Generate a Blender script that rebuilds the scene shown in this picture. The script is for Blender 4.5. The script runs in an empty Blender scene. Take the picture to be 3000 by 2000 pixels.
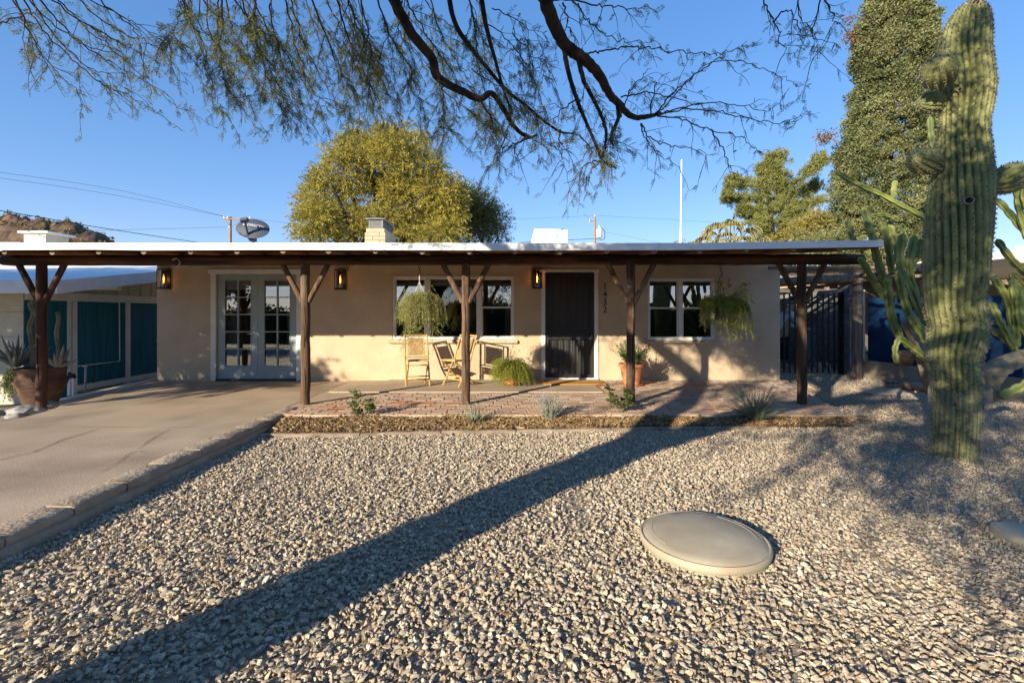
import bpy, bmesh, math, random
import numpy as np
from mathutils import Vector, Matrix

R = random.Random(11)
rng = np.random.default_rng(11)
SC = bpy.context.scene
COL = SC.collection
PI = math.pi

# ------------------------------------------------------------------ camera, sky, sun, exposure
HC = 1.287                       # camera height above the porch slab (z = 0)
FPX = 1400.0                     # focal length in photo pixels (photo 3000 x 2000, horizon at y 920)
cam_d = bpy.data.cameras.new('camera')
cam_d.sensor_width = 36.0
cam_d.lens = FPX / 3000 * 36
cam_d.shift_y = -80 / 3000
cam_d.clip_start = 0.05
cam_d.clip_end = 3000
cam = bpy.data.objects.new('camera', cam_d)
cam.location = (0, 0, HC)
cam.rotation_euler = (PI / 2, 0, 0)
COL.objects.link(cam)
SC.camera = cam

SUN = Vector((0.83, 1.0, -0.385)).normalized()      # direction the light travels
EL = math.asin(-SUN.z)
SKYK = (1.58, 1.38, 1.60)      # colour balance of the clear desert sky
world = bpy.data.worlds.new('World')
SC.world = world
world.use_nodes = True
wn = world.node_tree.nodes
bg = wn['Background']
sky = wn.new('ShaderNodeTexSky')
sky.sky_type = 'NISHITA'
sky.sun_disc = False
sky.sun_elevation = EL
sky.sun_rotation = math.atan2(-SUN.x, -SUN.y)
sky.altitude = 800
sky.air_density = 1.0
sky.dust_density = 0.0
sky.ozone_density = 3.0
gam = wn.new('ShaderNodeGamma'); gam.inputs[1].default_value = 0.58
hsv = wn.new('ShaderNodeHueSaturation'); hsv.inputs['Saturation'].default_value = 1.54
mul = wn.new('ShaderNodeMix'); mul.data_type = 'RGBA'; mul.blend_type = 'MULTIPLY'; mul.inputs[0].default_value = 1.0
mul.inputs[7].default_value = (SKYK[0], SKYK[1], SKYK[2], 1)
for a_, b_ in ((sky.outputs[0], gam.inputs[0]), (gam.outputs[0], hsv.inputs['Color']), (hsv.outputs[0], mul.inputs[6]), (mul.outputs[2], bg.inputs[0])):
    world.node_tree.links.new(a_, b_)
bg.inputs[1].default_value = 0.118

sun_d = bpy.data.lights.new('sun', 'SUN')
sun_d.energy = 4.4
sun_d.angle = math.radians(0.53)
sun_d.color = (1.0, 0.865, 0.66)
sun = bpy.data.objects.new('sun', sun_d)
sun.rotation_euler = SUN.to_track_quat('-Z', 'Y').to_euler()
COL.objects.link(sun)

SC.view_settings.view_transform = 'Standard'
SC.view_settings.look = 'None'
SC.view_settings.exposure = 1.14
SC.view_settings.gamma = 1.0
SC.view_settings.use_curve_mapping = False

# ------------------------------------------------------------------ helpers
def at(px, py, d):
    """photo pixel + distance -> point of the place"""
    return Vector(((px - 1500) * d / FPX, d, HC + (920 - py) * d / FPX))

def gx(px, d): return (px - 1500) * d / FPX

def cyl(l, r, d):
    """photo columns of an upright cylinder's two edges + depth of its axis -> axis x, true radius (wide lens stretches it off axis)"""
    a, b = math.atan((l - 1500) / FPX), math.atan((r - 1500) / FPX)
    th, al = (a + b) / 2, (b - a) / 2
    return d * math.tan(th), d / math.cos(th) * math.sin(al)

class MB:
    def __init__(s): s.v = []; s.f = []; s.n = 0
    def add(s, vs, fs):
        s.v.extend([tuple(p) for p in vs])
        k = s.n
        s.f.extend([tuple(i + k for i in f) for f in fs])
        s.n += len(vs)
        return s
    def box(s, a, b):
        x0, y0, z0 = a; x1, y1, z1 = b
        vs = [(x0, y0, z0), (x1, y0, z0), (x1, y1, z0), (x0, y1, z0), (x0, y0, z1), (x1, y0, z1), (x1, y1, z1), (x0, y1, z1)]
        return s.add(vs, [(3, 2, 1, 0), (4, 5, 6, 7), (0, 1, 5, 4), (1, 2, 6, 5), (2, 3, 7, 6), (3, 0, 4, 7)])
    def bevbox(s, a, b, e):
        x0, y0, z0 = a; x1, y1, z1 = b
        vs = []
        def ring(z, i):
            return [(x0 + i, y0 + i, z), (x1 - i, y0 + i, z), (x1 - i, y1 - i, z), (x0 + i, y1 - i, z)]
        for z, i in ((z0, e), (z0 + e, 0), (z1 - e, 0), (z1, e)): vs += ring(z, i)
        fs = [(3, 2, 1, 0), (12, 13, 14, 15)]
        for k in range(3):
            for j in range(4):
                a_ = k * 4 + j; b_ = k * 4 + (j + 1) % 4
                fs.append((a_, b_, b_ + 4, a_ + 4))
        return s.add(vs, fs)
    def obox(s, c, ax, ay, az):
        """box from centre and three half-axis vectors"""
        c, ax, ay, az = map(Vector, (c, ax, ay, az))
        vs = [c + ax * i + ay * j + az * k for k in (-1, 1) for j in (-1, 1) for i in (-1, 1)]
        return s.add(vs, [(0, 2, 3, 1), (4, 5, 7, 6), (0, 1, 5, 4), (1, 3, 7, 5), (3, 2, 6, 7), (2, 0, 4, 6)])
    def tube(s, P, r, n=8, caps=True, wob=0.0, star=0.0, ribs=0):
        P = [Vector(p) for p in P]
        m = len(P)
        if not hasattr(r, '__len__'): r = [r] * m
        T = []
        for i in range(m):
            t = P[min(i + 1, m - 1)] - P[max(i - 1, 0)]
            T.append(t.normalized() if t.length > 1e-9 else Vector((0, 0, 1)))
        u = T[0].orthogonal().normalized()
        vs = []
        for i in range(m):
            u = (u - T[i] * u.dot(T[i]))
            u = u.normalized() if u.length > 1e-6 else T[i].orthogonal().normalized()
            w = T[i].cross(u)
            for k in range(n):
                a = 2 * PI * k / n
                rr = r[i] * (1 + (R.uniform(-wob, wob) if wob else 0))
                if ribs:
                    rr *= 1 - star * (0.5 - 0.5 * math.cos(ribs * a))
                vs.append(P[i] + (u * math.cos(a) + w * math.sin(a)) * rr)
        fs = []
        for i in range(m - 1):
            for k in range(n):
                a = i * n + k; b = i * n + (k + 1) % n
                fs.append((a, b, b + n, a + n))
        if caps:
            fs.append(tuple(range(n - 1, -1, -1)))
            fs.append(tuple(range((m - 1) * n, m * n)))
        return s.add(vs, fs)
    def lathe(s, prof, c=(0, 0, 0), n=24, caps=True):
        vs = []; fs = []
        for (rad, z) in prof:
            for k in range(n):
                a = 2 * PI * k / n
                vs.append((c[0] + rad * math.cos(a), c[1] + rad * math.sin(a), c[2] + z))
        m = len(prof)
        for i in range(m - 1):
            for k in range(n):
                a = i * n + k; b = i * n + (k + 1) % n
                fs.append((a, b, b + n, a + n))
        if caps:
            fs.append(tuple(range(n - 1, -1, -1)))
            fs.append(tuple(range((m - 1) * n, m * n)))
        return s.add(vs, fs)
    def mesh(s, name, mat, smooth=None):
        me = bpy.data.meshes.new(name)
        me.from_pydata(s.v, [], s.f)
        if smooth is not None:
            me.polygons.foreach_set('use_smooth', [True] * len(me.polygons))
            me.set_sharp_from_angle(angle=math.radians(smooth))
        if mat: me.materials.append(mat)
        me.update()
        return me

def place(o, parent):
    COL.objects.link(o)
    if parent is not None:
        o.parent = parent
        if parent.type == 'EMPTY' and not parent.get('_local'):
            o.matrix_parent_inverse = Matrix.Translation(-parent.location)
    return o

def build(mb, name, mat, parent=None, smooth=None, label=None, cat=None, group=None, kind=None):
    o = bpy.data.objects.new(name, mb.mesh(name, mat, smooth))
    place(o, parent)
    return tag(o, label, cat, group, kind)

def tag(o, label=None, cat=None, group=None, kind=None):
    if label: o['label'] = label
    if cat: o['category'] = cat
    if group: o['group'] = group
    if kind: o['kind'] = kind
    return o

def thing(name, label, cat, loc=(0, 0, 0), group=None, rotz=0.0, local=False):
    o = bpy.data.objects.new(name, None)
    o.empty_display_size = 0.1
    o.location = loc
    o.rotation_euler = (0, 0, rotz)
    if local: o['_local'] = 1
    COL.objects.link(o)
    return tag(o, label, cat, group)

def copy_tree(o, parent=None):
    c = o.copy(); COL.objects.link(c)
    if parent is not None: c.parent = parent
    for ch in list(o.children): copy_tree(ch, c)
    return c

def quads_obj(name, Q, mat, parent=None, var=None, smooth=False, **kw):
    """Q: (N,4,3) numpy quads -> one mesh; var: per-quad float stored as attribute 'var'"""
    Q = np.asarray(Q, dtype=np.float32)
    n = len(Q)
    me = bpy.data.meshes.new(name)
    me.vertices.add(n * 4); me.loops.add(n * 4); me.polygons.add(n)
    me.vertices.foreach_set('co', Q.reshape(-1))
    me.loops.foreach_set('vertex_index', np.arange(n * 4, dtype=np.int32))
    me.polygons.foreach_set('loop_start', np.arange(0, n * 4, 4, dtype=np.int32))
    me.polygons.foreach_set('loop_total', np.full(n, 4, dtype=np.int32))
    if var is not None:
        at_ = me.attributes.new('var', 'FLOAT', 'POINT')
        at_.data.foreach_set('value', np.repeat(np.asarray(var, dtype=np.float32), 4))
    me.materials.append(mat)
    me.update(calc_edges=True)
    o = bpy.data.objects.new(name, me)
    place(o, parent)
    return tag(o, **kw)

def unit(a): return a / np.maximum(np.linalg.norm(a, axis=-1, keepdims=True), 1e-9)

def rand_dirs(n):
    return unit(rng.normal(size=(n, 3)))

def leaf_quads(P, D, L, W, taper=0.6):
    """leaf blades: start P, direction D, length L, width W; random roll; kite-ish quads"""
    n = len(P)
    D = unit(D)
    S = unit(np.cross(D, rand_dirs(n)))
    L = np.broadcast_to(np.asarray(L, float).reshape(-1, 1) if np.ndim(L) else np.full((n, 1), L), (n, 1))
    W = np.broadcast_to(np.asarray(W, float).reshape(-1, 1) if np.ndim(W) else np.full((n, 1), W), (n, 1))
    m = P + D * L * 0.5
    return np.stack([P, m + S * W * 0.5, P + D * L, m - S * W * 0.5], axis=1)

def tube_q(P, r, n=4):
    """thin tube as loose quads (m-1)*n"""
    P = np.asarray(P, float); m = len(P)
    r = np.broadcast_to(np.asarray(r, float), (m,))
    T = unit(np.gradient(P, axis=0))
    u = np.cross(T, np.array([0.31, 0.17, 0.93])); u = unit(u)
    w = np.cross(T, u)
    a = np.arange(n) * 2 * PI / n
    ring = P[:, None, :] + (u[:, None, :] * np.cos(a)[None, :, None] + w[:, None, :] * np.sin(a)[None, :, None]) * r[:, None, None]
    nx = np.roll(ring, -1, axis=1)
    return np.stack([ring[:-1], nx[:-1], nx[1:], ring[1:]], axis=2).reshape(-1, 4, 3)

def spline(P, k=6):
    """Catmull-Rom through the points"""
    P = np.asarray([tuple(p) for p in P], float)
    Q = np.vstack([2 * P[0] - P[1], P, 2 * P[-1] - P[-2]])
    out = []
    for i in range(1, len(Q) - 2):
        for j in range(k):
            t = j / k
            a, b, c, d = Q[i - 1], Q[i], Q[i + 1], Q[i + 2]
            out.append(0.5 * ((2 * b) + (-a + c) * t + (2 * a - 5 * b + 4 * c - d) * t * t + (-a + 3 * b - 3 * c + d) * t ** 3))
    out.append(P[-1])
    return np.array(out)

def scatter(name, pts, rot, scl, idx, sources, **kw):
    """one object of many pieces (geometry nodes)"""
    me = bpy.data.meshes.new(name)
    n = len(pts)
    me.vertices.add(n)
    me.vertices.foreach_set('co', np.asarray(pts, np.float32).reshape(-1))
    a = me.attributes.new('rot', 'FLOAT_VECTOR', 'POINT'); a.data.foreach_set('vector', np.asarray(rot, np.float32).reshape(-1))
    a = me.attributes.new('scl', 'FLOAT_VECTOR', 'POINT'); a.data.foreach_set('vector', np.asarray(scl, np.float32).reshape(-1))
    a = me.attributes.new('idx', 'INT', 'POINT'); a.data.foreach_set('value', np.asarray(idx, np.int32))
    o = bpy.data.objects.new(name, me)
    COL.objects.link(o)
    c = bpy.data.collections.new(name + '_pieces')
    for s in sources: c.objects.link(s)
    ng = bpy.data.node_groups.new(name + '_nodes', 'GeometryNodeTree')
    ng.interface.new_socket('Geometry', in_out='INPUT', socket_type='NodeSocketGeometry')
    ng.interface.new_socket('Geometry', in_out='OUTPUT', socket_type='NodeSocketGeometry')
    N = ng.nodes; K = ng.links
    gi = N.new('NodeGroupInput'); go = N.new('NodeGroupOutput')
    ip = N.new('GeometryNodeInstanceOnPoints')
    ci = N.new('GeometryNodeCollectionInfo'); ci.inputs['Collection'].default_value = c
    ci.inputs['Separate Children'].default_value = True; ci.inputs['Reset Children'].default_value = True
    def attr(nm, dt):
        q = N.new('GeometryNodeInputNamedAttribute'); q.data_type = dt; q.inputs['Name'].default_value = nm
        return [s for s in q.outputs if s.enabled and s.name == 'Attribute'][0]
    er = N.new('FunctionNodeEulerToRotation')
    K.new(attr('rot', 'FLOAT_VECTOR'), er.inputs[0])
    K.new(gi.outputs[0], ip.inputs['Points'])
    K.new(ci.outputs[0], ip.inputs['Instance'])
    ip.inputs['Pick Instance'].default_value = True
    K.new(attr('idx', 'INT'), ip.inputs['Instance Index'])
    K.new(er.outputs[0], ip.inputs['Rotation'])
    K.new(attr('scl', 'FLOAT_VECTOR'), ip.inputs['Scale'])
    K.new(ip.outputs[0], go.inputs[0])
    md = o.modifiers.new('scatter', 'NODES'); md.node_group = ng
    return tag(o, **kw)

# ------------------------------------------------------------------ materials
def srgb(r, g, b):
    f = lambda c: (c / 255 / 12.92) if c / 255 <= 0.04045 else ((c / 255 + 0.055) / 1.055) ** 2.4
    return (f(r), f(g), f(b), 1)

def mat(name, c1, c2=None, scale=6.0, rough=0.85, bump=0.0, bscale=40.0, stretch=(1, 1, 1), rand=0.0, metal=0.0,
        spec=0.3, ramp=(0.35, 0.65), var=False, transl=0.0, detail=5.0, hue=0.0, coat=0.0, c3=None, scale3=1.0, bdist=0.01):
    m = bpy.data.materials.new(name); m.use_nodes = True
    N = m.node_tree.nodes; K = m.node_tree.links
    b = N['Principled BSDF']
    b.inputs['Roughness'].default_value = rough
    b.inputs['Metallic'].default_value = metal
    b.inputs['Specular IOR Level'].default_value = spec
    b.inputs['Coat Weight'].default_value = coat
    c1 = tuple(c1)[:3] + (1,); c2 = tuple(c2)[:3] + (1,) if c2 else c1
    tc = N.new('ShaderNodeTexCoord'); mp = N.new('ShaderNodeMapping'); mp.inputs['Scale'].default_value = stretch
    oi = N.new('ShaderNodeObjectInfo')
    va = N.new('ShaderNodeVectorMath'); va.operation = 'ADD'
    vm = N.new('ShaderNodeVectorMath'); vm.operation = 'SCALE'; vm.inputs[0].default_value = (17.1, 5.3, 11.7)
    K.new(oi.outputs['Random'], vm.inputs['Scale'])
    K.new(tc.outputs['Object'], va.inputs[0]); K.new(vm.outputs[0], va.inputs[1])
    K.new(va.outputs[0], mp.inputs[0])
    no = N.new('ShaderNodeTexNoise'); no.inputs['Scale'].default_value = scale; no.inputs['Detail'].default_value = detail
    K.new(mp.outputs[0], no.inputs['Vector'])
    cr = N.new('ShaderNodeValToRGB')
    cr.color_ramp.elements[0].position = ramp[0]; cr.color_ramp.elements[0].color = c1
    cr.color_ramp.elements[1].position = ramp[1]; cr.color_ramp.elements[1].color = c2
    if var:
        a = N.new('ShaderNodeAttribute'); a.attribute_name = 'var'
        K.new(a.outputs['Fac'], cr.inputs[0])
    else:
        K.new(no.outputs['Fac'], cr.inputs[0])
    col = cr.outputs[0]
    if c3:
        n3 = N.new('ShaderNodeTexNoise'); n3.inputs['Scale'].default_value = scale3; n3.inputs['Detail'].default_value = 6
        K.new(va.outputs[0], n3.inputs['Vector'])
        r3 = N.new('ShaderNodeMapRange'); r3.inputs[1].default_value = 0.52; r3.inputs[2].default_value = 0.72
        r3.inputs[4].default_value = 0.75
        K.new(n3.outputs['Fac'], r3.inputs[0])
        mx = N.new('ShaderNodeMix'); mx.data_type = 'RGBA'
        K.new(r3.outputs[0], mx.inputs['Factor']); K.new(col, mx.inputs[6]); mx.inputs[7].default_value = tuple(c3)[:3] + (1,)
        col = mx.outputs[2]
    if rand or hue:
        hs = N.new('ShaderNodeHueSaturation')
        mr = N.new('ShaderNodeMapRange'); mr.inputs[3].default_value = 1 - rand; mr.inputs[4].default_value = 1 + rand
        K.new(oi.outputs['Random'], mr.inputs[0]); K.new(mr.outputs[0], hs.inputs['Value'])
        K.new(col, hs.inputs['Color'])
        if hue:
            mh = N.new('ShaderNodeMath'); mh.operation = 'MULTIPLY'; mh.inputs[1].default_value = 7.31
            fr = N.new('ShaderNodeMath'); fr.operation = 'FRACT'
            K.new(oi.outputs['Random'], mh.inputs[0]); K.new(mh.outputs[0], fr.inputs[0])
            m2 = N.new('ShaderNodeMapRange'); m2.inputs[3].default_value = 0.5 - hue; m2.inputs[4].default_value = 0.5 + hue
            K.new(fr.outputs[0], m2.inputs[0]); K.new(m2.outputs[0], hs.inputs['Hue'])
        col = hs.outputs[0]
    K.new(col, b.inputs['Base Color'])
    if bump:
        nb = N.new('ShaderNodeTexNoise'); nb.inputs['Scale'].default_value = bscale; nb.inputs['Detail'].default_value = 6
        K.new(mp.outputs[0], nb.inputs['Vector'])
        bu = N.new('ShaderNodeBump'); bu.inputs['Strength'].default_value = bump; bu.inputs['Distance'].default_value = bdist
        K.new(nb.outputs['Fac'], bu.inputs['Height']); K.new(bu.outputs[0], b.inputs['Normal'])
    if transl:
        tr = N.new('ShaderNodeBsdfTranslucent'); K.new(col, tr.inputs[0])
        ms = N.new('ShaderNodeMixShader'); ms.inputs[0].default_value = transl
        K.new(b.outputs[0], ms.inputs[1]); K.new(tr.outputs[0], ms.inputs[2])
        K.new(ms.outputs[0], N['Material Output'].inputs[0])
    return m

def ramp_random(name, cols, rough=0.9, nscale=60, namt=0.35, bump=0.3, bscale=120):
    """colour picked per piece from a list, with grain"""
    m = bpy.data.materials.new(name); m.use_nodes = True
    N = m.node_tree.nodes; K = m.node_tree.links; b = N['Principled BSDF']
    b.inputs['Roughness'].default_value = rough; b.inputs['Specular IOR Level'].default_value = 0.25
    oi = N.new('ShaderNodeObjectInfo'); cr = N.new('ShaderNodeValToRGB'); cr.color_ramp.interpolation = 'LINEAR'
    e = cr.color_ramp.elements
    e[0].position = 0; e[0].color = tuple(cols[0])[:3] + (1,); e[1].position = 1; e[1].color = tuple(cols[-1])[:3] + (1,)
    for i, c in enumerate(cols[1:-1], 1):
        q = e.new(i / (len(cols) - 1)); q.color = tuple(c)[:3] + (1,)
    K.new(oi.outputs['Random'], cr.inputs[0])
    tc = N.new('ShaderNodeTexCoord')
    no = N.new('ShaderNodeTexNoise'); no.inputs['Scale'].default_value = nscale; no.inputs['Detail'].default_value = 4
    K.new(tc.outputs['Object'], no.inputs['Vector'])
    mr = N.new('ShaderNodeMapRange'); mr.inputs[1].default_value = 0.3; mr.inputs[2].default_value = 0.7
    mr.inputs[3].default_value = 1 - namt; mr.inputs[4].default_value = 1 + namt * 0.5
    K.new(no.outputs['Fac'], mr.inputs[0])
    hs = N.new('ShaderNodeHueSaturation'); K.new(cr.outputs[0], hs.inputs['Color']); K.new(mr.outputs[0], hs.inputs['Value'])
    K.new(hs.outputs[0], b.inputs['Base Color'])
    if bump:
        nb = N.new('ShaderNodeTexNoise'); nb.inputs['Scale'].default_value = bscale; nb.inputs['Detail'].default_value = 4
        K.new(tc.outputs['Object'], nb.inputs['Vector'])
        bu = N.new('ShaderNodeBump'); bu.inputs['Strength'].default_value = bump; bu.inputs['Distance'].default_value = 0.004
        K.new(nb.outputs['Fac'], bu.inputs['Height']); K.new(bu.outputs[0], b.inputs['Normal'])
    return m

def glass_mat(name, refl=0.22, tint=(0.82, 0.88, 0.9)):
    m = bpy.data.materials.new(name); m.use_nodes = True
    N = m.node_tree.nodes; K = m.node_tree.links
    for n in list(N):
        if n.type == 'BSDF_PRINCIPLED': N.remove(n)
    t = N.new('ShaderNodeBsdfTransparent'); t.inputs[0].default_value = tint + (1,)
    g = N.new('ShaderNodeBsdfGlossy'); g.inputs['Roughness'].default_value = 0.015
    lw = N.new('ShaderNodeLayerWeight'); lw.inputs[0].default_value = 0.3
    mr = N.new('ShaderNodeMapRange'); mr.inputs[3].default_value = refl; mr.inputs[4].default_value = 0.9
    K.new(lw.outputs['Fresnel'], mr.inputs[0])
    tc = N.new('ShaderNodeTexCoord'); no = N.new('ShaderNodeTexNoise'); no.inputs['Scale'].default_value = 1.4; no.inputs['Detail'].default_value = 1
    bu = N.new('ShaderNodeBump'); bu.inputs['Strength'].default_value = 0.06; bu.inputs['Distance'].default_value = 0.02
    K.new(tc.outputs['Object'], no.inputs['Vector']); K.new(no.outputs['Fac'], bu.inputs['Height']); K.new(bu.outputs[0], g.inputs['Normal'])
    ms = N.new('ShaderNodeMixShader')
    K.new(mr.outputs[0], ms.inputs[0]); K.new(t.outputs[0], ms.inputs[1]); K.new(g.outputs[0], ms.inputs[2])
    K.new(ms.outputs[0], N['Material Output'].inputs[0])
    return m

def emit_mat(name, col, s):
    m = bpy.data.materials.new(name); m.use_nodes = True
    b = m.node_tree.nodes['Principled BSDF']
    b.inputs['Base Color'].default_value = col[:3] + (1,)
    b.inputs['Emission Color'].default_value = col[:3] + (1,); b.inputs['Emission Strength'].default_value = s
    return m

m_stucco = mat('stucco', (0.50, 0.395, 0.275), (0.56, 0.445, 0.312), 3.0, 0.92, bump=0.55, bscale=55, c3=(0.42, 0.322, 0.215), scale3=0.9, bdist=0.02)
m_trim = mat('trim_paint', (0.66, 0.64, 0.60), (0.74, 0.72, 0.68), 8, 0.6, bump=0.1, bscale=30)
m_fascia = mat('white_metal_edge', (0.70, 0.71, 0.72), (0.80, 0.80, 0.80), 5, 0.55, stretch=(0.6, 1, 4), spec=0.4)
m_roof = mat('white_roof_coating', (0.74, 0.74, 0.73), (0.82, 0.82, 0.80), 3, 0.8, bump=0.2, bscale=10)
m_log = mat('stained_log', (0.018, 0.009, 0.006), (0.15, 0.062, 0.028), 7, 0.75, bump=0.7, bscale=14, stretch=(0.12, 1.6, 1.6), rand=0.15, c3=(0.02, 0.012, 0.009), scale3=2.2, bdist=0.02)
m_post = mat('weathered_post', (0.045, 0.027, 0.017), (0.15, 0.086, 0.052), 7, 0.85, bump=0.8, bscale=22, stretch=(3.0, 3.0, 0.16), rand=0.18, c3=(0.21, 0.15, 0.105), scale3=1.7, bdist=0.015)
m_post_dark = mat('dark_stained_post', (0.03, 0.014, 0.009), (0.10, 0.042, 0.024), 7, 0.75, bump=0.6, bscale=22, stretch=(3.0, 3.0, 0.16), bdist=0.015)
m_rafter = mat('rafter_wood', (0.10, 0.045, 0.022), (0.22, 0.10, 0.045), 6, 0.8, bump=0.5, bscale=18, stretch=(2.5, 0.2, 2.5), rand=0.2)
m_endgrain = mat('cut_log_end', (0.17, 0.13, 0.09), (0.27, 0.215, 0.155), 25, 0.9, rand=0.15)
m_deck = mat('roof_board', (0.09, 0.042, 0.022), (0.17, 0.08, 0.04), 6, 0.85, stretch=(0.3, 3, 1), rand=0.2)
m_doorpaint = mat('grey_green_paint', (0.30, 0.36, 0.36), (0.35, 0.41, 0.405), 4, 0.5, bump=0.05, bscale=60)
m_black = mat('black_iron', (0.012, 0.012, 0.013), (0.022, 0.022, 0.024), 12, 0.5, spec=0.5)
m_steel = mat('brushed_metal', (0.45, 0.43, 0.38), None, metal=1.0, rough=0.35)
m_glass = glass_mat('window_glass', 0.09)
m_glass_hi = glass_mat('coated_glass', 0.30)
m_lampglass = glass_mat('smoky_lamp_glass', 0.10, (0.50, 0.40, 0.30))
m_bulb = emit_mat('lit_filament', (1.0, 0.60, 0.24, 1), 6.0)
m_bulbglass = glass_mat('amber_bulb_glass', 0.08, (0.95, 0.78, 0.5))
m_fabric = mat('linen_blind', (0.55, 0.52, 0.46), (0.65, 0.62, 0.55), 14, 0.95, stretch=(1, 1, 6))
m_curtain = mat('curtain_cloth', (0.30, 0.27, 0.24), (0.40, 0.36, 0.32), 10, 0.95)
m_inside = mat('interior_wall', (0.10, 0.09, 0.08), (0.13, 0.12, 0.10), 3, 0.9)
m_concrete = mat('driveway_concrete', (0.28, 0.215, 0.15), (0.52, 0.41, 0.29), 1.1, 0.9, bump=0.5, bscale=70, ramp=(0.3, 0.7), c3=(0.38, 0.265, 0.18), scale3=0.55, detail=9, bdist=0.006)
m_slab = mat('porch_concrete', (0.36, 0.285, 0.21), (0.44, 0.36, 0.27), 2.2, 0.9, bump=0.4, bscale=80, detail=8, bdist=0.005)
m_curb = mat('rough_curb_block', (0.29, 0.225, 0.16), (0.41, 0.33, 0.24), 5, 0.95, bump=0.6, bscale=34, rand=0.10, detail=9, bdist=0.02)
m_brick = ramp_random('worn_brick', [(0.44, 0.29, 0.20), (0.48, 0.355, 0.26), (0.42, 0.27, 0.185), (0.50, 0.385, 0.29), (0.46, 0.25, 0.15), (0.47, 0.34, 0.245), (0.53, 0.42, 0.32), (0.43, 0.275, 0.19), (0.48, 0.315, 0.215)], 0.92, 22, 0.35, 0.5, 60)
m_brick_red = mat('red_brick', (0.36, 0.155, 0.08), (0.44, 0.21, 0.11), 20, 0.92, bump=0.4, bscale=60, rand=0.15)
m_mortar = mat('sandy_joint', (0.40, 0.30, 0.21), (0.52, 0.41, 0.30), 30, 0.95, bump=0.4, bscale=90)
m_dirt = mat('desert_ground', (0.25, 0.20, 0.145), (0.34, 0.28, 0.21), 9, 0.95, bump=0.6, bscale=60, detail=9)
m_soil = mat('dark_soil', (0.06, 0.04, 0.026), (0.13, 0.09, 0.055), 40, 0.95, bump=0.8, bscale=90)
m_gravel = ramp_random('crushed_stone', [(0.269, 0.223, 0.167), (0.515, 0.425, 0.307), (0.373, 0.321, 0.249), (0.606, 0.512, 0.380), (0.326, 0.284, 0.220), (0.462, 0.347, 0.231), (0.565, 0.486, 0.367), (0.419, 0.365, 0.284), (0.712, 0.621, 0.479), (0.434, 0.295, 0.197), (0.540, 0.459, 0.344), (0.305, 0.267, 0.210)], 0.9, 45, 0.3, 0.35, 110)
m_mulch = ramp_random('bark_shred', [(0.13, 0.075, 0.035), (0.42, 0.28, 0.13), (0.22, 0.13, 0.06), (0.58, 0.43, 0.24), (0.30, 0.18, 0.08), (0.16, 0.095, 0.05), (0.50, 0.35, 0.18)], 0.9, 60, 0.3, 0.3, 120)
m_bark = mat('mesquite_bark', (0.020, 0.014, 0.011), (0.060, 0.043, 0.033), 16, 0.95, bump=1.0, bscale=26, stretch=(1, 1, 0.35), bdist=0.02)
m_twig = mat('twig_bark', (0.05, 0.034, 0.024), (0.10, 0.065, 0.045), 20, 0.9)
m_mesq_leaf = mat('mesquite_leaf', (0.075, 0.098, 0.028), (0.22, 0.225, 0.062), var=True, rough=0.6, transl=0.4, ramp=(0.0, 1.0))
m_acacia = mat('yellow_green_leaf', (0.18, 0.18, 0.035), (0.55, 0.45, 0.09), var=True, rough=0.6, transl=0.35, ramp=(0.0, 1.0))
m_acacia_mid = mat('olive_green_leaf', (0.075, 0.090, 0.024), (0.24, 0.225, 0.055), var=True, rough=0.6, transl=0.3, ramp=(0.0, 1.0))
m_acacia_dk = mat('dull_green_leaf', (0.055, 0.068, 0.022), (0.13, 0.135, 0.045), var=True, rough=0.6, transl=0.3, ramp=(0.0, 1.0))
m_cyp = mat('olive_spray_leaf', (0.065, 0.090, 0.034), (0.285, 0.295, 0.130), var=True, rough=0.65, transl=0.25, ramp=(0.0, 1.0))
m_pine = mat('pine_needle', (0.10, 0.125, 0.034), (0.36, 0.36, 0.11), var=True, rough=0.6, transl=0.25, ramp=(0.0, 1.0))
m_palm = mat('palm_leaf', (0.22, 0.21, 0.075), (0.50, 0.45, 0.21), var=True, rough=0.55, transl=0.3, ramp=(0.0, 1.0))
m_golden = mat('golden_leaf', (0.14, 0.135, 0.03), (0.38, 0.31, 0.08), var=True, rough=0.6, transl=0.3, ramp=(0.0, 1.0))
m_fern = mat('asparagus_fern_leaf', (0.15, 0.20, 0.018), (0.44, 0.45, 0.07), var=True, rough=0.6, transl=0.4, ramp=(0.0, 1.0))
m_fern_pale = mat('pale_fern_leaf', (0.18, 0.205, 0.045), (0.52, 0.50, 0.21), var=True, rough=0.6, transl=0.4, ramp=(0.0, 1.0))
m_sage = mat('silver_leaf', (0.24, 0.26, 0.19), (0.42, 0.43, 0.35), var=True, rough=0.8, transl=0.2, ramp=(0.0, 1.0))
m_purple = mat('lavender_flower', (0.22, 0.18, 0.42), (0.34, 0.29, 0.55), var=True, rough=0.8, ramp=(0, 1))
m_rose = mat('rose_leaf', (0.07, 0.12, 0.025), (0.19, 0.24, 0.075), var=True, rough=0.5, transl=0.3, ramp=(0.0, 1.0))
m_yucca = mat('blue_green_blade', (0.13, 0.17, 0.10), (0.28, 0.31, 0.20), var=True, rough=0.55, transl=0.15, ramp=(0.0, 1.0))
m_stem = mat('green_stem', (0.14, 0.15, 0.05), (0.20, 0.18, 0.08), 10, 0.8)
m_sag = mat('cactus_skin', (0.145, 0.160, 0.058), (0.300, 0.305, 0.115), 5, 0.65, bump=0.25, bscale=40, c3=(0.12, 0.155, 0.066), scale3=1.6)
m_cereus = mat('cereus_skin', (0.12, 0.155, 0.042), (0.255, 0.28, 0.085), 5, 0.5, bump=0.2, bscale=40, rand=0.15, c3=(0.10, 0.14, 0.06), scale3=3)
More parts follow.
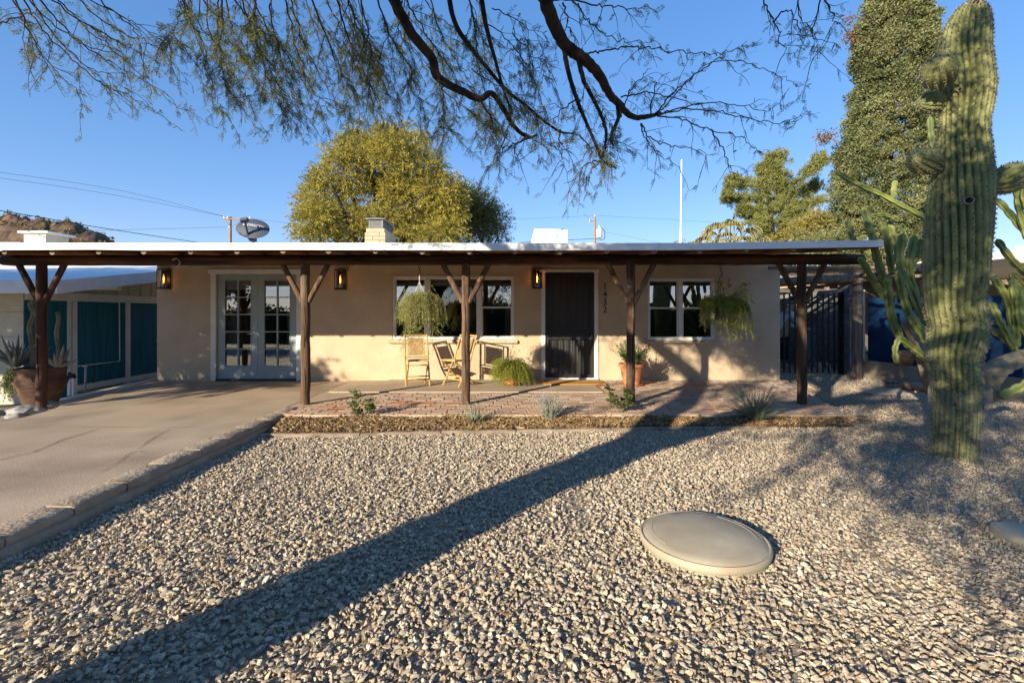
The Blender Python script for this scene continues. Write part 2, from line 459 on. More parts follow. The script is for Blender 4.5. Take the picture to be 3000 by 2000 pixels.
m_woody = mat('corky_cactus_bark', (0.20, 0.165, 0.11), (0.33, 0.28, 0.19), 12, 0.95, bump=0.8, bscale=30)
m_spine = mat('spine', (0.30, 0.26, 0.20), (0.46, 0.41, 0.33), 30, 0.8)
m_spine_dk = mat('dark_spine', (0.035, 0.03, 0.026), (0.10, 0.085, 0.07), 40, 0.8)
m_wire = mat('galvanised_wire', (0.20, 0.205, 0.20), (0.28, 0.285, 0.28), 20, 0.6, metal=0.2)
m_hole = mat('nest_hole_inside', (0.012, 0.010, 0.008), None, rough=1.0)
m_scar = mat('scar_tissue', (0.24, 0.18, 0.12), (0.36, 0.29, 0.20), 20, 0.95, bump=0.7, bscale=40)
m_bamboo = mat('bamboo', (0.44, 0.255, 0.075), (0.58, 0.37, 0.13), 9, 0.45, stretch=(1, 1, 1), rand=0.1, bump=0.1, bscale=40)
m_rush = mat('woven_rush', (0.36, 0.235, 0.11), (0.54, 0.38, 0.20), 30, 0.9, bump=0.4, bscale=90)
m_terra = mat('terracotta', (0.42, 0.165, 0.065), (0.52, 0.23, 0.10), 4, 0.85, bump=0.2, bscale=40, stretch=(1, 1, 3))
m_terra_dk = mat('shaded_terracotta', (0.075, 0.042, 0.031), (0.13, 0.076, 0.054), 5, 0.9, bump=0.5, bscale=25, stretch=(1, 1, 3))  # terracotta darkened so the colour carries the urn's shade
m_coir = mat('coir_mat', (0.40, 0.20, 0.05), (0.52, 0.29, 0.085), 60, 0.98, bump=0.6, bscale=150)
m_cereus_old = mat('old_cactus_skin', (0.10, 0.11, 0.06), (0.20, 0.19, 0.12), 9, 0.8, bump=0.5, bscale=40)
m_hedge = mat('hedge_leaf', (0.02, 0.028, 0.010), (0.05, 0.055, 0.02), var=True, rough=0.8, ramp=(0.0, 1.0))
m_coir_dk = mat('coir_border', (0.15, 0.08, 0.03), None, rough=0.98)
m_lid = mat('tan_fibreglass', (0.33, 0.285, 0.205), (0.43, 0.375, 0.28), 4, 0.62, bump=0.25, bscale=60, c3=(0.37, 0.265, 0.175), scale3=2.6, detail=10, bdist=0.003)
m_lid_side = mat('green_grey_rim', (0.29, 0.29, 0.215), (0.34, 0.33, 0.25), 5, 0.7)
m_cream = mat('cream_siding', (0.56, 0.51, 0.38), (0.63, 0.58, 0.45), 5, 0.8, bump=0.1, bscale=30)
m_teal = mat('teal_panel', (0.009, 0.105, 0.160), (0.018, 0.160, 0.225), 5, 0.75, stretch=(1, 2.5, 0.15), bump=0.5, bscale=30, bdist=0.006)
m_blue = mat('blue_painted_wall', (0.006, 0.028, 0.075), (0.010, 0.045, 0.115), 2.5, 0.6, bump=0.2, bscale=30)
m_block = mat('grey_block', (0.15, 0.145, 0.14), (0.22, 0.215, 0.205), 9, 0.95, bump=0.6, bscale=60, rand=0.1)  # grey lowered to stand in for shade behind the gate
m_lowwall = mat('tan_stucco_low_wall', (0.27, 0.225, 0.165), (0.34, 0.29, 0.22), 6, 0.95, bump=0.5, bscale=50)
m_greywood = mat('grey_weathered_wood', (0.12, 0.085, 0.06), (0.26, 0.20, 0.15), 8, 0.9, bump=0.7, bscale=24, stretch=(3, 3, 0.15), bdist=0.015)
m_polewood = mat('utility_pole_wood', (0.26, 0.15, 0.075), (0.38, 0.235, 0.13), 8, 0.9, stretch=(3, 3, 0.2))
m_lightwood = mat('pale_board', (0.42, 0.28, 0.15), (0.52, 0.37, 0.21), 6, 0.85)
m_dish = mat('grey_dish', (0.050, 0.062, 0.085), (0.062, 0.076, 0.10), 4, 0.6)
m_white = mat('white_paint', (0.72, 0.71, 0.68), (0.80, 0.79, 0.76), 5, 0.7)
m_letter = mat('light_lettering', (0.60, 0.63, 0.67), None, rough=0.6)
m_tancap = mat('tan_block', (0.42, 0.345, 0.23), (0.48, 0.40, 0.275), 6, 0.9, rand=0.06, bump=0.3, bscale=50)
m_cable = mat('black_cable', (0.015, 0.015, 0.016), None, rough=0.6)
m_wirefar = mat('utility_wire', (0.06, 0.065, 0.07), None, rough=0.6)
m_rock = mat('red_rock', (0.26, 0.14, 0.09), (0.36, 0.22, 0.15), 6, 0.95, bump=0.9, bscale=14, detail=8)
m_greyrock = mat('grey_rock', (0.20, 0.19, 0.185), (0.34, 0.33, 0.31), 6, 0.95, bump=0.9, bscale=16)
m_hill = mat('rocky_hill', (0.05, 0.034, 0.026), (0.15, 0.098, 0.068), 0.22, 0.98, bump=0.0, detail=12, c3=(0.075, 0.07, 0.034), scale3=0.10)
m_asphalt = mat('asphalt', (0.045, 0.045, 0.046), (0.065, 0.064, 0.062), 20, 0.9)
m_rope = mat('white_cord', (0.62, 0.60, 0.55), None, rough=0.9)
m_darkpot = mat('dark_plastic_pot', (0.02, 0.019, 0.017), (0.035, 0.033, 0.03), 8, 0.6)
m_shirt = mat('white_shirt', (0.55, 0.54, 0.51), (0.64, 0.63, 0.60), 6, 0.9, bump=0.3, bscale=12)
m_trousers = mat('black_trousers', (0.014, 0.014, 0.016), (0.025, 0.025, 0.028), 6, 0.9)
m_skin = mat('skin', (0.38, 0.22, 0.145), (0.44, 0.26, 0.17), 6, 0.6)
m_navy = mat('navy_cap', (0.02, 0.024, 0.045), None, rough=0.85)
m_galv = mat('weathered_galv', (0.30, 0.31, 0.32), (0.40, 0.41, 0.42), 6, 0.5, metal=0.5)
m_mesh = mat('grey_metal_mesh', (0.16, 0.16, 0.165), (0.22, 0.22, 0.22), 12, 0.6, metal=0.3)
m_screen = mat('dark_screen', (0.025, 0.026, 0.028), None, rough=0.6)
m_aloe = mat('grey_aloe_leaf', (0.14, 0.145, 0.125), (0.24, 0.235, 0.20), 8, 0.6)
def screen_mat(name, f, col):
    m = bpy.data.materials.new(name); m.use_nodes = True
    N = m.node_tree.nodes; K = m.node_tree.links; b = N['Principled BSDF']
    b.inputs['Base Color'].default_value = col + (1,); b.inputs['Roughness'].default_value = .5
    t = N.new('ShaderNodeBsdfTransparent'); ms = N.new('ShaderNodeMixShader'); ms.inputs[0].default_value = f
    K.new(t.outputs[0], ms.inputs[1]); K.new(b.outputs[0], ms.inputs[2]); K.new(ms.outputs[0], N['Material Output'].inputs[0])
    return m
m_screen_t = screen_mat('perforated_metal', .40, (.012, .012, .013))
# ------------------------------------------------------------------ the ground
def smooth(a, b, x):
    t = np.clip((x - a) / (b - a), 0, 1); return t * t * (3 - 2 * t)

def ground_z(x, y):
    x = np.asarray(x, float); y = np.asarray(y, float)
    z = -0.125 + 0 * x
    z = z - 0.30 * smooth(-6.9, -8.6, x) * (1 - smooth(14, 26, y))
    z = z + 0.03 * smooth(4.6, 6.5, x) * smooth(4.5, 7.0, y)
    return z

xs = np.concatenate([[-1500, -500, -200, -90, -45, -28, -18], np.arange(-13, 13.01, 0.5), [18, 28, 45, 90, 200, 500, 1500]])
ys = np.concatenate([[-1500, -500, -200, -90, -45, -28, -18], np.arange(-12, 26.01, 0.5), [32, 45, 90, 200, 500, 1500]])
GX, GY = np.meshgrid(xs, ys)
GZ = ground_z(GX, GY)
mb = MB()
nx_, ny_ = len(xs), len(ys)
mb.add(np.stack([GX, GY, GZ], -1).reshape(-1, 3), [(j * nx_ + i, j * nx_ + i + 1, (j + 1) * nx_ + i + 1, (j + 1) * nx_ + i) for j in range(ny_ - 1) for i in range(nx_ - 1)])
build(mb, 'ground', m_dirt, kind='structure', smooth=60)

mb = MB(); mb.add([(-300, -17, -0.121), (300, -17, -0.121), (300, -9, -0.121), (-300, -9, -0.121)], [(0, 1, 2, 3)])
build(mb, 'street', m_asphalt, kind='structure')

# ------------------------------------------------------------------ driveway with its block kerb
EDGE = -3.13
prof = [(-6.0, -6.1), (0.0, -6.15), (3.0, -6.2), (5.86, -6.3), (7.6, -6.7), (9.33, -6.93)]
mb = MB(); rows = []
for y in np.arange(-6, 9.34, 0.3):
    xl = np.interp(y, [p[0] for p in prof], [p[1] for p in prof]) + 0.03 * math.sin(y * 5.1)
    row = []
    for k in range(13):
        x = xl + (EDGE - xl) * k / 12
        z = -0.055 * (1 - k / 12) ** 1.5 * smooth(9.3, 7.5, y) + 0.004 * math.sin(3 * x + y) + (-0.02 if y > 9.2 else 0) - 0.015 * smooth(2, -6, y) * 3
        row.append((x, y, float(z)))
    rows.append(row)
vs = []; fs = []
for r in rows: vs += r
nr = len(rows)
for j in range(nr - 1):
    for k in range(12):
        a = j * 13 + k; fs.append((a, a + 1, a + 14, a + 13))
base = len(vs)
for r in rows: vs += [(r[0][0] - 0.02, r[0][1], -0.5), (r[12][0], r[12][1], -0.3)]
for j in range(nr - 1):
    fs.append((j * 13, (j + 1) * 13, base + 2 * (j + 1), base + 2 * j))
    fs.append((j * 13 + 12, base + 2 * j + 1, base + 2 * (j + 1) + 1, (j + 1) * 13 + 12))
mb.add(vs, fs)
driveway = build(mb, 'driveway', m_concrete, kind='structure', smooth=50)
# footing course and top course of the kerb
mb = MB(); y = -1.0
vs = []; fs = []
yy = np.arange(-2, 6.75, 0.12)
for i, y in enumerate(yy):
    w = 0.006 * math.sin(y * 9) + R.uniform(-0.005, 0.005)
    vs += [(-3.12, y, -0.28), (-2.885 + w, y, -0.28), (-2.895 + w, y, -0.072 + R.uniform(-.003, .003)), (-2.925 + w, y, -0.06), (-3.12, y, -0.062)]
for i in range(len(yy) - 1):
    a = i * 5
    for k in range(4): fs.append((a + k, a + k + 1, a + k + 6, a + k + 5))
fs.append((4, 3, 2, 1, 0)); e = (len(yy) - 1) * 5; fs.append((e, e + 1, e + 2, e + 3, e + 4))
mb.add(vs, fs); build(mb, 'kerb_footing', m_curb, driveway)
def rough_block(L, W, H, seed):
    """a worn masonry block, about 40 faces, irregular edges"""
    q = random.Random(seed); mb = MB(); vs = []; fs = []; n = 7
    for i in range(n):
        y = L * i / (n - 1)
        e = 0.008 if i in (0, n - 1) else 0
        w = q.uniform(-0.006, 0.007)
        vs += [(0.0, y, 0), (W - 0.008 + w, y, 0), (W + w, y, H * 0.45), (W - 0.010 + w, y, H - 0.012 - e), (W - 0.034 + w, y, H - e + q.uniform(-.003, .003)), (0.02, y, H - e + q.uniform(-.003, .003)), (0.0, y, H - 0.012)]
    for i in range(n - 1):
        for k in range(7):
            a = i * 7 + k; b = i * 7 + (k + 1) % 7
            fs.append((a, b, b + 7, a + 7))
    fs.append(tuple(range(6, -1, -1))); fs.append(tuple(range((n - 1) * 7, n * 7)))
    mb.add(vs, fs); return mb
blk = [rough_block(0.43, 0.212, 0.072, s).mesh('kerb_block', m_curb, 35) for s in range(6)]
y = -1.6; k = 0
while y < 6.5:
    o = bpy.data.objects.new('kerb_block', blk[k % 6]); place(o, driveway)
    s = R.uniform(0.93, 1.08); L = 0.43 * s
    if y + L > 6.62: s = (6.62 - y) / 0.43; L = 6.62 - y
    o.scale = (1, s, 1); o.location = (-3.142 + R.uniform(-.006, .006), y, -0.062 + R.uniform(-.002, .004))
    o.rotation_euler = (R.uniform(-.006, .006), R.uniform(-.012, .012), R.uniform(-.012, .012))
    y += L + 0.012; k += 1
# joints in the slab surface: cracks
def crack(pts, w):
    mb = MB(); P = spline(pts, 5); vs = []; fs = []
    for i, p in enumerate(P):
        q = P[min(i + 1, len(P) - 1)] - P[max(i - 1, 0)]; nrm = np.array([-q[1], q[0], 0]); nrm /= max(np.linalg.norm(nrm), 1e-6)
        j = rng.normal(0, 0.006); ww = w * R.uniform(0.5, 1.3) * (1 - abs(2 * i / (len(P) - 1) - 1) ** 4 * 0.8)
        c = p + nrm * j
        vs += [tuple(c - nrm * ww), tuple(c + nrm * ww)]
    for i in range(len(P) - 1): fs.append((2 * i, 2 * i + 1, 2 * i + 3, 2 * i + 2))
    return mb.add(vs, fs)
def dpt(px, py): 
    d = FPX * (HC + 0.02) / (py - 920); return (gx(px, d), d, 0.006 - 0.022)
m_crack = mat('crack_dirt', (0.09, 0.068, 0.05), None, rough=1.0)
def on_drive(pts, up=0.006):
    out = []
    for px, py in pts:
        d = FPX * HC / (py - 920)
        for _ in range(3):
            x = gx(px, d); xl = np.interp(d, [p[0] for p in prof], [p[1] for p in prof]); t = min(max((x - xl) / (EDGE - xl), 0), 1)
            z = -0.055 * (1 - t) ** 1.5 * float(smooth(9.3, 7.5, d)) + 0.004 * math.sin(3 * x + d)
            d = FPX * (HC - z) / (py - 920)
        out.append((gx(px, d), d, z + up))
    return out
build(crack(on_drive([(-60, 1362), (40, 1338), (110, 1320), (180, 1290), (240, 1272), (296, 1253)]), 0.006), 'crack', m_crack, driveway)
build(crack(on_drive([(400, 1318), (440, 1290), (470, 1272), (500, 1258)]), 0.004), 'crack', m_crack, driveway)
build(crack(on_drive([(170, 1250), (330, 1252), (500, 1252), (640, 1250)]), 0.003), 'crack', m_crack, driveway)
build(crack(on_drive([(270, 1398), (340, 1360), (390, 1325), (440, 1327)]), 0.003), 'crack', m_crack, driveway)

# ------------------------------------------------------------------ porch slab, brick paving, planting strip
mb = MB()
mb.add([(-3.2, 7.86, -0.1), (2.28, 7.86, -0.1), (1.62, 9.33, -0.1), (-2.62, 9.33, -0.1)], [])
top = [(-3.02, 7.875, 0.012), (1.50, 7.875, 0.012), (1.50, 9.335, 0.012), (-2.35, 9.335, 0.012)]
mb = MB()
mb.add(top + [(p[0], p[1], -0.1) for p in top], [(0, 1, 2, 3), (4, 5, 1, 0), (5, 6, 2, 1), (7, 4, 0, 3)])
build(mb, 'porch_slab', m_slab, kind='structure')

mb = MB()
bed = [(-3.2, 6.13), (4.28, 6.13), (5.35, 9.34), (-3.2, 9.34)]
mb.add([(p[0], p[1], -0.0065) for p in bed] + [(p[0], p[1], -0.12) for p in bed], [(0, 1, 2, 3), (4, 5, 1, 0), (5, 6, 2, 1)])
paving = build(mb, 'brick_paving', m_mortar, kind='structure')
def brick_mb(seed):
    q = random.Random(seed); mb = MB(); L, W, H, e = 0.099, 0.047, 0.06, 0.006
    vs = []
    for z, i in ((-H, 0), (-e, 0), (0, e)):
        for sx, sy in ((-1, -1), (1, -1), (1, 1), (-1, 1)):
            vs.append((sx * (L - i) + q.uniform(-.0025, .0025), sy * (W - i) + q.uniform(-.0025, .0025), z + (q.uniform(-.002, .002) if z > -H else 0)))
    fs = [(8, 9, 10, 11)]
    for k in range(2):
        for j in range(4):
            a = k * 4 + j; b = k * 4 + (j + 1) % 4
            fs.append((a, b, b + 4, a + 4))
    return mb.add(vs, fs)
bmeshes = [brick_mb(s).mesh('brick', m_brick, 30) for s in range(6)]
rmeshes = [brick_mb(40 + s).mesh('brick', m_brick_red, 30) for s in range(2)]
cells = []
row = 0; y = 6.185
while y < 9.30:
    shift = 0.2 * ((row * 0.13) % 1.0) + 0.02 * math.sin(row * 2.1)
    x = -3.1 + shift
    xr = 4.28 + (y - 6.13) * 0.333 - 0.08
    while x < xr:
        inslab = (y > 7.82) and (-3.02 - (-0.0) + (y - 7.87) * 0.46 < x + 0.1) and x - 0.1 < 1.5
        behind = y > 9.0 and x < -2.2
        under_drive = x < -3.0 + (y - 6.6) * 0.36 + 0.0 and y > 6.6
        if not inslab and not under_drive and not (y < 6.6 and x < -2.9):
            cells.append((x, y))
        x += 0.2105
    y += 0.1065; row += 1
cells.sort(key=lambda c: c[1] + 0.02 * abs(c[0]))
rest = MB()
for i, (x, y) in enumerate(cells):
    px = 1500 + FPX * x / y; py = 920 + FPX * HC / y
    red = (1150 < px < 1300 and 1174 < py < 1184 and R.random() < .7) or (abs(px - 1005) < 22 and abs(py - 1196) < 4) or (1210 < px < 1290 and 1165 < py < 1172 and R.random() < .35)
    loc = (x + R.uniform(-.004, .004), y + R.uniform(-.003, .003), R.uniform(-.003, .0035)); rz = R.uniform(-.02, .02)
    tilt = (R.uniform(-.02, .02), R.uniform(-.012, .012), rz)
    if i < 296 or red:
        o = bpy.data.objects.new('brick', R.choice(rmeshes if red else bmeshes)); place(o, paving)
        o.location = loc; o.rotation_euler = tilt
        o.scale = (R.uniform(.96, 1.02), R.uniform(.94, 1.02), 1)
    else:
        tmp = brick_mb(i)
        M_ = Matrix.Translation(loc) @ Matrix.Rotation(rz, 4, 'Z') @ Matrix.Rotation(tilt[0], 4, 'X')
        rest.add([M_ @ Vector(v) for v in tmp.v], tmp.f)
me = rest.mesh('brick_remainder', None, 30)
nv = len(me.vertices)
a = me.attributes.new('var', 'FLOAT', 'POINT'); a.data.foreach_set('value', np.repeat(rng.random(nv // 12 + 1), 12)[:nv].astype(np.float32))
m_brick_far = mat('worn_brick_far', (0.35, 0.235, 0.165), (0.46, 0.365, 0.285), var=True, rough=0.92, ramp=(0, 1), bump=0.4, bscale=60)
me.materials.append(m_brick_far)
o = bpy.data.objects.new('brick_remainder', me); place(o, paving); tag(o, kind='stuff')

# planting strip: soil, edging, shredded bark
def edge_y(x):           # front edge of the strip
    return np.interp(x, [-3.0, -2.2, -0.5, 1.6, 3.1, 4.6, 5.6], [5.50, 5.53, 5.68, 5.82, 5.88, 5.93, 5.99])
def back_y(x):
    return np.interp(x, [-3, 4.2, 5.6], [6.135, 6.135, 6.06])
mb = MB(); vs = []; fs = []; xx = np.arange(-2.9, 4.35, 0.17)
for i, x in enumerate(xx):
    f, b_ = edge_y(x), back_y(x) + 0.02
    for t in (0, .25, .5, .75, 1): vs.append((x, f + (b_ - f) * t, -0.098 + 0.03 * math.sin(t * PI) + 0.10 * max(t - .4, 0) + R.uniform(-.008, .008)))
for i in range(len(xx) - 1):
    for k in range(4): fs.append((i * 5 + k, (i + 1) * 5 + k, (i + 1) * 5 + k + 1, i * 5 + k + 1))
mb.add(vs, fs); build(mb, 'planting_strip', m_soil, kind='structure', smooth=60)
mb = MB(); x = -2.88
m_edge = mat('weathered_edging', (0.20, 0.155, 0.11), (0.33, 0.26, 0.185), 7, 0.95, bump=0.6, bscale=34, rand=0.15)
edging = thing('concrete_edging', 'low weathered concrete edging strip between the gravel and the bark mulch', 'edging', (0, 5.6, -0.1))
while x < 3.2:
    L = R.uniform(0.85, 1.15); x2 = min(x + L, 3.25); q = MB(); vs = []; n = 6; fs = []
    for i in range(n):
        xi = x + (x2 - x) * i / (n - 1); yi = edge_y(xi) - 0.005 + R.uniform(-.006, .006); zt = -0.086 + R.uniform(-.007, .007)
        vs += [(xi, yi - 0.055, -0.2), (xi, yi - 0.055, zt - 0.012), (xi, yi - 0.042, zt), (xi, yi, zt + .002), (xi, yi + .01, -0.2)]
    for i in range(n - 1):
        for k in range(4): fs.append((i * 5 + k, i * 5 + k + 1, (i + 1) * 5 + k + 1, (i + 1) * 5 + k)[::-1])
    fs += [(0, 1, 2, 3, 4), tuple(reversed(range((n - 1) * 5, n * 5)))]
    q.add(vs, fs); build(q, 'edging_piece', m_edge, edging)
    x = x2 + 0.012
# bark
def strip_src(seed):
    q = random.Random(seed); mb = MB(); L = q.uniform(.025, .055); w = q.uniform(.0025, .008); n = 4; vs = []; fs = []
    bend = q.uniform(-.35, .35); tw = q.uniform(-1, 1)
    for i in range(n):
        t = i / (n - 1) - .5; ww = w * (1 - abs(t) * q.uniform(.4, 1.3)); a = tw * t
        c = Vector((t * L, bend * L * t * t * 2, 0.004 + q.uniform(-.003, .003)))
        vs += [c + Vector((0, -ww * math.cos(a), -ww * math.sin(a))), c + Vector((0, ww * math.cos(a), ww * math.sin(a)))]
    vs2 = [v - Vector((0, 0, .0022)) for v in vs]
    for i in range(n - 1):
        a = 2 * i; fs.append((a, a + 1, a + 3, a + 2)); fs.append((2 * n + a, 2 * n + a + 2, 2 * n + a + 3, 2 * n + a + 1))
        fs.append((a, a + 2, 2 * n + a + 2, 2 * n + a)); fs.append((a + 1, 2 * n + a + 1, 2 * n + a + 3, a + 3))
    mb.add(vs + vs2, fs)
    return bpy.data.objects.new('bark_piece', mb.mesh('bark_piece', m_mulch))
n = 15000
X = rng.uniform(-2.86, 5.5, n); T = rng.uniform(-0.05, 1.02, n) ** 1.0; T = np.where((T < .10) & (rng.random(n) < .5), T + .5, T)
keep = rng.random(n) < np.where(X > 3.2, np.clip(1.0 - (X - 3.2) / 1.5, 0.0, 1) * np.clip(1.2 - 2 * (.6 - T), .2, 1), 1)
X, T = X[keep], T[keep]; n = len(X)
Y = edge_y(X) + (back_y(X) - edge_y(X)) * T + np.where(T > .97, rng.normal(0, .035, n), 0)
Zm = -0.092 + 0.026 * np.sin(np.clip(T, 0, 1) * PI) + rng.random(n) * 0.026 + np.clip(T - .40, 0, 1) * 0.085 + 0.010 * np.sin(X * 5 + Y * 9)
scatter('bark_mulch', np.stack([X, Y, Zm], -1), np.stack([rng.normal(0, .42, n), rng.normal(0, .42, n), rng.uniform(0, 6.28, n)], -1),
        np.repeat(rng.uniform(.5, 1.0, (n, 1)) ** 1 * np.where(rng.random((n, 1)) < .12, 2.0, 1.25), 3, 1), rng.integers(0, 8, n), [strip_src(s) for s in range(8)], kind='stuff', label='shredded brown bark mulch in the strip before the bricks')

from mathutils import noise as mnoise
# gravel: crushed stones lying on the ground sheet
def stone_src(seed):
    q = np.random.default_rng(seed); bm = bmesh.new()
    P = unit(q.normal(size=(13, 3))) * q.uniform(.75, 1.0, (13, 1)) * np.array([1.0, q.uniform(.6, .85), q.uniform(.42, .7)])
    for p in P: bm.verts.new(p)
    r = bmesh.ops.convex_hull(bm, input=bm.verts)
    bmesh.ops.delete(bm, geom=list({g for g in r['geom_interior'] + r['geom_unused'] if isinstance(g, bmesh.types.BMVert)}), context='VERTS')
    me = bpy.data.meshes.new('stone'); bm.to_mesh(me); bm.free(); me.materials.append(m_gravel)
    return bpy.data.objects.new('stone', me)
def gravel_region(x, y):
    ok = (x > -2.87)
    ok &= ~((y > edge_y(np.clip(x, -3, 5.6)) - 0.085) & (y < 6.12) & (x < 3.3))
    ok &= ~((y >= 6.10) & (x < 4.30 + (y - 6.13) * 0.333))
    ok &= ~((y > 9.33) & (x < 5.25))
    ok &= (y < 12.2) & (x < 9)
    ok &= ~((x > 7.55 + (10.4 - y) * 0.12) & (y > 6.5))
    return ok
pts = []; sc = []
def lay(y0, y1, x0, x1, dens, s0, s1, zj):
    n = int((x1 - x0) * (y1 - y0) * dens)
    x = rng.uniform(x0, x1, n); y = rng.uniform(y0, y1, n)
    k = gravel_region(x, y) & (np.abs(x) < 1.14 * y + 2.4)
    x, y = x[k], y[k]
    bare = np.array([mnoise.noise(Vector((a * 1.1, b * 1.1, 4))) + .5 * mnoise.noise(Vector((a * 3.1, b * 3.1, 9))) for a, b in zip(x, y)])
    k = rng.random(len(x)) > np.clip((bare - .30) * 2.2, 0, .8); x, y = x[k], y[k]
    s = s0 + (s1 - s0) * rng.random(len(x)) ** 2.2
    s = s * (1 - 0.30 * smooth(1.6, 4.2, x + 0.15 * y))
    pts.append(np.stack([x, y, ground_z(x, y) + s * 0.22 + rng.random(len(x)) * zj], -1)); sc.append(s)
lay(1.3, 2.7, -3, 5.2, 3300, .0080, .0255, .015); lay(2.7, 3.6, -3, 6.4, 3500, .0080, .0235, .015)
lay(3.6, 6.2, -3, 8.4, 3200, .0082, .0230, .014)
lay(6.0, 12.2, 4.0, 9.0, 1500, .012, .025, .012)
PTS = np.concatenate(pts); S = np.concatenate(sc); n = len(S)
scl = S[:, None] * np.stack([rng.uniform(.85, 1.25, n), rng.uniform(.8, 1.1, n), rng.uniform(.8, 1.15, n)], -1)
scatter('gravel', PTS, np.stack([rng.normal(0, .4, n), rng.normal(0, .4, n), rng.uniform(0, 6.28, n)], -1), scl, rng.integers(0, 12, n), [stone_src(s) for s in range(12)], kind='stuff', label='loose crushed grey and tan gravel covering the front yard')
# fallen dry leaflets and twigs on the gravel
n = 2200
x = rng.uniform(-2.7, 6, n); y = 1.8 + 4.0 * rng.random(n); k = gravel_region(x, y); x, y = x[k], y[k]; n = len(x)
scatter('leaf_litter', np.stack([x, y, ground_z(x, y) + .028 + rng.random(n) * .01], -1), np.stack([rng.normal(0, .2, n), rng.normal(0, .2, n), rng.uniform(0, 6.28, n)], -1), np.repeat(rng.uniform(.5, 1.1, (n, 1)), 3, 1), rng.integers(0, 4, n), [strip_src(90 + s) for s in range(4)], kind='stuff', label='dry leaf bits scattered over the gravel')

# ------------------------------------------------------------------ hills
def ridge(name, pts_fn, nx, ny, m=m_hill):
    V = [pts_fn(i / (nx - 1), j / (ny - 1)) for j in range(ny) for i in range(nx)]
    F = [(j * nx + i, j * nx + i + 1, (j + 1) * nx + i + 1, (j + 1) * nx + i) for j in range(ny - 1) for i in range(nx - 1)]
    mb = MB(); mb.add(V, F)
    return build(mb, name, m, kind='structure')
from mathutils import noise as mnoise
def hillf(u, v):
    x = -330 + 150 * u + 0; y = 230 + 60 * v
    # skyline in the photo: high and craggy on the left, falling to the roof line at px 315
    px = 1500 + FPX * x / y
    prof_ = np.interp(px, [-400, -100, 0, 30, 60, 100, 130, 150, 175, 220, 250, 290, 320, 380], [610, 622, 640, 633, 638, 640, 642, 655, 654, 664, 682, 700, 716, 740])
    h = (920 - prof_) * y / FPX + HC
    h *= (0.35 + 0.65 * float(smooth(0, .45, v))) if v < .55 else 1 - 0.3 * (v - .55)
    n = mnoise.fractal(Vector((x * .05, y * .05, 3.3)), 0.9, 2.1, 6)
    cr = mnoise.noise(Vector((x * .16, y * .12, 8))) 
    return (x + 1.2 * cr, y + 1.5 * n, max(h + (3.4 * n + 3.0 * (abs(mnoise.noise(Vector((x * .10, y * .10, 2)))) ** .5 - .5) + 2.2 * max(mnoise.noise(Vector((x * .33, y * .33, 5))), 0)) * (h / 45), -1))
ridge('hill', hillf, 260, 90)
def backridge(u, v):
    a = PI + PI * u; r = 150 + 90 * v
    h = 3.2 + 1.8 * mnoise.fractal(Vector((math.cos(a) * 3, math.sin(a) * 3, 1)), 1, 2, 4)
    return (r * math.cos(a), r * math.sin(a), -0.5 + h * math.sin(min(v * 1.6, 1) * PI / 2))
ridge('hills_across_the_street', backridge, 90, 6)
# ------------------------------------------------------------------ the house
YW = 9.33
def wx(px): return (px - 1500) / 150.05
def wz(py): return (1113 - py) / 150.05
house = thing('house', 'long low tan stucco house with a log porch, white roof edge and house number', 'house', (0, YW, 0))
XL, XR, ZT = -6.93, 5.233, 2.44
holes = [(-5.773, -4.2, 0.0, 2.067), (wx(1150), wx(1506), wz(993), wz(810)), (wx(1898), wx(2095), wz(996), wz(815)), (wx(1597), wx(1741), 0.0, wz(797))]
def wall_holes(x0, x1, z0, z1, holes, y0, th):
    X = sorted({x0, x1, *[h[0] for h in holes], *[h[1] for h in holes]}); Z = sorted({z0, z1, *[h[2] for h in holes], *[h[3] for h in holes]})
    mb = MB()
    def hole(i, j):
        cx = (X[i] + X[i + 1]) / 2; cz = (Z[j] + Z[j + 1]) / 2
        return any(h[0] < cx < h[1] and h[2] < cz < h[3] for h in holes)
    for i in range(len(X) - 1):
        for j in range(len(Z) - 1):
            if hole(i, j): continue
            a, b, c, d = X[i], X[i + 1], Z[j], Z[j + 1]
            mb.add([(a, y0, c), (b, y0, c), (b, y0, d), (a, y0, d)], [(0, 1, 2, 3)])
            mb.add([(a, y0 + th, c), (b, y0 + th, c), (b, y0 + th, d), (a, y0 + th, d)], [(3, 2, 1, 0)])
    for h in holes + [(x0, x1, z0, z1)]:
        a, b, c, d = h; f = (0, 1, 2, 3) if h in holes else (3, 2, 1, 0)
        for p, q in (((a, c), (b, c)), ((b, c), (b, d)), ((b, d), (a, d)), ((a, d), (a, c))):
            mb.add([(p[0], y0, p[1]), (q[0], y0, q[1]), (q[0], y0 + th, q[1]), (p[0], y0 + th, p[1])], [f])
    return mb
build(wall_holes(XL, XR, -0.15, ZT, holes, YW, 0.18), 'wall', m_stucco, house)
# side and back walls, dim rooms inside
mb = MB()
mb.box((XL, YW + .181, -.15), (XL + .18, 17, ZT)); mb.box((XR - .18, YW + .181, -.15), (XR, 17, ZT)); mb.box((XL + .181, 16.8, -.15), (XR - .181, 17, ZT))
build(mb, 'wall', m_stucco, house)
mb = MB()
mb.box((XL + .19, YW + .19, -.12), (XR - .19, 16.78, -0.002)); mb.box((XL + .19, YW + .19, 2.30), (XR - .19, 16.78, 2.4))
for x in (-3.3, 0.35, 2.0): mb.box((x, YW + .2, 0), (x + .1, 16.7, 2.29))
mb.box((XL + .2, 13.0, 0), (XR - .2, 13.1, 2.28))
build(mb, 'interior', m_inside, house)

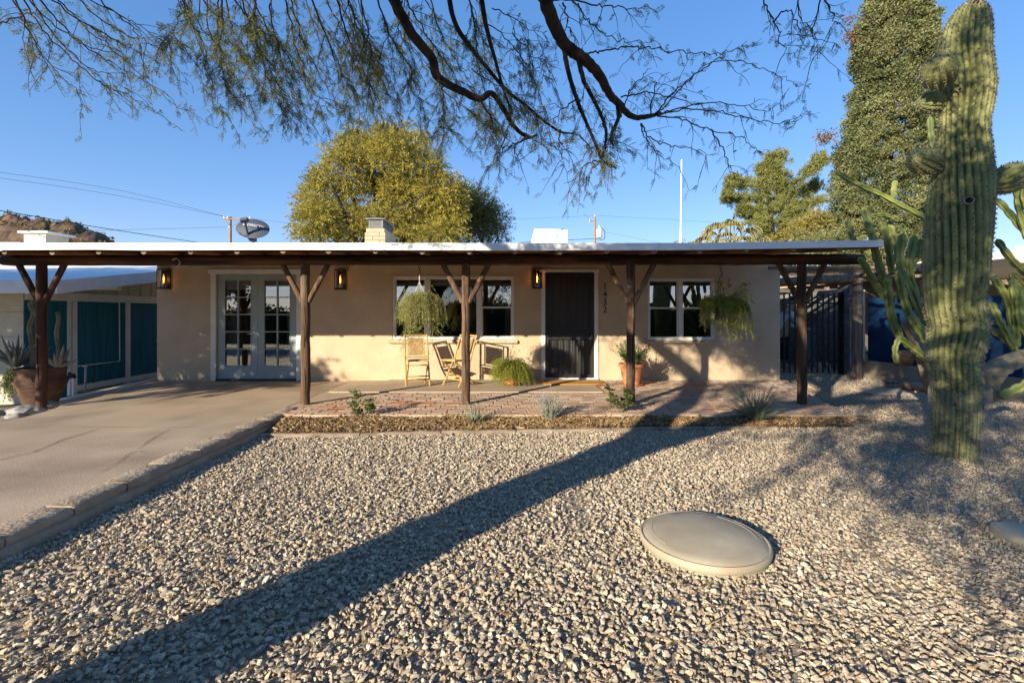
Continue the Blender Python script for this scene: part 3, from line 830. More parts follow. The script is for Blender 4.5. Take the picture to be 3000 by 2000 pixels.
# roof: porch part and main part, low slope
def roof_z(y): return 2.150 + 0.105 * (y - 6.13) if y < 13 else 2.150 + 0.105 * 6.87 - 0.105 * (y - 13)
mb = MB()
for (x0, x1, y0, y1) in ((-7.25, 4.74, 6.135, 8.98), (-7.25, 5.42, 8.981, 13.0), (-7.25, 5.42, 13.001, 17.5)):
    za, zb = roof_z(y0), roof_z(y1)
    if y1 <= 13: zb = 2.150 + 0.105 * (y1 - 6.13)
    if y0 > 13: za = roof_z(y0)
    vs = [(x0, y0, za), (x1, y0, za), (x1, y1, zb), (x0, y1, zb), (x0, y0, za + .05), (x1, y0, za + .05), (x1, y1, zb + .05), (x0, y1, zb + .05)]
    mb.add(vs, [(3, 2, 1, 0), (4, 5, 6, 7), (0, 1, 5, 4), (1, 2, 6, 5), (2, 3, 7, 6), (3, 0, 4, 7)])
roof = build(mb, 'roof', m_roof, house)
# fascia in three lengths, sagging a little like the real one
FS = [(-7.27, -2.15), (-2.147, 1.88), (1.883, 4.745)]
def fz(x): return np.interp(x, [-7.3, -3.0, -0.3, 2.2, 4.8], [2.165, 2.183, 2.175, 2.180, 2.222])
for (a, b_) in FS:
    mb = MB(); vs = []; fs = []; xx = np.linspace(a, b_, 9)
    for x in xx:
        z1 = fz(x) + .012; z0 = z1 - .087 + 0.012 * (x < -5)
        vs += [(x, 6.10, z0), (x, 6.133, z0), (x, 6.133, z1), (x, 6.10, z1), ]
    for i in range(8):
        for k in range(4): fs.append((i * 4 + k, (i + 1) * 4 + k, (i + 1) * 4 + (k + 1) % 4, i * 4 + (k + 1) % 4))
    fs += [(3, 2, 1, 0), (32, 33, 34, 35)]
    mb.add(vs, fs); build(mb, 'fascia', m_fascia, house)
# right-hand verge of the porch roof
mb = MB(); 
mb.add([(4.742, 6.14, 2.14), (4.742, 8.97, 2.43), (4.742, 8.97, 2.52), (4.742, 6.14, 2.222), (4.765, 6.14, 2.14), (4.765, 8.97, 2.43), (4.765, 8.97, 2.52), (4.765, 6.14, 2.222)],
       [(0, 1, 2, 3), (7, 6, 5, 4), (0, 4, 5, 1), (3, 2, 6, 7), (0, 3, 7, 4), (1, 5, 6, 2)])
build(mb, 'verge', m_fascia, house)
# porch ceiling boards (run along the house)
y = 6.15; me = None
while y < 9.0:
    z = roof_z(y + .08) - 0.012
    mb = MB(); mb.obox((-1.25, y + .085, z), (5.95, 0, 0), (0, .083, .083 * .105), (0, -.001, .009))
    build(mb, 'ceiling_board', m_deck, house); y += 0.172
# rafters: round poles with pale cut ends
for k in range(21):
    x = -7.13 + 0.597 * k
    if x > 4.72: break
    mb = MB(); r = R.uniform(.034, .041)
    y0 = 6.145 + R.uniform(0, .03); zc = 2.096 + (fz(x) - 2.178)
    P = [(x + R.uniform(-.01, .01), y0 + t * (9.30 - y0), zc + 0.105 * t * (9.3 - y0)) for t in np.linspace(0, 1, 7)]
    mb.tube(P, [r * R.uniform(.93, 1.05) for _ in P], 12, caps=False)
    ra = build(mb, 'rafter', m_rafter, house, smooth=50)
    mb = MB(); c = Vector(P[0]); vs = [c + Vector((math.cos(a) * r * .98, -.002, math.sin(a) * r * .98)) for a in np.arange(12) * PI / 6] + [c + Vector((0, -.004, 0))]
    mb.add(vs, [(j, (j + 1) % 12, 12) for j in range(12)]); build(mb, 'cut_end', m_endgrain, ra)
# porch beam: two long logs end to end
def log(P, r, n, wob, seg, mat_, name, parent, smooth=50, ends=None):
    Q = []
    P = [Vector(p) for p in P]
    for i in range(len(P) - 1):
        for j in range(seg): Q.append(P[i].lerp(P[i + 1], j / seg))
    Q.append(P[-1])
    rr = [r * (1 + R.uniform(-wob, wob)) for _ in Q]
    if ends: rr[0] *= ends; rr[-1] *= ends
    mb = MB(); mb.tube(Q, rr, n, wob=wob * .5)
    return build(mb, name, mat_, parent, smooth)
for a, b_, z in ((-7.30, -2.95, 2.058), (-2.945, 1.70, 2.062), (1.705, 5.02, 2.068)):
    log([(a, 6.85, z), (b_, 6.85, z + .002)], 0.078, 14, .045, 26, m_log, 'beam', house, ends=.93)
# posts with Y braces
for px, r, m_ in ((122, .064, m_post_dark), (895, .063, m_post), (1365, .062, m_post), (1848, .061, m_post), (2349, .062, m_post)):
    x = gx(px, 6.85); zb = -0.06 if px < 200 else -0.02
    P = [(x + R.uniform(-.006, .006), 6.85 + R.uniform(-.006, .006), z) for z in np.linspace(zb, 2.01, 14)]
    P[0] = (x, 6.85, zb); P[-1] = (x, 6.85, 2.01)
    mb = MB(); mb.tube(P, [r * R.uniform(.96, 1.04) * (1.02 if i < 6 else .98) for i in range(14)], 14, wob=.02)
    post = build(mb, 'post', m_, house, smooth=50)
    for s in (-1, 1):
        j = R.uniform(-.03, .03)
        b0 = Vector((x + s * .045, 6.85, 1.46 + j)); b1 = Vector((x + s * .335, 6.85, 2.015))
        mb = MB(); mb.tube([b0.lerp(b1, t) for t in np.linspace(0, 1, 6)], [.040 * R.uniform(.94, 1.05) for _ in range(6)], 10, wob=.02)
        build(mb, 'brace', m_, post, smooth=50)
    # drying split down the post
    mb = MB(); vs = []; fs = []; n = 12; a0 = -PI / 2 + R.uniform(-.35, .45)
    for i in range(n):
        z = 0.15 + 1.25 * i / (n - 1); a = a0 + .10 * math.sin(i * .9) ; w = .0045 * math.sin(PI * (i + .3) / n) + .001
        c = Vector((x + math.cos(a) * (r + .0015), 6.85 + math.sin(a) * (r + .0015), z)); tdir = Vector((-math.sin(a), math.cos(a), 0))
        vs += [c - tdir * w, c + tdir * w]
    for i in range(n - 1): fs.append((2 * i, 2 * i + 1, 2 * i + 3, 2 * i + 2))
    mb.add(vs, fs); build(mb, 'split', m_hole, post)

# ---- windows
def frame(mb, x0, x1, z0, z1, w, y0, y1):
    mb.box((x0, y0, z0), (x0 + w, y1, z1)); mb.box((x1 - w, y0, z0), (x1, y1, z1))
    mb.box((x0 + w, y0, z0), (x1 - w, y1, z0 + w)); mb.box((x0 + w, y0, z1 - w), (x1 - w, y1, z1))
def pane(parent, x0, x1, z0, z1, y, m_=None):
    mb = MB(); mb.box((x0, y, z0), (x1, y + .005, z1)); return build(mb, 'pane', m_ or m_glass, parent)
def curtain(parent, x0, x1, z0, z1, y, side=0):
    mb = MB(); vs = []; fs = []; n = 24
    for i in range(n + 1):
        u = i / n; x = x0 + (x1 - x0) * u
        for j, v in enumerate((0, .35, .7, 1)):
            pull = (1 - v) * 0
            vs.append((x + side * .10 * (1 - v) ** 2 * (u if side > 0 else 1 - u), y + .03 * math.sin(u * 26) + .01 * j, z0 + (z1 - z0) * v))
    for i in range(n):
        for j in range(3): fs.append((i * 4 + j, (i + 1) * 4 + j, (i + 1) * 4 + j + 1, i * 4 + j + 1))
    mb.add(vs, fs); return build(mb, 'curtain', m_curtain, parent, smooth=60)
def blind(parent, x0, x1, z0, z1, y):
    mb = MB()
    n = 3
    for i in range(n): mb.bevbox((x0, y - .008 * i, z0 + (z1 - z0) * i / n + .002), (x1, y + .03, z0 + (z1 - z0) * (i + 1) / n), .004)
    return build(mb, 'blind', m_fabric, parent)
def hung(win, x0, x1, z0, z1, zr, yb=YW + .055):
    """single-hung unit: upper sash, lower sash with screen, meeting rail"""
    mb = MB(); frame(mb, x0, x1, zr - .02, z1, .022, yb + .018, yb + .045); build(mb, 'upper_sash', m_trim, win)
    mb = MB(); frame(mb, x0, x1, z0, zr + .02, .026, yb - .012, yb + .016); build(mb, 'lower_sash', m_trim, win)
    pane(win, x0 + .022, x1 - .022, zr, z1 - .022, yb + .03, m_glass_hi); pane(win, x0 + .026, x1 - .026, z0 + .026, zr - .006, yb + .002)
def window_unit(x0, x1, z0, z1, parts):
    mb = MB(); frame(mb, x0 + .001, x1 - .001, z0 + .001, z1 - .001, .036, YW + .015, YW + .13)
    for a, b_ in parts: mb.box((a, YW + .016, z0 + .037), (b_, YW + .129, z1 - .037))
    win = build(mb, 'window', m_trim, house)
    return win
def sill(x0, x1, z0, z1):
    mb = MB(); mb.bevbox((x0, YW - .055, z0), (x1, YW + .01, z1), .012); build(mb, 'sill', m_stucco, house, smooth=30)
# wide window
z0, z1 = wz(993), wz(810)
big = window_unit(wx(1150), wx(1506), z0, z1, [(wx(1245), wx(1258)), (wx(1397), wx(1410))])
zr = wz(901)
hung(big, wx(1150) + .037, wx(1245), z0 + .037, z1 - .037, zr)
hung(big, wx(1410), wx(1506) - .037, z0 + .037, z1 - .037, zr)
mb = MB(); frame(mb, wx(1258), wx(1397), z0 + .037, z1 - .037, .014, YW + .07, YW + .095); build(mb, 'fixed_sash', m_trim, big)
pane(big, wx(1258) + .014, wx(1397) - .014, z0 + .051, z1 - .051, YW + .08)
for a, b_ in ((1155, 1245), (1258, 1397), (1410, 1500)): blind(big, wx(a) + .01, wx(b_) - .01, z1 - .17, z1 - .04, YW + .19)
curtain(big, wx(1152), wx(1192), .3, z1 - .05, YW + .27, -1); curtain(big, wx(1478), wx(1504), .3, z1 - .05, YW + .27, 1)
sill(wx(1139), wx(1516), wz(1005), wz(995))
mb = MB(); mb.box((wx(1145), YW - .012, z1 + .004), (wx(1511), YW + .012, z1 + .03)); build(mb, 'head_trim', m_stucco, house)
# small window
z0, z1 = wz(996), wz(815)
sm = window_unit(wx(1898), wx(2095), z0, z1, [(wx(1989), wx(2001))])
hung(sm, wx(1898) + .037, wx(1989), z0 + .037, z1 - .037, wz(903)); hung(sm, wx(2001), wx(2095) - .037, z0 + .037, z1 - .037, wz(903))
blind(sm, wx(1902), wx(1988), z1 - .15, z1 - .04, YW + .19); blind(sm, wx(2002), wx(2092), z1 - .15, z1 - .04, YW + .19)
sill(wx(1888), wx(2106), wz(1005), wz(997.5))

# ---- french doors
for a, b_ in ((-5.87, -5.7735), (-4.1995, -4.10)):
    mb = MB(); mb.box((a, YW - .025, -.01), (b_, YW + .06, 2.068)); build(mb, 'door_casing', m_trim, house)
mb = MB(); mb.bevbox((-5.90, YW - .045, 2.075), (-4.07, YW + .02, 2.165), .008); mb.box((-5.86, YW - .03, 2.069), (-4.11, YW + .015, 2.0745)); build(mb, 'door_head', m_trim, house)
mb = MB(); mb.box((-5.772, YW - .03, -.012), (-4.201, YW + .15, .018)); build(mb, 'threshold', m_black, house)
YD = YW + .035
def french(x0, x1, hinge):
    gx0, gx1 = x0 + .135, x1 - .115 if hinge < 0 else x1 - .135
    if hinge > 0: gx0 = x0 + .125
    gz0, gz1 = .265, 1.955
    mb = MB()
    mb.box((x0, YD, .022), (gx0, YD + .045, 2.06)); mb.box((gx1, YD, .022), (x1, YD + .045, 2.06))
    mb.box((gx0, YD, .022), (gx1, YD + .045, gz0)); mb.box((gx0, YD, gz1), (gx1, YD + .045, 2.06))
    d = build(mb, 'door', m_doorpaint, house)
    mb = MB(); frame(mb, gx0, gx1, gz0, gz1, .014, YD - .008, YD - .0005); build(mb, 'glazing_bead', m_doorpaint, d)
    cx = (gx0 + gx1) / 2; mb = MB(); mb.box((cx - .011, YD - .006, gz0), (cx + .011, YD + .04, gz1))
    rows_ = [gz0 + (gz1 - gz0) * k / 5 for k in range(6)]
    for k in range(1, 5):
        mb.box((gx0, YD - .004, rows_[k] - .0105), (cx - .0115, YD + .038, rows_[k] + .0105)); mb.box((cx + .0115, YD - .004, rows_[k] - .0105), (gx1, YD + .038, rows_[k] + .0105))
    build(mb, 'glazing_bar', m_doorpaint, d)
    for k in range(5):
        for a, b_ in ((gx0, cx - .011), (cx + .011, gx1)):
            mb = MB(); tq = R.uniform(-.0018, .0018)
            mb.add([(a, YD + .02 + tq, rows_[k]), (b_, YD + .02 - tq, rows_[k]), (b_, YD + .02 - tq, rows_[k + 1]), (a, YD + .02 + tq, rows_[k + 1])], [(0, 1, 2, 3)])
            build(mb, 'pane', m_glass_hi, d)
    blind(d, gx0 - .02, gx1 + .02, gz1 - .19, gz1 + .03, YD + .07)
    return d, gx0, gx1
dl, ga, gb = french(-5.768, -4.990, -1)
dr, gc, gd = french(-4.985, -4.205, 1)
mb = MB()
mb.lathe([(.028, -.006), (.030, 0), (.024, .012), (.010, .013)], (0, 0, 0), 14)
rot = Matrix.Rotation(PI / 2, 4, 'X')
def knob_parts(x, z):
    q = MB(); q.add([rot @ Vector(v) + Vector((x, YD - .001, z)) for v in mb.v], mb.f); return q
build(knob_parts(-5.045, 1.01), 'deadbolt', m_steel, dl, smooth=40)
q = knob_parts(-5.045, .905); q.tube([(-5.045, YD - .01, .905), (-5.045, YD - .05, .905), (-5.075, YD - .055, .905), (-5.16, YD - .05, .897)], [.011, .011, .011, .007], 8)
build(q, 'handle', m_steel, dl, smooth=40)
for z in (.25, 1.05, 1.85):
    mb2 = MB(); mb2.tube([(-5.775, YD - .006, z - .045), (-5.775, YD - .006, z + .045)], .008, 8); build(mb2, 'hinge', m_steel, dl, smooth=40)
curtain(dl, ga - .02, ga + .17, .1, 1.95, YD + .16, -1); curtain(dr, gd - .15, gd + .02, .1, 1.95, YD + .16, 1)
# little table lamp glimpsed behind the right-hand leaf
mb = MB(); mb.lathe([(.10, 0), (.06, .16)], (-4.83, YW + 1.2, 1.28), 14, caps=False); build(mb, 'lamp_shade', emit_mat('lit_shade', (1.0, .55, .22, 1), .9), house, smooth=40)

# ---- security door
x0, x1, zt = wx(1597), wx(1741), wz(797)
for a, b_ in ((x0 - .078, x0 - .0005), (x1 + .0005, x1 + .075)):
    mb = MB(); mb.box((a, YW - .022, .0455), (b_, YW + .05, zt + .001)); build(mb, 'door_casing', m_trim, house)
mb = MB(); mb.bevbox((x0 - .095, YW - .04, zt + .002), (x1 + .085, YW + .02, zt + .055), .006); build(mb, 'door_head', m_trim, house)
mb = MB(); mb.box((x0 - .078, YW - .035, -.012), (x1 + .075, YW + .13, .045)); build(mb, 'threshold', m_trim, house)
mb = MB(); frame(mb, x0 + .012, x1 - .012, .05, zt - .015, .055, YW + .012, YW + .05)
mb.box((x0 + .067, YW + .012, .985), (x1 - .067, YW + .05, 1.015)); mb.box((x0 + .067, YW + .012, .80), (x1 - .067, YW + .05, .83))
sd = build(mb, 'security_door', m_black, house)
nb = 7; xa, xb = x0 + .067, x1 - .067
for zlo, zhi in ((.105, .80), (1.015, zt - .07)):
    for k in range(1, nb):
        xx_ = xa + (xb - xa) * k / nb; q = MB(); q.box((xx_ - .011, YW + .006, zlo), (xx_ + .011, YW + .028, zhi)); build(q, 'bar', m_black, sd)
# scroll panel
mb = MB()
for sx in (-1, 1):
    c = (xa + xb) / 2
    for s_ in (.09, .26):
        P = [(c + sx * (s_ + .055 * math.cos(t) * (1 - t / 14)), YW + .022, .907 + .05 * math.sin(t) * (1 - t / 14)) for t in np.linspace(0, 9, 26)]
        mb.tube(P, .006, 6)
mb.box((xa, YW + .015, .90), (xb, YW + .028, .912)); build(mb, 'scroll', m_black, sd, smooth=40)
mb = MB(); mb.box((xa, YW + .052, .105), (xb, YW + .056, zt - .07)); build(mb, 'perforated_screen', m_screen_t, sd)
mb = MB(); mb.bevbox((x0 + .018, YW - .005, .84), (x0 + .060, YW + .012, .98), .004); mb.tube([(x0 + .04, YW - .005, .90), (x0 + .04, YW - .04, .90), (x0 + .085, YW - .045, .90)], .009, 8); build(mb, 'handle', m_black, sd)
# pale inner door behind the bars
mb = MB(); mb.box((x0 + .005, YW + .10, .05), (x1 - .005, YW + .14, zt - .002)); build(mb, 'inner_door', mat('grey_inner_door', (.34, .35, .33), (.42, .43, .40), 4, .5, stretch=(5, 1, .4)), house)

# ---- house number 1432 (flat metal numerals, one part each)
def numeral(ch, cx, zc, h):
    cu = bpy.data.curves.new('n', 'FONT'); cu.body = ch; cu.size = h * 1.38; cu.extrude = .006; cu.align_x = 'CENTER'; cu.align_y = 'CENTER'
    t = bpy.data.objects.new('n', cu); COL.objects.link(t)
    bpy.context.view_layer.update()
    me = bpy.data.meshes.new_from_object(t.evaluated_get(bpy.context.evaluated_depsgraph_get()))
    bpy.data.objects.remove(t)
    co = np.array([v.co[:] for v in me.vertices]); mid = (co.min(0) + co.max(0)) / 2
    hh = co[:, 1].max() - co[:, 1].min(); s = h / hh
    for v in me.vertices:
        p = (v.co - Vector(mid)) * s
        v.co = (cx + p.x * .92, YW - .012 + p.z * -1, zc + p.y)
    me.materials.clear(); me.materials.append(m_black)
    o = bpy.data.objects.new('house_number', me); place(o, house)
for ch, y0_, y1_ in (('1', 829, 848), ('4', 851.5, 870.5), ('3', 875, 894), ('2', 898, 916)):
    numeral(ch, wx(1772), wz((y0_ + y1_) / 2), (y1_ - y0_) / 150)

# ---- chimney on the roof (part of the roof)
def block_course(mb, x0, x1, y0, y1, z0, z1): mb.bevbox((x0, y0, z0), (x1, y1, z1), .006)
mb = MB(); mb.box((-3.37, 11.02, 2.5), (-2.94, 11.95, 3.16)); ch = build(mb, 'chimney', m_mortar, roof)
for i, (z0, z1) in enumerate(((2.90, 2.985), (2.992, 3.075), (3.082, 3.165))):
    for a, b_ in (((-3.39, -3.215), (-3.205, -2.92)) if i % 2 else ((-3.39, -3.06), (-3.05, -2.92))):
        mb = MB(); block_course(mb, a, b_, 11.0, 11.19, z0, z1); build(mb, 'block', m_tancap, ch)
    for a, b_ in ((11.2, 11.58), (11.59, 11.98)):
        mb = MB(); block_course(mb, -3.1, -2.92, a, b_, z0, z1); build(mb, 'block', m_tancap, ch)
mb = MB(); block_course(mb, -3.365, -2.945, 11.025, 11.95, 3.17, 3.265); build(mb, 'chimney_top', m_tancap, ch)
# spark arrestor: mesh sides and pitched cap
mb = MB(); zb, zt2 = 3.266, 3.47
for i in range(13):
    t = i / 12
    for x0_, x1_, s_ in ((-3.30, -3.01, 1),):
        pass
def lattice(p0, ux, uz, nx, nz, mb, th=.004):
    p0, ux, uz = Vector(p0), Vector(ux), Vector(uz)
    nn = ux.cross(uz).normalized() * th
    for i in range(-nz, nx + 1):
        for s_ in (1, -1):
            a = (i, 0) if s_ > 0 else (i, nz); b_ = (i + nz, nz) if s_ > 0 else (i + nz, 0)
            (xa_, za_), (xb_, zb_) = a, b_
            if xa_ < 0: f = -xa_ / (xb_ - xa_); za_ += (zb_ - za_) * f; xa_ = 0
            if xb_ > nx: f = (nx - xa_) / (xb_ - xa_); zb_ = za_ + (zb_ - za_) * f; xb_ = nx
            if xb_ - xa_ < .01: continue
            A = p0 + ux * (xa_ / nx) + uz * (za_ / nz); B = p0 + ux * (xb_ / nx) + uz * (zb_ / nz)
            mb.tube([A, B], th, 4)
lattice((-3.30, 11.06, zb), (.30, 0, 0), (0, 0, zt2 - zb), 12, 8, mb)
lattice((-3.0, 11.06, zb), (0, .85, 0), (0, 0, zt2 - zb), 30, 8, mb)
for x in (-3.30, -3.0):
    for y in (11.06, 11.91): mb.box((x - .012, y - .012, zb), (x + .012, y + .012, zt2))
arr = build(mb, 'spark_arrestor', m_mesh, ch)
mb = MB(); mb.add([(-3.375, 10.99, 3.475), (-2.925, 10.99, 3.475), (-2.925, 11.98, 3.44), (-3.375, 11.98, 3.44), (-3.375, 10.99, 3.492), (-2.925, 10.99, 3.492), (-2.925, 11.98, 3.457), (-3.375, 11.98, 3.457)],
       [(3, 2, 1, 0), (4, 5, 6, 7), (0, 1, 5, 4), (1, 2, 6, 5), (2, 3, 7, 6), (3, 0, 4, 7)])
mb.add([(-3.30, 11.03, 3.492), (-3.0, 11.03, 3.492), (-3.0, 11.9, 3.46), (-3.3, 11.9, 3.46), (-3.25, 11.1, 3.53), (-3.05, 11.1, 3.53), (-3.05, 11.8, 3.51), (-3.25, 11.8, 3.51)], [(4, 5, 6, 7), (0, 1, 5, 4), (1, 2, 6, 5), (2, 3, 7, 6), (3, 0, 4, 7)])
build(mb, 'chimney_cap', m_mesh, ch)

# ------------------------------------------------------------------ wall lanterns
def lantern(cx, zc, label):
    t = thing('wall_lantern', label, 'wall light', (cx, YW - .002, zc), 'lit wall lanterns on the house front', local=True)
    w, h, dp = .092, .19, .135
    mb = MB(); mb.bevbox((-w, -.022, -h), (w, -.001, h), .004); build(mb, 'back_plate', m_black, t)
    mb = MB(); e = .009
    for sx in (-1, 1): mb.box((sx * w - e / 2, -dp, -h), (sx * w + e / 2, -dp + e, h))
    for z in (-h, h):
        mb.box((-w, -dp + .0005, z - e / 2), (w, -dp + e - .0005, z + e / 2))
        for sx in (-1, 1): mb.box((sx * w - e / 2 + .0005, -dp + e, z - e / 2 + .0005), (sx * w + e / 2 - .0005, -.022, z + e / 2 - .0005))
    build(mb, 'cage', m_black, t)
    mb = MB(); mb.box((-w + .006, -dp + .011, h - .016), (w - .006, -.023, h - .006)); build(mb, 'cap', m_black, t)
    mb = MB(); mb.box((-w + .006, -dp + .011, -h + .006), (w - .006, -.023, -h + .03)); build(mb, 'base', m_black, t)
    mb = MB(); mb.lathe([(.055, -h + .035), (.055, h - .02)], (0, -.075, 0), 18, caps=False); build(mb, 'glass_tube', m_lampglass, t, smooth=40)
    mb = MB(); mb.lathe([(.014, -.155), (.016, -.10), (.013, -.098)], (0, -.075, 0), 12); build(mb, 'socket', m_black, t, smooth=40)
    mb = MB(); mb.lathe([(.012, -.098), (.019, -.07), (.020, .06), (.012, .085), (.001, .09)], (0, -.075, 0), 12, caps=False); b = build(mb, 'bulb', m_bulbglass, t, smooth=60)
    mb = MB()
    for k in range(4):
        a = k * PI / 2; mb.tube([(math.cos(a) * .005, -.075 + math.sin(a) * .005, -.07), (math.cos(a) * .008, -.075 + math.sin(a) * .008, .05)], .0035, 6)
    build(mb, 'filament', m_bulb, b)
    # its own warm light
    L = bpy.data.lights.new('lantern_light', 'POINT'); L.energy = 0.6; L.color = (1.0, .50, .18); L.shadow_soft_size = .02
    lo = bpy.data.objects.new('lantern_light', L); COL.objects.link(lo); lo.parent = t; lo.location = (0, -.075, 0)
lantern(wx(488), wz(818), 'lit black wall lantern on the stucco left of the french doors')
lantern(wx(1001), wz(820), 'lit black wall lantern between the french doors and the wide window')
lantern(wx(1573), wz(817), 'lit black wall lantern beside the black security door')
# ------------------------------------------------------------------ folding bamboo chairs
def make_chair(label, x, y, rz):
    t = thing('folding_chair', label, 'chair', (x, y, .012), 'bamboo chairs on the porch', rotz=rz, local=True)
    HW = .205
    def up(sx, f):      # upright: front foot -> pivot -> back top (front is -y)
        pts = [Vector((sx * HW, -.20, 0)), Vector((sx * HW, -.02, .30)), Vector((sx * HW, .085, .47)), Vector((sx * HW, .17, .70)), Vector((sx * HW, .245, .885))]
        return pts
    for sx in (-1, 1):
        mb = MB(); P = spline(up(sx, 0), 5); mb.tube(P, [.0155 + (.003 if i % 5 == 0 else 0) for i in range(len(P))], 9); build(mb, 'upright', m_bamboo, t, smooth=50)
        w = HW - .036
        mb = MB(); mb.tube([Vector((sx * w, -.245, .455)).lerp(Vector((sx * w, .23, 0)), q) for q in np.linspace(0, 1, 9)], [.0145, .0145, .017, .0145, .0145, .017, .0145, .0145, .0145], 9); build(mb, 'leg', m_bamboo, t, smooth=50)
        mb = MB(); mb.tube([(sx * w, -.27, .462), (sx * w, .10, .445)], .015, 9); build(mb, 'seat_rail', m_bamboo, t, smooth=50)
    def rung(y_, z_, w_, nm='rung', r=.011):
        mb = MB(); mb.tube([(-w_, y_, z_), (0, y_, z_ + .001), (w_, y_, z_)], r, 8); build(mb, nm, m_bamboo, t, smooth=50)
    rung(.245, .885, HW + .012, 'top_rail', .013); rung(.095, .495, HW, 'back_rail')
    rung(-.10, .165, HW); rung(-.13, .115, HW); rung(.165, .065, HW - .036); rung(.04, .35, HW - .02)
    rung(-.255, .458, HW - .03, 'seat_rung', .013); rung(.09, .445, HW - .03, 'seat_rung')
    # woven rush seat and back: four triangles of cord meeting at the middle
    def weave(c, ux, uz, nrm, name, n=11):
        c, ux, uz, nrm = map(Vector, (c, ux, uz, nrm)); mb = MB()
        mb.obox(c, ux, uz, nrm * .006)
        for k in range(n):
            s_ = 1 - (k + .5) / n
            for (a, b_) in ((ux, uz), (uz, ux), (-ux, uz), (-uz, ux)):
                p = c + a * s_ + nrm * .0075; q_ = b_ * s_
                mb.tube([p - q_, p + q_], .0062, 5, caps=False)
        return build(mb, name, m_rush, t, smooth=60)
    weave((0, -.08, .458), (.15, 0, 0), (0, .165, -.005), (0, 0, 1), 'woven_seat')
    d = Vector((0, .165, .42)).normalized()
    weave((0, .163, .685), (.125, 0, 0), d * .165, Vector((0, -d.z, d.y)), 'woven_back')
    for sx in (-1, 1):
        mb = MB(); mb.tube([Vector((sx * .14, .163, .685)) + d * s_ for s_ in (-.20, 0, .215)], .010, 8); build(mb, 'back_stile', m_bamboo, t, smooth=50)
    return t
d = 8.62
make_chair('bamboo folding chair seen square on, under the hanging fern and wide window', gx(1222, d) , d, math.radians(17))
make_chair('bamboo folding chair turned sideways behind a log post by the potted fern', gx(1345, d), d - .02, math.radians(-40))

# ------------------------------------------------------------------ foliage helpers
def stems_and_leaves(c, n, L, spread, droop, leaf_l, leaf_w, per, up=.6, lift=0.0, squash=1.0, stem_r=.0016, seg=7):
    """thin arching stems from a crown; returns stem quads, leaf quads, leaf var"""
    SQ = []; LP = []; LD = []
    for i in range(n):
        a = R.uniform(0, 2 * PI); o = R.uniform(.1, 1) ** .7 * spread
        l = L * R.uniform(.55, 1.15)
        P = [np.array(c) + np.array([R.uniform(-.05, .05) * spread * 2, R.uniform(-.05, .05) * spread * 2, lift])]
        v = np.array([math.cos(a) * o, math.sin(a) * o * squash, up * R.uniform(.5, 1.2)]); v = v / max(np.linalg.norm(v), 1e-6)
        for k in range(seg):
            v = v + np.array([R.uniform(-.12, .12), R.uniform(-.12, .12), -droop * (k + 1) / seg * 1.3]); v /= np.linalg.norm(v)
            P.append(P[-1] + v * l / seg)
        P = np.array(P); SQ.append(tube_q(P, np.linspace(stem_r, stem_r * .4, len(P)), 3))
        k = int(per * R.uniform(.7, 1.2)); t = rng.uniform(.12, 1, k) * (len(P) - 1.001); ii = t.astype(int); f = (t - ii)[:, None]
        LP.append(P[ii] * (1 - f) + P[ii + 1] * f); LD.append(unit(P[ii + 1] - P[ii]) * .5 + rand_dirs(k) * .9)
    LP = np.concatenate(LP); LD = np.concatenate(LD); m = len(LP)
    Q = leaf_quads(LP, LD, rng.uniform(.6, 1.2, m) * leaf_l, rng.uniform(.7, 1.2, m) * leaf_w)
    return np.concatenate(SQ), Q, np.clip(rng.normal(.5, .25, m), 0, 1)

# ---- fern in a low terracotta pot by the security door
d = 8.62; c = (gx(1497, d), d, .012)
t = thing('potted_fern', 'bright green feathery fern spilling over a low terracotta pot by the security door', 'potted plant', c)
mb = MB(); mb.lathe([(.105, 0), (.15, .20), (.165, .26), (.175, .265), (.175, .30), (.155, .30), (.15, .26), (.02, .25)], c, 24); build(mb, 'pot', m_terra, t, smooth=40)
mb = MB(); mb.lathe([(.13, 0), (.17, .035), (.155, .035), (.02, .012)], (c[0], c[1], c[2] + .0), 24); build(mb, 'saucer', m_terra, t, smooth=40)
s, q, v = stems_and_leaves((c[0], c[1], c[2] + .27), 520, .56, .75, .95, .026, .0055, 85, up=.85, stem_r=.0014)
quads_obj('stems', s, m_stem, t); quads_obj('foliage', q, m_fern, t, var=v)
s, q, v = stems_and_leaves((c[0], c[1], c[2] + .27), 7, .55, .3, .15, .035, .012, 26, up=1.2)
quads_obj('tall_shoots', np.concatenate([s, q]), m_fern_pale, t, var=np.concatenate([np.full(len(s), .2), v]))

# ---- shrub in a tall terracotta pot, partly behind the fourth post
d = 8.62; c = (gx(1851, d), d, 0)
t = thing('potted_shrub', 'small leafy shrub in a tall terracotta pot behind the post under the house number', 'potted plant', c)
mb = MB(); mb.lathe([(.145, .03), (.175, .16), (.178, .17), (.205, .33), (.235, .345), (.238, .40), (.215, .40), (.205, .36), (.02, .355)], c, 28); build(mb, 'pot', m_terra, t, smooth=40)
mb = MB(); mb.lathe([(.17, -.002), (.20, .03), (.185, .03), (.02, .012)], c, 28); build(mb, 'saucer', m_terra, t, smooth=40)
s, q, v = stems_and_leaves((c[0], c[1], .37), 80, .44, .8, .04, .030, .013, 75, up=.85, stem_r=.003)
quads_obj('stems', s, m_stem, t); quads_obj('foliage', q, m_rose, t, var=v)

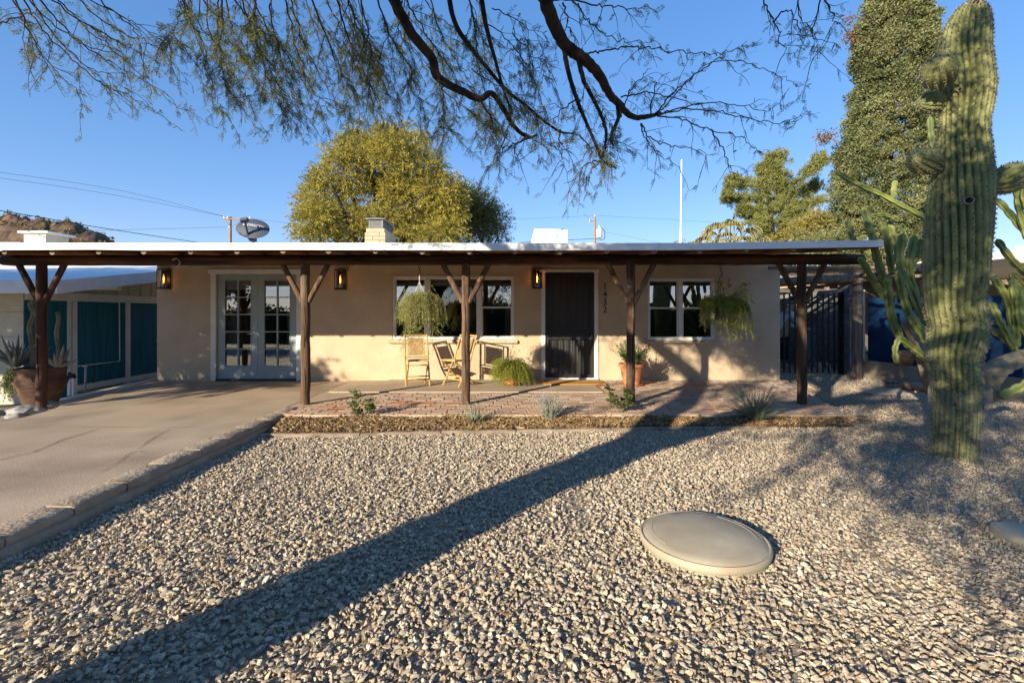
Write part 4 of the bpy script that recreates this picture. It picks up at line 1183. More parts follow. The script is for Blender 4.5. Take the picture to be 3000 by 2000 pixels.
# ---- hanging ferns
def ring_chain(mb, c, z0, z1, n=3):
    for k in range(n):
        zc = z0 + (z1 - z0) * (k + .5) / n; r = abs(z1 - z0) / n * .6
        P = [(c[0] + (math.cos(a) * r * .7 if k % 2 == 0 else 0), c[1] + (0 if k % 2 == 0 else math.cos(a) * r * .7), zc + math.sin(a) * r) for a in np.linspace(0, 2 * PI, 13)]
        mb.tube(P, .0035, 6)
d = 6.82; cx = gx(1229, d)
t = thing('hanging_fern', 'round pale green fern hanging from the beam on white cords before the wide window', 'hanging plant', (cx, d, 1.98))
mb = MB(); ring_chain(mb, (cx, d), 1.985, 1.86, 3); build(mb, 'hook', m_black, t, smooth=50)
mb = MB(); pz = 1.40; top = Vector((cx, d, 1.86)); kn = Vector((cx, d, 1.76))
mb.tube([top, kn], .008, 6)
for a in np.arange(4) * PI / 2 + .5: mb.tube([kn, Vector((cx + .125 * math.cos(a), d + .125 * math.sin(a), pz + .03))], .004, 5)
build(mb, 'cord', m_rope, t)
mb = MB(); mb.lathe([(.08, -.16), (.115, -.02), (.13, .02), (.12, .02), (.02, 0)], (cx + .02, d, pz), 20); build(mb, 'basket', m_darkpot, t, smooth=40)
s, q, v = stems_and_leaves((cx + .02, d, pz + .02), 430, .60, .62, 1.30, .024, .0055, 80, up=1.0, stem_r=.0012)
quads_obj('stems', s, m_stem, t); quads_obj('foliage', q, m_fern_pale, t, var=v)
Q = []; 
for (px, py, n) in ((1175, 1000, 9), (1178, 1040, 6), (1300, 975, 8), (1262, 1050, 5), (1210, 985, 8)):
    for k in range(n):
        A = np.array([cx + R.uniform(-.22, .22), d + R.uniform(-.2, .1), 1.25]); B = np.array(at(px + R.uniform(-14, 14), py + R.uniform(-20, 20), d))
        P = np.array([A + (B - A) * u + rng.normal(0, .012, 3) for u in np.linspace(0, 1, 7)]); Q.append(tube_q(P, .0012, 3))
        m = 60; tt = rng.random(m) * 5.99; ii = tt.astype(int); PP = P[ii] + (P[ii + 1] - P[ii]) * (tt - ii)[:, None]
        Q.append(leaf_quads(PP, rand_dirs(m), .026, .0045))
Q = np.concatenate(Q); quads_obj('trailing_stems', Q, m_fern_pale, t, var=rng.random(len(Q)))

cx = gx(2112, d)
t = thing('hanging_fern', 'shaggy green fern in a dark pot hanging on an iron hook by the small window', 'hanging plant', (cx, d, 1.98))
mb = MB(); ring_chain(mb, (cx, d), 1.985, 1.90, 2)
mb.tube([(cx + .02 * math.sin(a * 1.3), d, 1.90 - .16 * a / 5) for a in np.linspace(0, 5, 14)], .006, 6); build(mb, 'hook', m_black, t, smooth=50)
mb = MB(); pz = 1.40
for a in (0, 2.1, 4.2): mb.tube([(cx, d, 1.74), (cx + .10 * math.cos(a), d + .10 * math.sin(a), pz)], .003, 5)
build(mb, 'wire', m_black, t)
mb = MB(); mb.lathe([(.07, -.20), (.10, -.02), (.108, 0), (.10, 0), (.02, -.02)], (cx, d, pz), 20); build(mb, 'pot', m_darkpot, t, smooth=40)
s, q, v = stems_and_leaves((cx + .01, d, pz + .0), 110, .32, .60, .7, .030, .0065, 75, up=.75, stem_r=.0014)
s2, q2, v2 = stems_and_leaves((cx + .13, d - .05, pz + .0), 50, .40, .40, .9, .030, .0065, 75, up=.4)
s3, q3, v3 = stems_and_leaves((cx + .16, d - .02, pz - .02), 60, .58, .34, 1.9, .030, .0065, 75, up=.35)
s4, q4, v4 = stems_and_leaves((cx - .10, d - .04, pz - .02), 70, .42, .34, 1.5, .030, .0065, 70, up=.3)
quads_obj('stems', np.concatenate([s, s2, s3, s4]), m_stem, t); quads_obj('foliage', np.concatenate([q, q2, q3]), m_fern, t, var=np.concatenate([v, v2, v3])); quads_obj('paler_foliage', q4, m_fern_pale, t, var=v4)

Q = []
for (px, py, n) in ((2165, 955, 12), (2188, 925, 11), (2150, 992, 9), (2200, 880, 9), (2058, 915, 9), (2078, 955, 6), (2175, 985, 6), (2135, 960, 8), (2192, 838, 6), (2098, 830, 5), (2130, 838, 5)):
    for k in range(n):
        A = np.array([cx + R.uniform(-.08, .08), d + R.uniform(-.08, .08), pz + .02]); B = np.array(at(px + R.uniform(-14, 14), py + R.uniform(-18, 18), d + R.uniform(-.16, .12)))
        mid = (A + B) / 2 + np.array([(B[0] - A[0]) * .22, 0, .13]); P = spline([A, mid, B], 4) + rng.normal(0, .008, (9, 3)); Q.append(tube_q(P, .0013, 3))
        m = 75; tt = rng.random(m) * (len(P) - 1.01); ii = tt.astype(int); PP = P[ii] + (P[ii + 1] - P[ii]) * (tt - ii)[:, None]
        Q.append(leaf_quads(PP, rand_dirs(m), .030, .0062))
Q = np.concatenate(Q); quads_obj('trailing_stems', Q, m_fern, t, var=np.clip(rng.normal(.5, .28, len(Q)), 0, 1))

# ---- bare hook, horseshoe, doormat
cx = gx(1020, 6.83)
t = thing('ceiling_hook', 'empty iron hook and ring under the porch beam near the middle wall lantern', 'hook', (cx, 6.83, 1.98))
mb = MB(); ring_chain(mb, (cx, 6.83), 1.99, 1.90, 2); build(mb, 'ring', m_black, t, smooth=50)
cx = gx(516, 6.76); cz = at(516, 769, 6.76).z
mb = MB(); P = [(cx + .055 * math.cos(a), 6.755, cz + .058 * math.sin(a)) for a in np.linspace(-2.5, 2.5, 22)]
mb.tube(P, .009, 8); build(mb, 'horseshoe', m_galv, None, 50, 'pale horseshoe nailed to the porch beam left of the french doors', 'horseshoe')
z0 = .013
t = thing('doormat', 'orange brown coir doormat with a dark border line at the security door', 'doormat', (1.18, 8.9, z0))
mb = MB(); mb.bevbox((gx(1588, 8.75) + .02, 8.60, z0), (gx(1775, 8.75) - .02, 9.18, z0 + .018), .005); build(mb, 'mat', m_coir, t)
xa, xb = gx(1588, 8.75) + .07, gx(1775, 8.75) - .07
mb = MB()
for a, b_ in (((xa, 8.66), (xb, 8.67)), ((xa, 9.11), (xb, 9.12)), ((xa, 8.67), (xa + .01, 9.11)), ((xb - .01, 8.67), (xb, 9.11))): mb.box((a[0], a[1], z0 + .0175), (b_[0], b_[1], z0 + .0205))
build(mb, 'border', m_coir_dk, t)

# ------------------------------------------------------------------ plants in the strip
def soil_at(px, py): d_ = FPX * (HC + .06) / (py - 920) - .10; return np.array([gx(px, d_), d_, -.05])
def rose(px, py, stems, label, rng_leaf=24):
    b = soil_at(px, py); t = thing('rose_bush', label, 'rose bush', b, 'young rose bushes in the planting strip')
    SQ = []; LQ = []; LV = []
    for pts in stems:
        P = np.array([[gx(x_, b[1] + dy), b[1] + dy, HC + (920 - y_) * (b[1] + dy) / FPX] for (x_, y_, dy) in pts]); P[0] = b
        P = spline(P, 5); SQ.append(tube_q(P, np.linspace(.006, .002, len(P)), 5))
        for k in range(rng_leaf):
            tt = R.uniform(.35, 1) ** .8 * (len(P) - 1.01); i = int(tt); p = P[i] + (P[i + 1] - P[i]) * (tt - i)
            dd = rand_dirs(1)[0]; dd[2] = abs(dd[2]) * .4; n = 5
            base = p + dd * .025
            st = np.array([p, p + dd * .03, p + dd * .06]); SQ.append(tube_q(st, .0012, 3))
            side = unit(np.cross(dd, [0, 0, 1.0]))
            dirs = np.array([dd, dd + side, dd - side, dd * .3 + side, dd * .3 - side]); PP = np.array([p + dd * .055, p + dd * .05, p + dd * .05, p + dd * .025, p + dd * .025])
            LQ.append(leaf_quads(PP, dirs, rng.uniform(.026, .042, 5), rng.uniform(.017, .028, 5))); LV.append(np.clip(rng.normal(.5, .28, 5), 0, 1))
    quads_obj('stems', np.concatenate(SQ), m_woody, t); quads_obj('leaves', np.concatenate(LQ), m_rose, t, var=np.concatenate(LV))
    return t
rose(1062, 1224, [[(1062, 1224, 0), (1052, 1190, .02), (1043, 1165, .0), (1035, 1140, -.02)], [(1062, 1224, 0), (1075, 1195, 0), (1080, 1170, .03)], [(1062, 1224, 0), (1048, 1205, 0), (1028, 1178, 0)], [(1062, 1224, 0), (1082, 1205, 0), (1090, 1185, .05)], [(1062, 1224, 0), (1050, 1212, 0), (1045, 1200, .05)]],
     'spindly young rose bush before the bricks, between the second and third posts', 26)
rose(1815, 1216, [[(1815, 1216, 0), (1805, 1180, 0), (1790, 1150, .02), (1785, 1125, .0)], [(1815, 1216, 0), (1822, 1180, 0), (1835, 1165, .03), (1830, 1135, .03)], [(1815, 1216, 0), (1800, 1185, 0), (1778, 1172, 0)], [(1815, 1216, 0), (1825, 1195, 0), (1852, 1182, 0)], [(1815, 1216, 0), (1812, 1190, -.03), (1798, 1160, -.03)], [(1815, 1216, 0), (1832, 1180, 0), (1845, 1150, .03)]],
     'leafier young rose bush before the potted shrub, with one yellowed leaf', 26)
def blades(px, py, n, L, spread, label, w=.010, stiff=.12, lean=None):
    b = soil_at(px, py); t = thing('red_yucca', label, 'yucca', b, 'blue green grassy yuccas in the planting strip')
    Q = []; V = []
    for i in range(n):
        a = R.uniform(0, 2 * PI); el = math.acos(R.uniform(math.cos(spread), 1)); l = L * R.uniform(.45, 1.1)
        v = np.array([math.cos(a) * math.sin(el), math.sin(a) * math.sin(el), math.cos(el)])
        P = [b + np.array([R.gauss(0, .022), R.gauss(0, .022), 0])]; m = 7
        for k in range(m):
            v = v + np.array([R.uniform(-.03, .03), R.uniform(-.03, .03), -stiff * math.sin(el) * (k + 1) / m]); v /= np.linalg.norm(v); P.append(P[-1] + v * l / m)
        P = np.array(P); S = unit(np.cross(v, rand_dirs(1)[0])); ww = w * R.uniform(.6, 1.1) * np.array([.9, 1, 1, .9, .75, .55, .3, .04])[:, None] * .5
        A, B = P - S * ww, P + S * ww; Q.append(np.stack([A[:-1], B[:-1], B[1:], A[1:]], 1)); V.append(np.full(m, np.clip(R.gauss(.5, .25), 0, 1)))
    quads_obj('leaf_blades', np.concatenate(Q), m_yucca, t, var=np.concatenate(V)); return t
blades(1390, 1236, 75, .40, 1.0, 'thin wispy yucca clump at the foot of the third post', .008)
blades(2212, 1228, 230, .52, 1.15, 'large full yucca clump in the tree shadow left of the last post', .011, .10)
b = soil_at(1612, 1226)
t = thing('sage_bush', 'silvery grey sage bush with small purple flower spikes before the bricks', 'sage', b)
s, q, v = stems_and_leaves(b, 95, .34, .62, .03, .020, .007, 48, up=.85, stem_r=.0016)
quads_obj('stems', s, m_sage, t, var=np.full(len(s), .3)); quads_obj('leaves', q, m_sage, t, var=v)
Q = []; SS = []
for k in range(16):
    x_ = R.choice([1580, 1600, 1604, 1606, 1640, 1650, 1590, 1625]) + R.uniform(-8, 8); y_ = R.choice([1118, 1140, 1150, 1165, 1172, 1160]) + R.uniform(-8, 8)
    tip = np.array(at(x_, y_, b[1] + R.uniform(-.08, .08))); P = np.array([b + (tip - b) * u + rng.normal(0, .008, 3) for u in np.linspace(0, 1, 6)]); SS.append(tube_q(P, .0014, 3))
    m = 16; u = rng.uniform(.68, 1, m)[:, None]; Q.append(leaf_quads(b + (tip - b) * u + rng.normal(0, .004, (m, 3)), rand_dirs(m), .012, .007))
quads_obj('flowers', np.concatenate(Q), m_purple, t, var=rng.random(sum(map(len, Q)))); quads_obj('flower_stems', np.concatenate(SS), m_sage, t, var=np.full(sum(map(len, SS)), .6))
# an old cut branch lying by the rose
mb = MB(); p0 = at(1815, 1229, 5.97); mb.tube([(p0.x, 5.92, -.05), (p0.x + .06, 6.02, -.02), (p0.x + .10, 6.08, .0)], [.012, .011, .009], 8)
build(mb, 'stick', m_lightwood, None, 50, 'pale cut stick lying on the bark by the leafier rose', 'stick')

# ------------------------------------------------------------------ tan lids in the gravel
def lid(cx, cy, r, label, zt=.075):
    t = thing('ground_lid', label, 'lid', (cx, cy, -.13)); z = -.125
    mb = MB(); mb.lathe([(r * .97, 0), (r * .975, zt * .55)], (cx, cy, z), 64, caps=False); build(mb, 'rim_wall', m_lid_side, t, smooth=40)
    mb = MB()
    pr = [(r * .985, zt * .45), (r * 1.0, zt * .55), (r * 1.0, zt * .85), (r * .975, zt * 1.0), (r * .955, zt * .98), (r * .945, zt * .93), (r * .93, zt * .98)]
    for u in (.88, .80, .68, .55, .4, .25, .12, .02): pr.append((r * u, zt * (1.0 + .55 * (1 - u ** 2))))
    mb.lathe(pr, (cx, cy, z), 72); build(mb, 'dome', m_lid, t, smooth=40)
    mb = MB()   # moulded arcs
    for a0, a1, rr in ((-.2, .9, .80), (2.5, 3.6, .80), (-.15, .6, .9)):
        P = [(cx + r * rr * math.cos(a), cy + r * rr * math.sin(a), z + zt * (1.0 + .55 * (1 - rr * rr)) + .0005) for a in np.linspace(a0, a1, 14)]; mb.tube(P, .0022, 5)
    build(mb, 'moulded_rib', m_lid, t, smooth=60)
cy = FPX * (HC + .07) / (1578 - 920); lid(gx(2060, cy), cy, .372, 'large oval tan fibreglass ground lid lying in the gravel in the middle of the yard')
cy = FPX * (HC + .07) / (1562 - 920); lid(gx(3012, cy), cy, .17, 'small tan ground lid at the picture edge right of the saguaro', .06)

# grit and stones that have settled on and against the lids
gp = []; gs = []
for (lx_, ly_, lr_) in ((gx(2060, FPX * (HC + .07) / 658), FPX * (HC + .07) / 658, .372), (gx(3012, FPX * (HC + .07) / 642), FPX * (HC + .07) / 642, .17)):
    for k in range(260):
        a = R.uniform(0, 2 * PI); q_ = R.random()
        if q_ < .78: rr_ = lr_ * R.uniform(1.0, 1.10); z_ = -.108 + R.uniform(0, .012); s_ = R.uniform(.007, .019)
        else: u_ = R.uniform(.3, .95); rr_ = lr_ * u_; z_ = -.125 + .075 * (1 + .55 * (1 - u_ ** 2)) + .001; s_ = R.uniform(.0015, .004)
        gp.append((lx_ + rr_ * math.cos(a), ly_ + rr_ * math.sin(a), z_)); gs.append(s_)
gn = len(gp); scatter('grit', np.array(gp), np.stack([rng.normal(0, .4, gn), rng.normal(0, .4, gn), rng.uniform(0, 6.28, gn)], -1), np.repeat(np.array(gs)[:, None], 3, 1), rng.integers(0, 4, gn), [stone_src(60 + s) for s in range(4)], kind='stuff', label='stones and grit banked against the tan lids')

# ------------------------------------------------------------------ things on the roof
t = thing('satellite_dish', 'dark grey oval satellite dish with pale lettering on the roof', 'satellite dish', at(738, 700, 11.6)); D = 11.6
cx, cz = at(740, 670, D).x, at(740, 670, D).z
tilt = Matrix.Translation((cx, D, cz)) @ Matrix.Rotation(math.radians(9), 4, 'Y') @ Matrix.Rotation(math.radians(-22), 4, 'X')
A, B = .405, .265
mb = MB(); vs = []; fs = []; nr_, na = 6, 40
for i in range(nr_ + 1):
    for k in range(na):
        a = 2 * PI * k / na; u = i / nr_; vs.append(tilt @ Vector((A * u * math.cos(a), -.075 * (u * u - 1) * -1 + 0, B * u * math.sin(a))))
for i in range(nr_):
    for k in range(na): a = i * na + k; b_ = i * na + (k + 1) % na; fs.append((a, b_, b_ + na, a + na))
vs2 = [v + Vector((0, .012, 0)) for v in vs]; n0 = len(vs); fs2 = [tuple(reversed([i + n0 for i in f])) for f in fs]
for k in range(na): a = nr_ * na + k; b_ = nr_ * na + (k + 1) % na; fs.append((a, b_, b_ + n0, a + n0))
mb.add(vs + vs2, fs + fs2); build(mb, 'reflector', m_dish, t, smooth=50)
mb = MB(); e1 = Vector(at(716, 645, D - .38)); e0 = Vector((cx - .08, D - .02, cz - B * .92))
mb.tube([e0, e0.lerp(e1, .5), e1], .026, 6); build(mb, 'feed_arm', m_dish, t, smooth=40)
mb = MB(); mb.obox(e1, (.085, -.01, .012), (.0, .05, -.02), (-.005, .02, .035)); build(mb, 'feed_horn', m_dish, t)
mb = MB(); mb.tube([(cx - .03, D + .09, 2.55), (cx - .03, D + .09, cz - .12), (cx, D + .02, cz - .02)], .024, 10); mb.box((cx - .09, D + .0, cz - .30), (cx + .03, D + .14, cz - .20)); build(mb, 'mast', m_dish, t, smooth=40)
cu = bpy.data.curves.new('n', 'FONT'); cu.body = 'DIRECTV'; cu.size = .098; cu.extrude = .0012; cu.align_x = 'CENTER'; cu.align_y = 'CENTER'
tx = bpy.data.objects.new('n', cu); COL.objects.link(tx); bpy.context.view_layer.update()
me = bpy.data.meshes.new_from_object(tx.evaluated_get(bpy.context.evaluated_depsgraph_get())); bpy.data.objects.remove(tx)
for v in me.vertices:
    p = v.co; X_ = p.x + .075; Z_ = p.y + .055; uu = min((X_ / A) ** 2 + (Z_ / B) ** 2, 1)
    v.co = tilt @ Vector((X_, -.075 * (1 - uu) * -1 * -1 * -1 - .006 - p.z, Z_)) if False else tilt @ Vector((X_, .075 * (uu - 1) * 1 - .004 - p.z, Z_))
me.materials.clear(); me.materials.append(m_letter); place(bpy.data.objects.new('lettering', me), t)
mb = MB()
for (a0, a1, rr) in ((.3, 3.0, .034), (3.5, 6.0, .034), (.6, 2.6, .018), (3.9, 5.7, .018)):
    vs = []; n = 10
    for a in np.linspace(a0, a1, n):
        for r_ in (rr - .008, rr + .006):
            X_ = -.20 + r_ * math.cos(a); Z_ = .07 + r_ * math.sin(a); uu = min((X_ / A) ** 2 + (Z_ / B) ** 2, 1); vs.append(tilt @ Vector((X_, .075 * (uu - 1) - .005, Z_)))
    mb.add(vs, [(2 * i, 2 * i + 2, 2 * i + 3, 2 * i + 1) for i in range(n - 1)])
build(mb, 'emblem', m_letter, t)

D = 13.0; a = at(1560, 717, D); b_ = at(1663, 670, D)
t = thing('rooftop_cooler', 'plain white box shaped evaporative cooler on the roof with a dangling cable', 'rooftop cooler', (a.x, D, 2.8))
mb = MB(); ztop = b_.z; ch_ = .06
mb.add([(a.x, D, 2.75), (b_.x, D, 2.75), (b_.x, D, ztop - .02), (a.x + ch_, D, ztop), (a.x, D, ztop - .20), (a.x, D + 1.0, 2.75), (b_.x, D + 1.0, 2.75), (b_.x, D + 1.0, ztop - .02), (a.x + ch_, D + 1.0, ztop), (a.x, D + 1.0, ztop - .20)],
       [(0, 1, 2, 3, 4), (9, 8, 7, 6, 5), (0, 5, 6, 1), (1, 6, 7, 2), (2, 7, 8, 3), (3, 8, 9, 4), (4, 9, 5, 0)]); build(mb, 'housing', m_white, t)
mb = MB(); mb.bevbox((a.x + .17, D - .008, 2.80), (b_.x - .30, D - .001, ztop - .13), .004); build(mb, 'side_panel', m_white, t)
mb = MB(); mb.tube(spline([at(x_, y_, D - .03) for x_, y_ in ((1655, 671), (1647, 672), (1643, 680), (1633, 688), (1633, 694), (1642, 700), (1651, 704))], 5), .006, 5); mb.tube(spline([at(x_, y_, D - .03) for x_, y_ in ((1647, 671), (1638, 674), (1630, 682), (1629, 688))], 5), .004, 5)
build(mb, 'cable', m_cable, t, smooth=60)
D = 12.0; mb = MB(); t = thing('mast_pole', 'thin white mast pole rising above the roof line between cooler and pine', 'mast', (gx(1994, D), D, 2.7))
mb.tube([(gx(1993.5, D), D, 2.6), at(1994, 681, D)], .026, 10); build(mb, 'sleeve', m_white, t, smooth=40)
mb = MB(); mb.tube([at(1994, 682, D), at(1997, 468, D)], .016, 10); build(mb, 'pole', m_white, t, smooth=40)

# ------------------------------------------------------------------ utility poles and wires
def pole(px, D, ytop, r, label):
    t = thing('utility_pole', label, 'utility pole', (gx(px, D), D, -.1), 'wooden utility poles behind the house')
    mb = MB(); mb.tube([(gx(px - 1, D), D, -.2), at(px, ytop, D)], [r * 1.15, r * .9], 12); build(mb, 'shaft', m_polewood, t, smooth=40); return t
D = 42.; t = pole(675, D, 635, .125, 'wooden utility pole with a cross arm left of the satellite dish')
mb = MB(); a, b_ = at(655, 641, D - .2), at(737, 643, D - .2); mb.obox((a + b_) / 2, (b_ - a) / 2, (0, .05, 0), (0, 0, .055)); build(mb, 'cross_arm', m_polewood, t)
mb = MB(); mb.tube([at(662, 646, D - .25), at(675, 668, D - .2)], .02, 6); mb.tube([at(703, 646, D - .25), at(676, 668, D - .2)], .02, 6); build(mb, 'arm_brace', m_polewood, t)
for x_ in (657, 667, 733):
    mb = MB(); p = at(x_, 640, D - .2); mb.lathe([(.05, 0), (.075, .04), (.05, .09), (.07, .13), (.03, .19)], p, 10); build(mb, 'insulator', m_white, t, smooth=40)
mb = MB(); mb.lathe([(.05, 0), (.075, .06), (.05, .12), (.03, .18)], at(672, 668, D - .2), 10); build(mb, 'insulator', m_white, t, smooth=40)
D = 46.; t = pole(1743, D, 634, .115, 'wooden utility pole with a white transformer right of the cooler')
mb = MB(); p = at(1756, 697, D - .1); mb.lathe([(.19, 0), (.25, .04), (.25, .80), (.19, .88), (.05, .92)], p, 18); build(mb, 'transformer', m_white, t, smooth=40)
mb = MB(); mb.lathe([(.035, 0), (.06, .05), (.035, .1), (.06, .15), (.03, .28)], at(1755, 669, D - .1), 10); build(mb, 'insulator', m_white, t, smooth=40)
mb = MB(); mb.lathe([(.05, 0), (.07, .1), (.05, .2), (.07, .3), (.03, .55)], at(1728, 656, D), 10); build(mb, 'fuse_cutout', m_galv, t, smooth=40)
mb = MB(); mb.tube([at(1729, 648, D), at(1742, 648, D)], .02, 6); mb.tube(spline([at(x_, y_, D - .1) for x_, y_ in ((1763, 669), (1770, 676), (1772, 690), (1768, 702), (1745, 700))], 5), .03, 6); mb.tube(spline([at(x_, y_, D) for x_, y_ in ((1728, 641), (1722, 637), (1715, 630), (1709, 631))], 5), .012, 5)
build(mb, 'lead_wire', m_cable, t, smooth=60)
mb = MB(); mb.lathe([(.04, 0), (.06, .05), (.03, .12)], at(1743, 634, D), 10); build(mb, 'insulator', m_white, t, smooth=40)
def wire(pts, r, label, m_=m_wirefar):
    mb = MB(); mb.tube(spline([at(*p) for p in pts], 8), r, 5); return build(mb, 'overhead_wire', m_, None, 60, label, 'wire', 'overhead utility wires')
wire([(-250, 590, 13), (0, 617, 17), (300, 668, 22), (585, 711, 28)], .016, 'thick dark service cable sloping down over the hill to the roof', m_cable)
wire([(-200, 484, 32), (0, 505, 34), (350, 558, 38), (657, 634, 42)], .012, 'highest thin wire falling from the open sky to the cross arm pole')
wire([(-200, 506, 32), (0, 522, 34), (350, 574, 38), (667, 636, 42)], .012, 'second highest thin wire, just under the highest one')
wire([(-150, 681, 30), (0, 679, 33), (330, 674, 38), (671, 665, 41.8)], .012, 'nearly level thin wire crossing before the rocky hill')
wire([(737, 640, 42), (860, 655, 43), (1000, 664, 44), (1300, 655, 45), (1500, 643, 45.5), (1743, 632, 46)], .010, 'thin wire from the cross arm pole behind the yellow tree to the transformer pole')
wire([(1743, 631, 46), (1995, 645, 48), (2150, 655, 49), (2300, 662, 50)], .010, 'thin wire from the top of the transformer pole toward the pine')
wire([(1480, 716, 40), (1560, 708, 43), (1663, 703, 44.5), (1743, 699, 46)], .024, 'thick drooping cable passing behind the white cooler', m_cable)
wire([(1772, 680, 46), (1900, 705, 40), (1960, 716, 36)], .010, 'thin service wire running down from the transformer to the roof')

# ------------------------------------------------------------------ neighbour's house on the left
XN = -9.3
nh = thing('neighbour_house', 'cream and teal house with a low white roof beside the driveway', 'house', (XN, 9, -.5))
def ny(px): return FPX * -XN / (1500 - px)
zt_, zb_ = 1.56, -.13
ywall0, ywall1 = 9.12, 21
mb = MB(); mb.box((-20, ywall0, -.9), (XN - .06, ywall1, 1.74)); build(mb, 'wall', m_cream, nh)
def npanel(px0, px1, z0, z1, name, m_, proud):
    y0, y1 = ny(px0), ny(px1); mb = MB(); mb.box((XN - .05, y0, z0), (XN + proud, y1, z1)); return build(mb, name, m_, nh)
npanel(75, 196, -.75, zt_, 'teal_panel', m_teal, .0); npanel(224, 367, zb_ - .1, zt_, 'teal_panel', m_teal, .0); npanel(380, 560, zb_ - .1, zt_, 'teal_panel', m_teal, .0)
for a, b_ in ((196.5, 205), (212, 223.5), (367.5, 379.5)): npanel(a, b_, -.75, zt_, 'batten', m_white, .025)
npanel(205.5, 211.5, -.75, zt_, 'batten', m_cream, .012)
mb = MB(); mb.box((XN - .05, 9.13, zt_ + .001), (XN + .035, 20.5, zt_ + .17)); build(mb, 'top_rail', m_white, nh)
mb = MB(); mb.box((XN - .05, ny(224), zb_ - .22), (XN + .03, 20.5, zb_ - .101)); build(mb, 'bottom_rail', m_white, nh)
for k in range(5): 
    mb = MB(); z = -.55 + .47 * k; mb.bevbox((-11.5, ywall0 - .022, z), (XN - .01, ywall0 - .001, z + .462), .004); build(mb, 'siding_board', m_cream, nh)
# gable boards above the rail
mb = MB(); mb.add([(XN - .04, 9.14, zt_ + .172), (XN - .04, 20.4, zt_ + .172), (XN - .04, 20.4, 3.45), (XN - .04, 9.14, 1.80)], [(3, 2, 1, 0)][::-1]); build(mb, 'gable_panel', m_cream, nh)
for k in range(14):
    y_ = 10.2 + .36 * k; mb = MB(); mb.box((XN - .04, y_, zt_ + .175), (XN - .015, y_ + .035, 1.80 + (y_ - 9.14) * .146)); build(mb, 'gable_batten', m_cream, nh)
XE = -8.2; sl = .154
def nz(y_): return 1.877 + sl * (y_ - 8.6)
mb = MB(); th_ = .05
vs = [(-21, 8.6, nz(8.6) - th_), (XE, 8.6, nz(8.6) - th_), (XE, 17, nz(17) - th_), (-21, 17, nz(17) - th_), (-21, 8.6, nz(8.6)), (XE, 8.6, nz(8.6)), (XE, 17, nz(17)), (-21, 17, nz(17))]
mb.add(vs, [(3, 2, 1, 0), (4, 5, 6, 7), (0, 1, 5, 4), (1, 2, 6, 5), (2, 3, 7, 6), (3, 0, 4, 7)]); nroof = build(mb, 'roof', m_roof, nh)
mb = MB(); h_ = .22
mb.add([(XE + .002, 8.57, nz(8.57) - h_), (XE + .002, 17, nz(17) - h_), (XE + .002, 17, nz(17) + .02), (XE + .002, 8.57, nz(8.57) + .02), (XE + .045, 8.57, nz(8.57) - h_), (XE + .045, 17, nz(17) - h_), (XE + .045, 17, nz(17) + .02), (XE + .045, 8.57, nz(8.57) + .02)],
       [(0, 1, 2, 3), (7, 6, 5, 4), (0, 4, 5, 1), (3, 2, 6, 7), (0, 3, 7, 4), (1, 5, 6, 2)]); build(mb, 'verge_board', m_white, nh)
mb = MB(); mb.box((-21, 8.555, 1.66), (XE + .0, 8.597, 1.895)); build(mb, 'eave_board', m_white, nh)
for y_ in (10.0, 13.4):
    mb = MB(); mb.box((XN - .5, y_ - .07, nz(y_) - .30), (XE - .02, y_ + .07, nz(y_) - .056)); build(mb, 'roof_beam', m_white, nh)
# conduit on the teal panel
mb = MB(); X_ = XN + .03
def npt(px, py): y_ = ny(px); return (X_, y_, HC + (920 - py) * y_ / FPX)
mb.tube([npt(344, 866), npt(346, 900), npt(347, 1058), npt(260, 1068), npt(192, 1076)], .012, 8); build(mb, 'conduit', m_white, nh, smooth=30)
mb = MB(); p = npt(455, 1000); mb.tube([p, (p[0] + .12, p[1], p[2]), (p[0] + .14, p[1], p[2] - .05)], .018, 8); mb.tube([(p[0] + .05, p[1] - .05, p[2] + .06), (p[0] + .05, p[1] + .05, p[2] + .06)], .012, 6); build(mb, 'hose_tap', m_steel, nh, smooth=30)
# white chimney box on that roof
D = 15.5; a = at(70, 800, D); b_ = at(134, 684, D)
chn = MB(); chn.box((a.x, D, 2.7), (b_.x, D + .8, b_.z)); c_ = build(chn, 'chimney', m_cream, nroof)
mb = MB(); mb.bevbox((a.x - .10, D - .12, b_.z + .002), (b_.x + .17, D + .9, b_.z + .07), .02); build(mb, 'chimney_cap', m_white, c_)
D = 16.5
mb = MB(); mb.bevbox((at(-60, 0, D).x, D, nz(D) - .2), (at(60, 0, D).x, D + .5, HC + (920 - 709) * D / FPX), .05); build(mb, 'roof_duct', m_white, nroof)
# ground between the houses: low white kerb board, backflow pipe, utility stub
mb = MB(); mb.add([(-8.45, 8.6, -.30), (-8.45, 12.6, -.18), (-8.30, 12.6, -.18), (-8.30, 8.6, -.30), (-8.45, 8.6, -.40), (-8.45, 12.6, -.30), (-8.30, 12.6, -.30), (-8.30, 8.6, -.40)][:8], [(0, 3, 2, 1), (4, 5, 6, 7), (3, 7, 6, 2), (0, 1, 5, 4), (0, 4, 7, 3), (1, 2, 6, 5)])
build(mb, 'border_board', m_white, None, None, 'low pale border board lying along the side yard by the teal wall', 'board')
t = thing('backflow_valve', 'small white pipe riser with black valve heads beside the large urn', 'water valve', at(209, 1155, 8.9))
mb = MB(); D = 8.9
for x0_, x1_ in ((203, 204), (215, 214)): mb.tube([at(x0_, 1158, D), at(x1_, 1105, D)], .022, 8)
build(mb, 'riser', m_white, t, smooth=40)
mb = MB(); mb.tube([at(200, 1104, D), at(219, 1103, D)], .035, 8); mb.tube([at(204, 1104, D), at(204, 1090, D)], .026, 8); mb.tube([at(215, 1103, D), at(215, 1094, D)], .024, 8); build(mb, 'valve', m_cable, t, smooth=40)
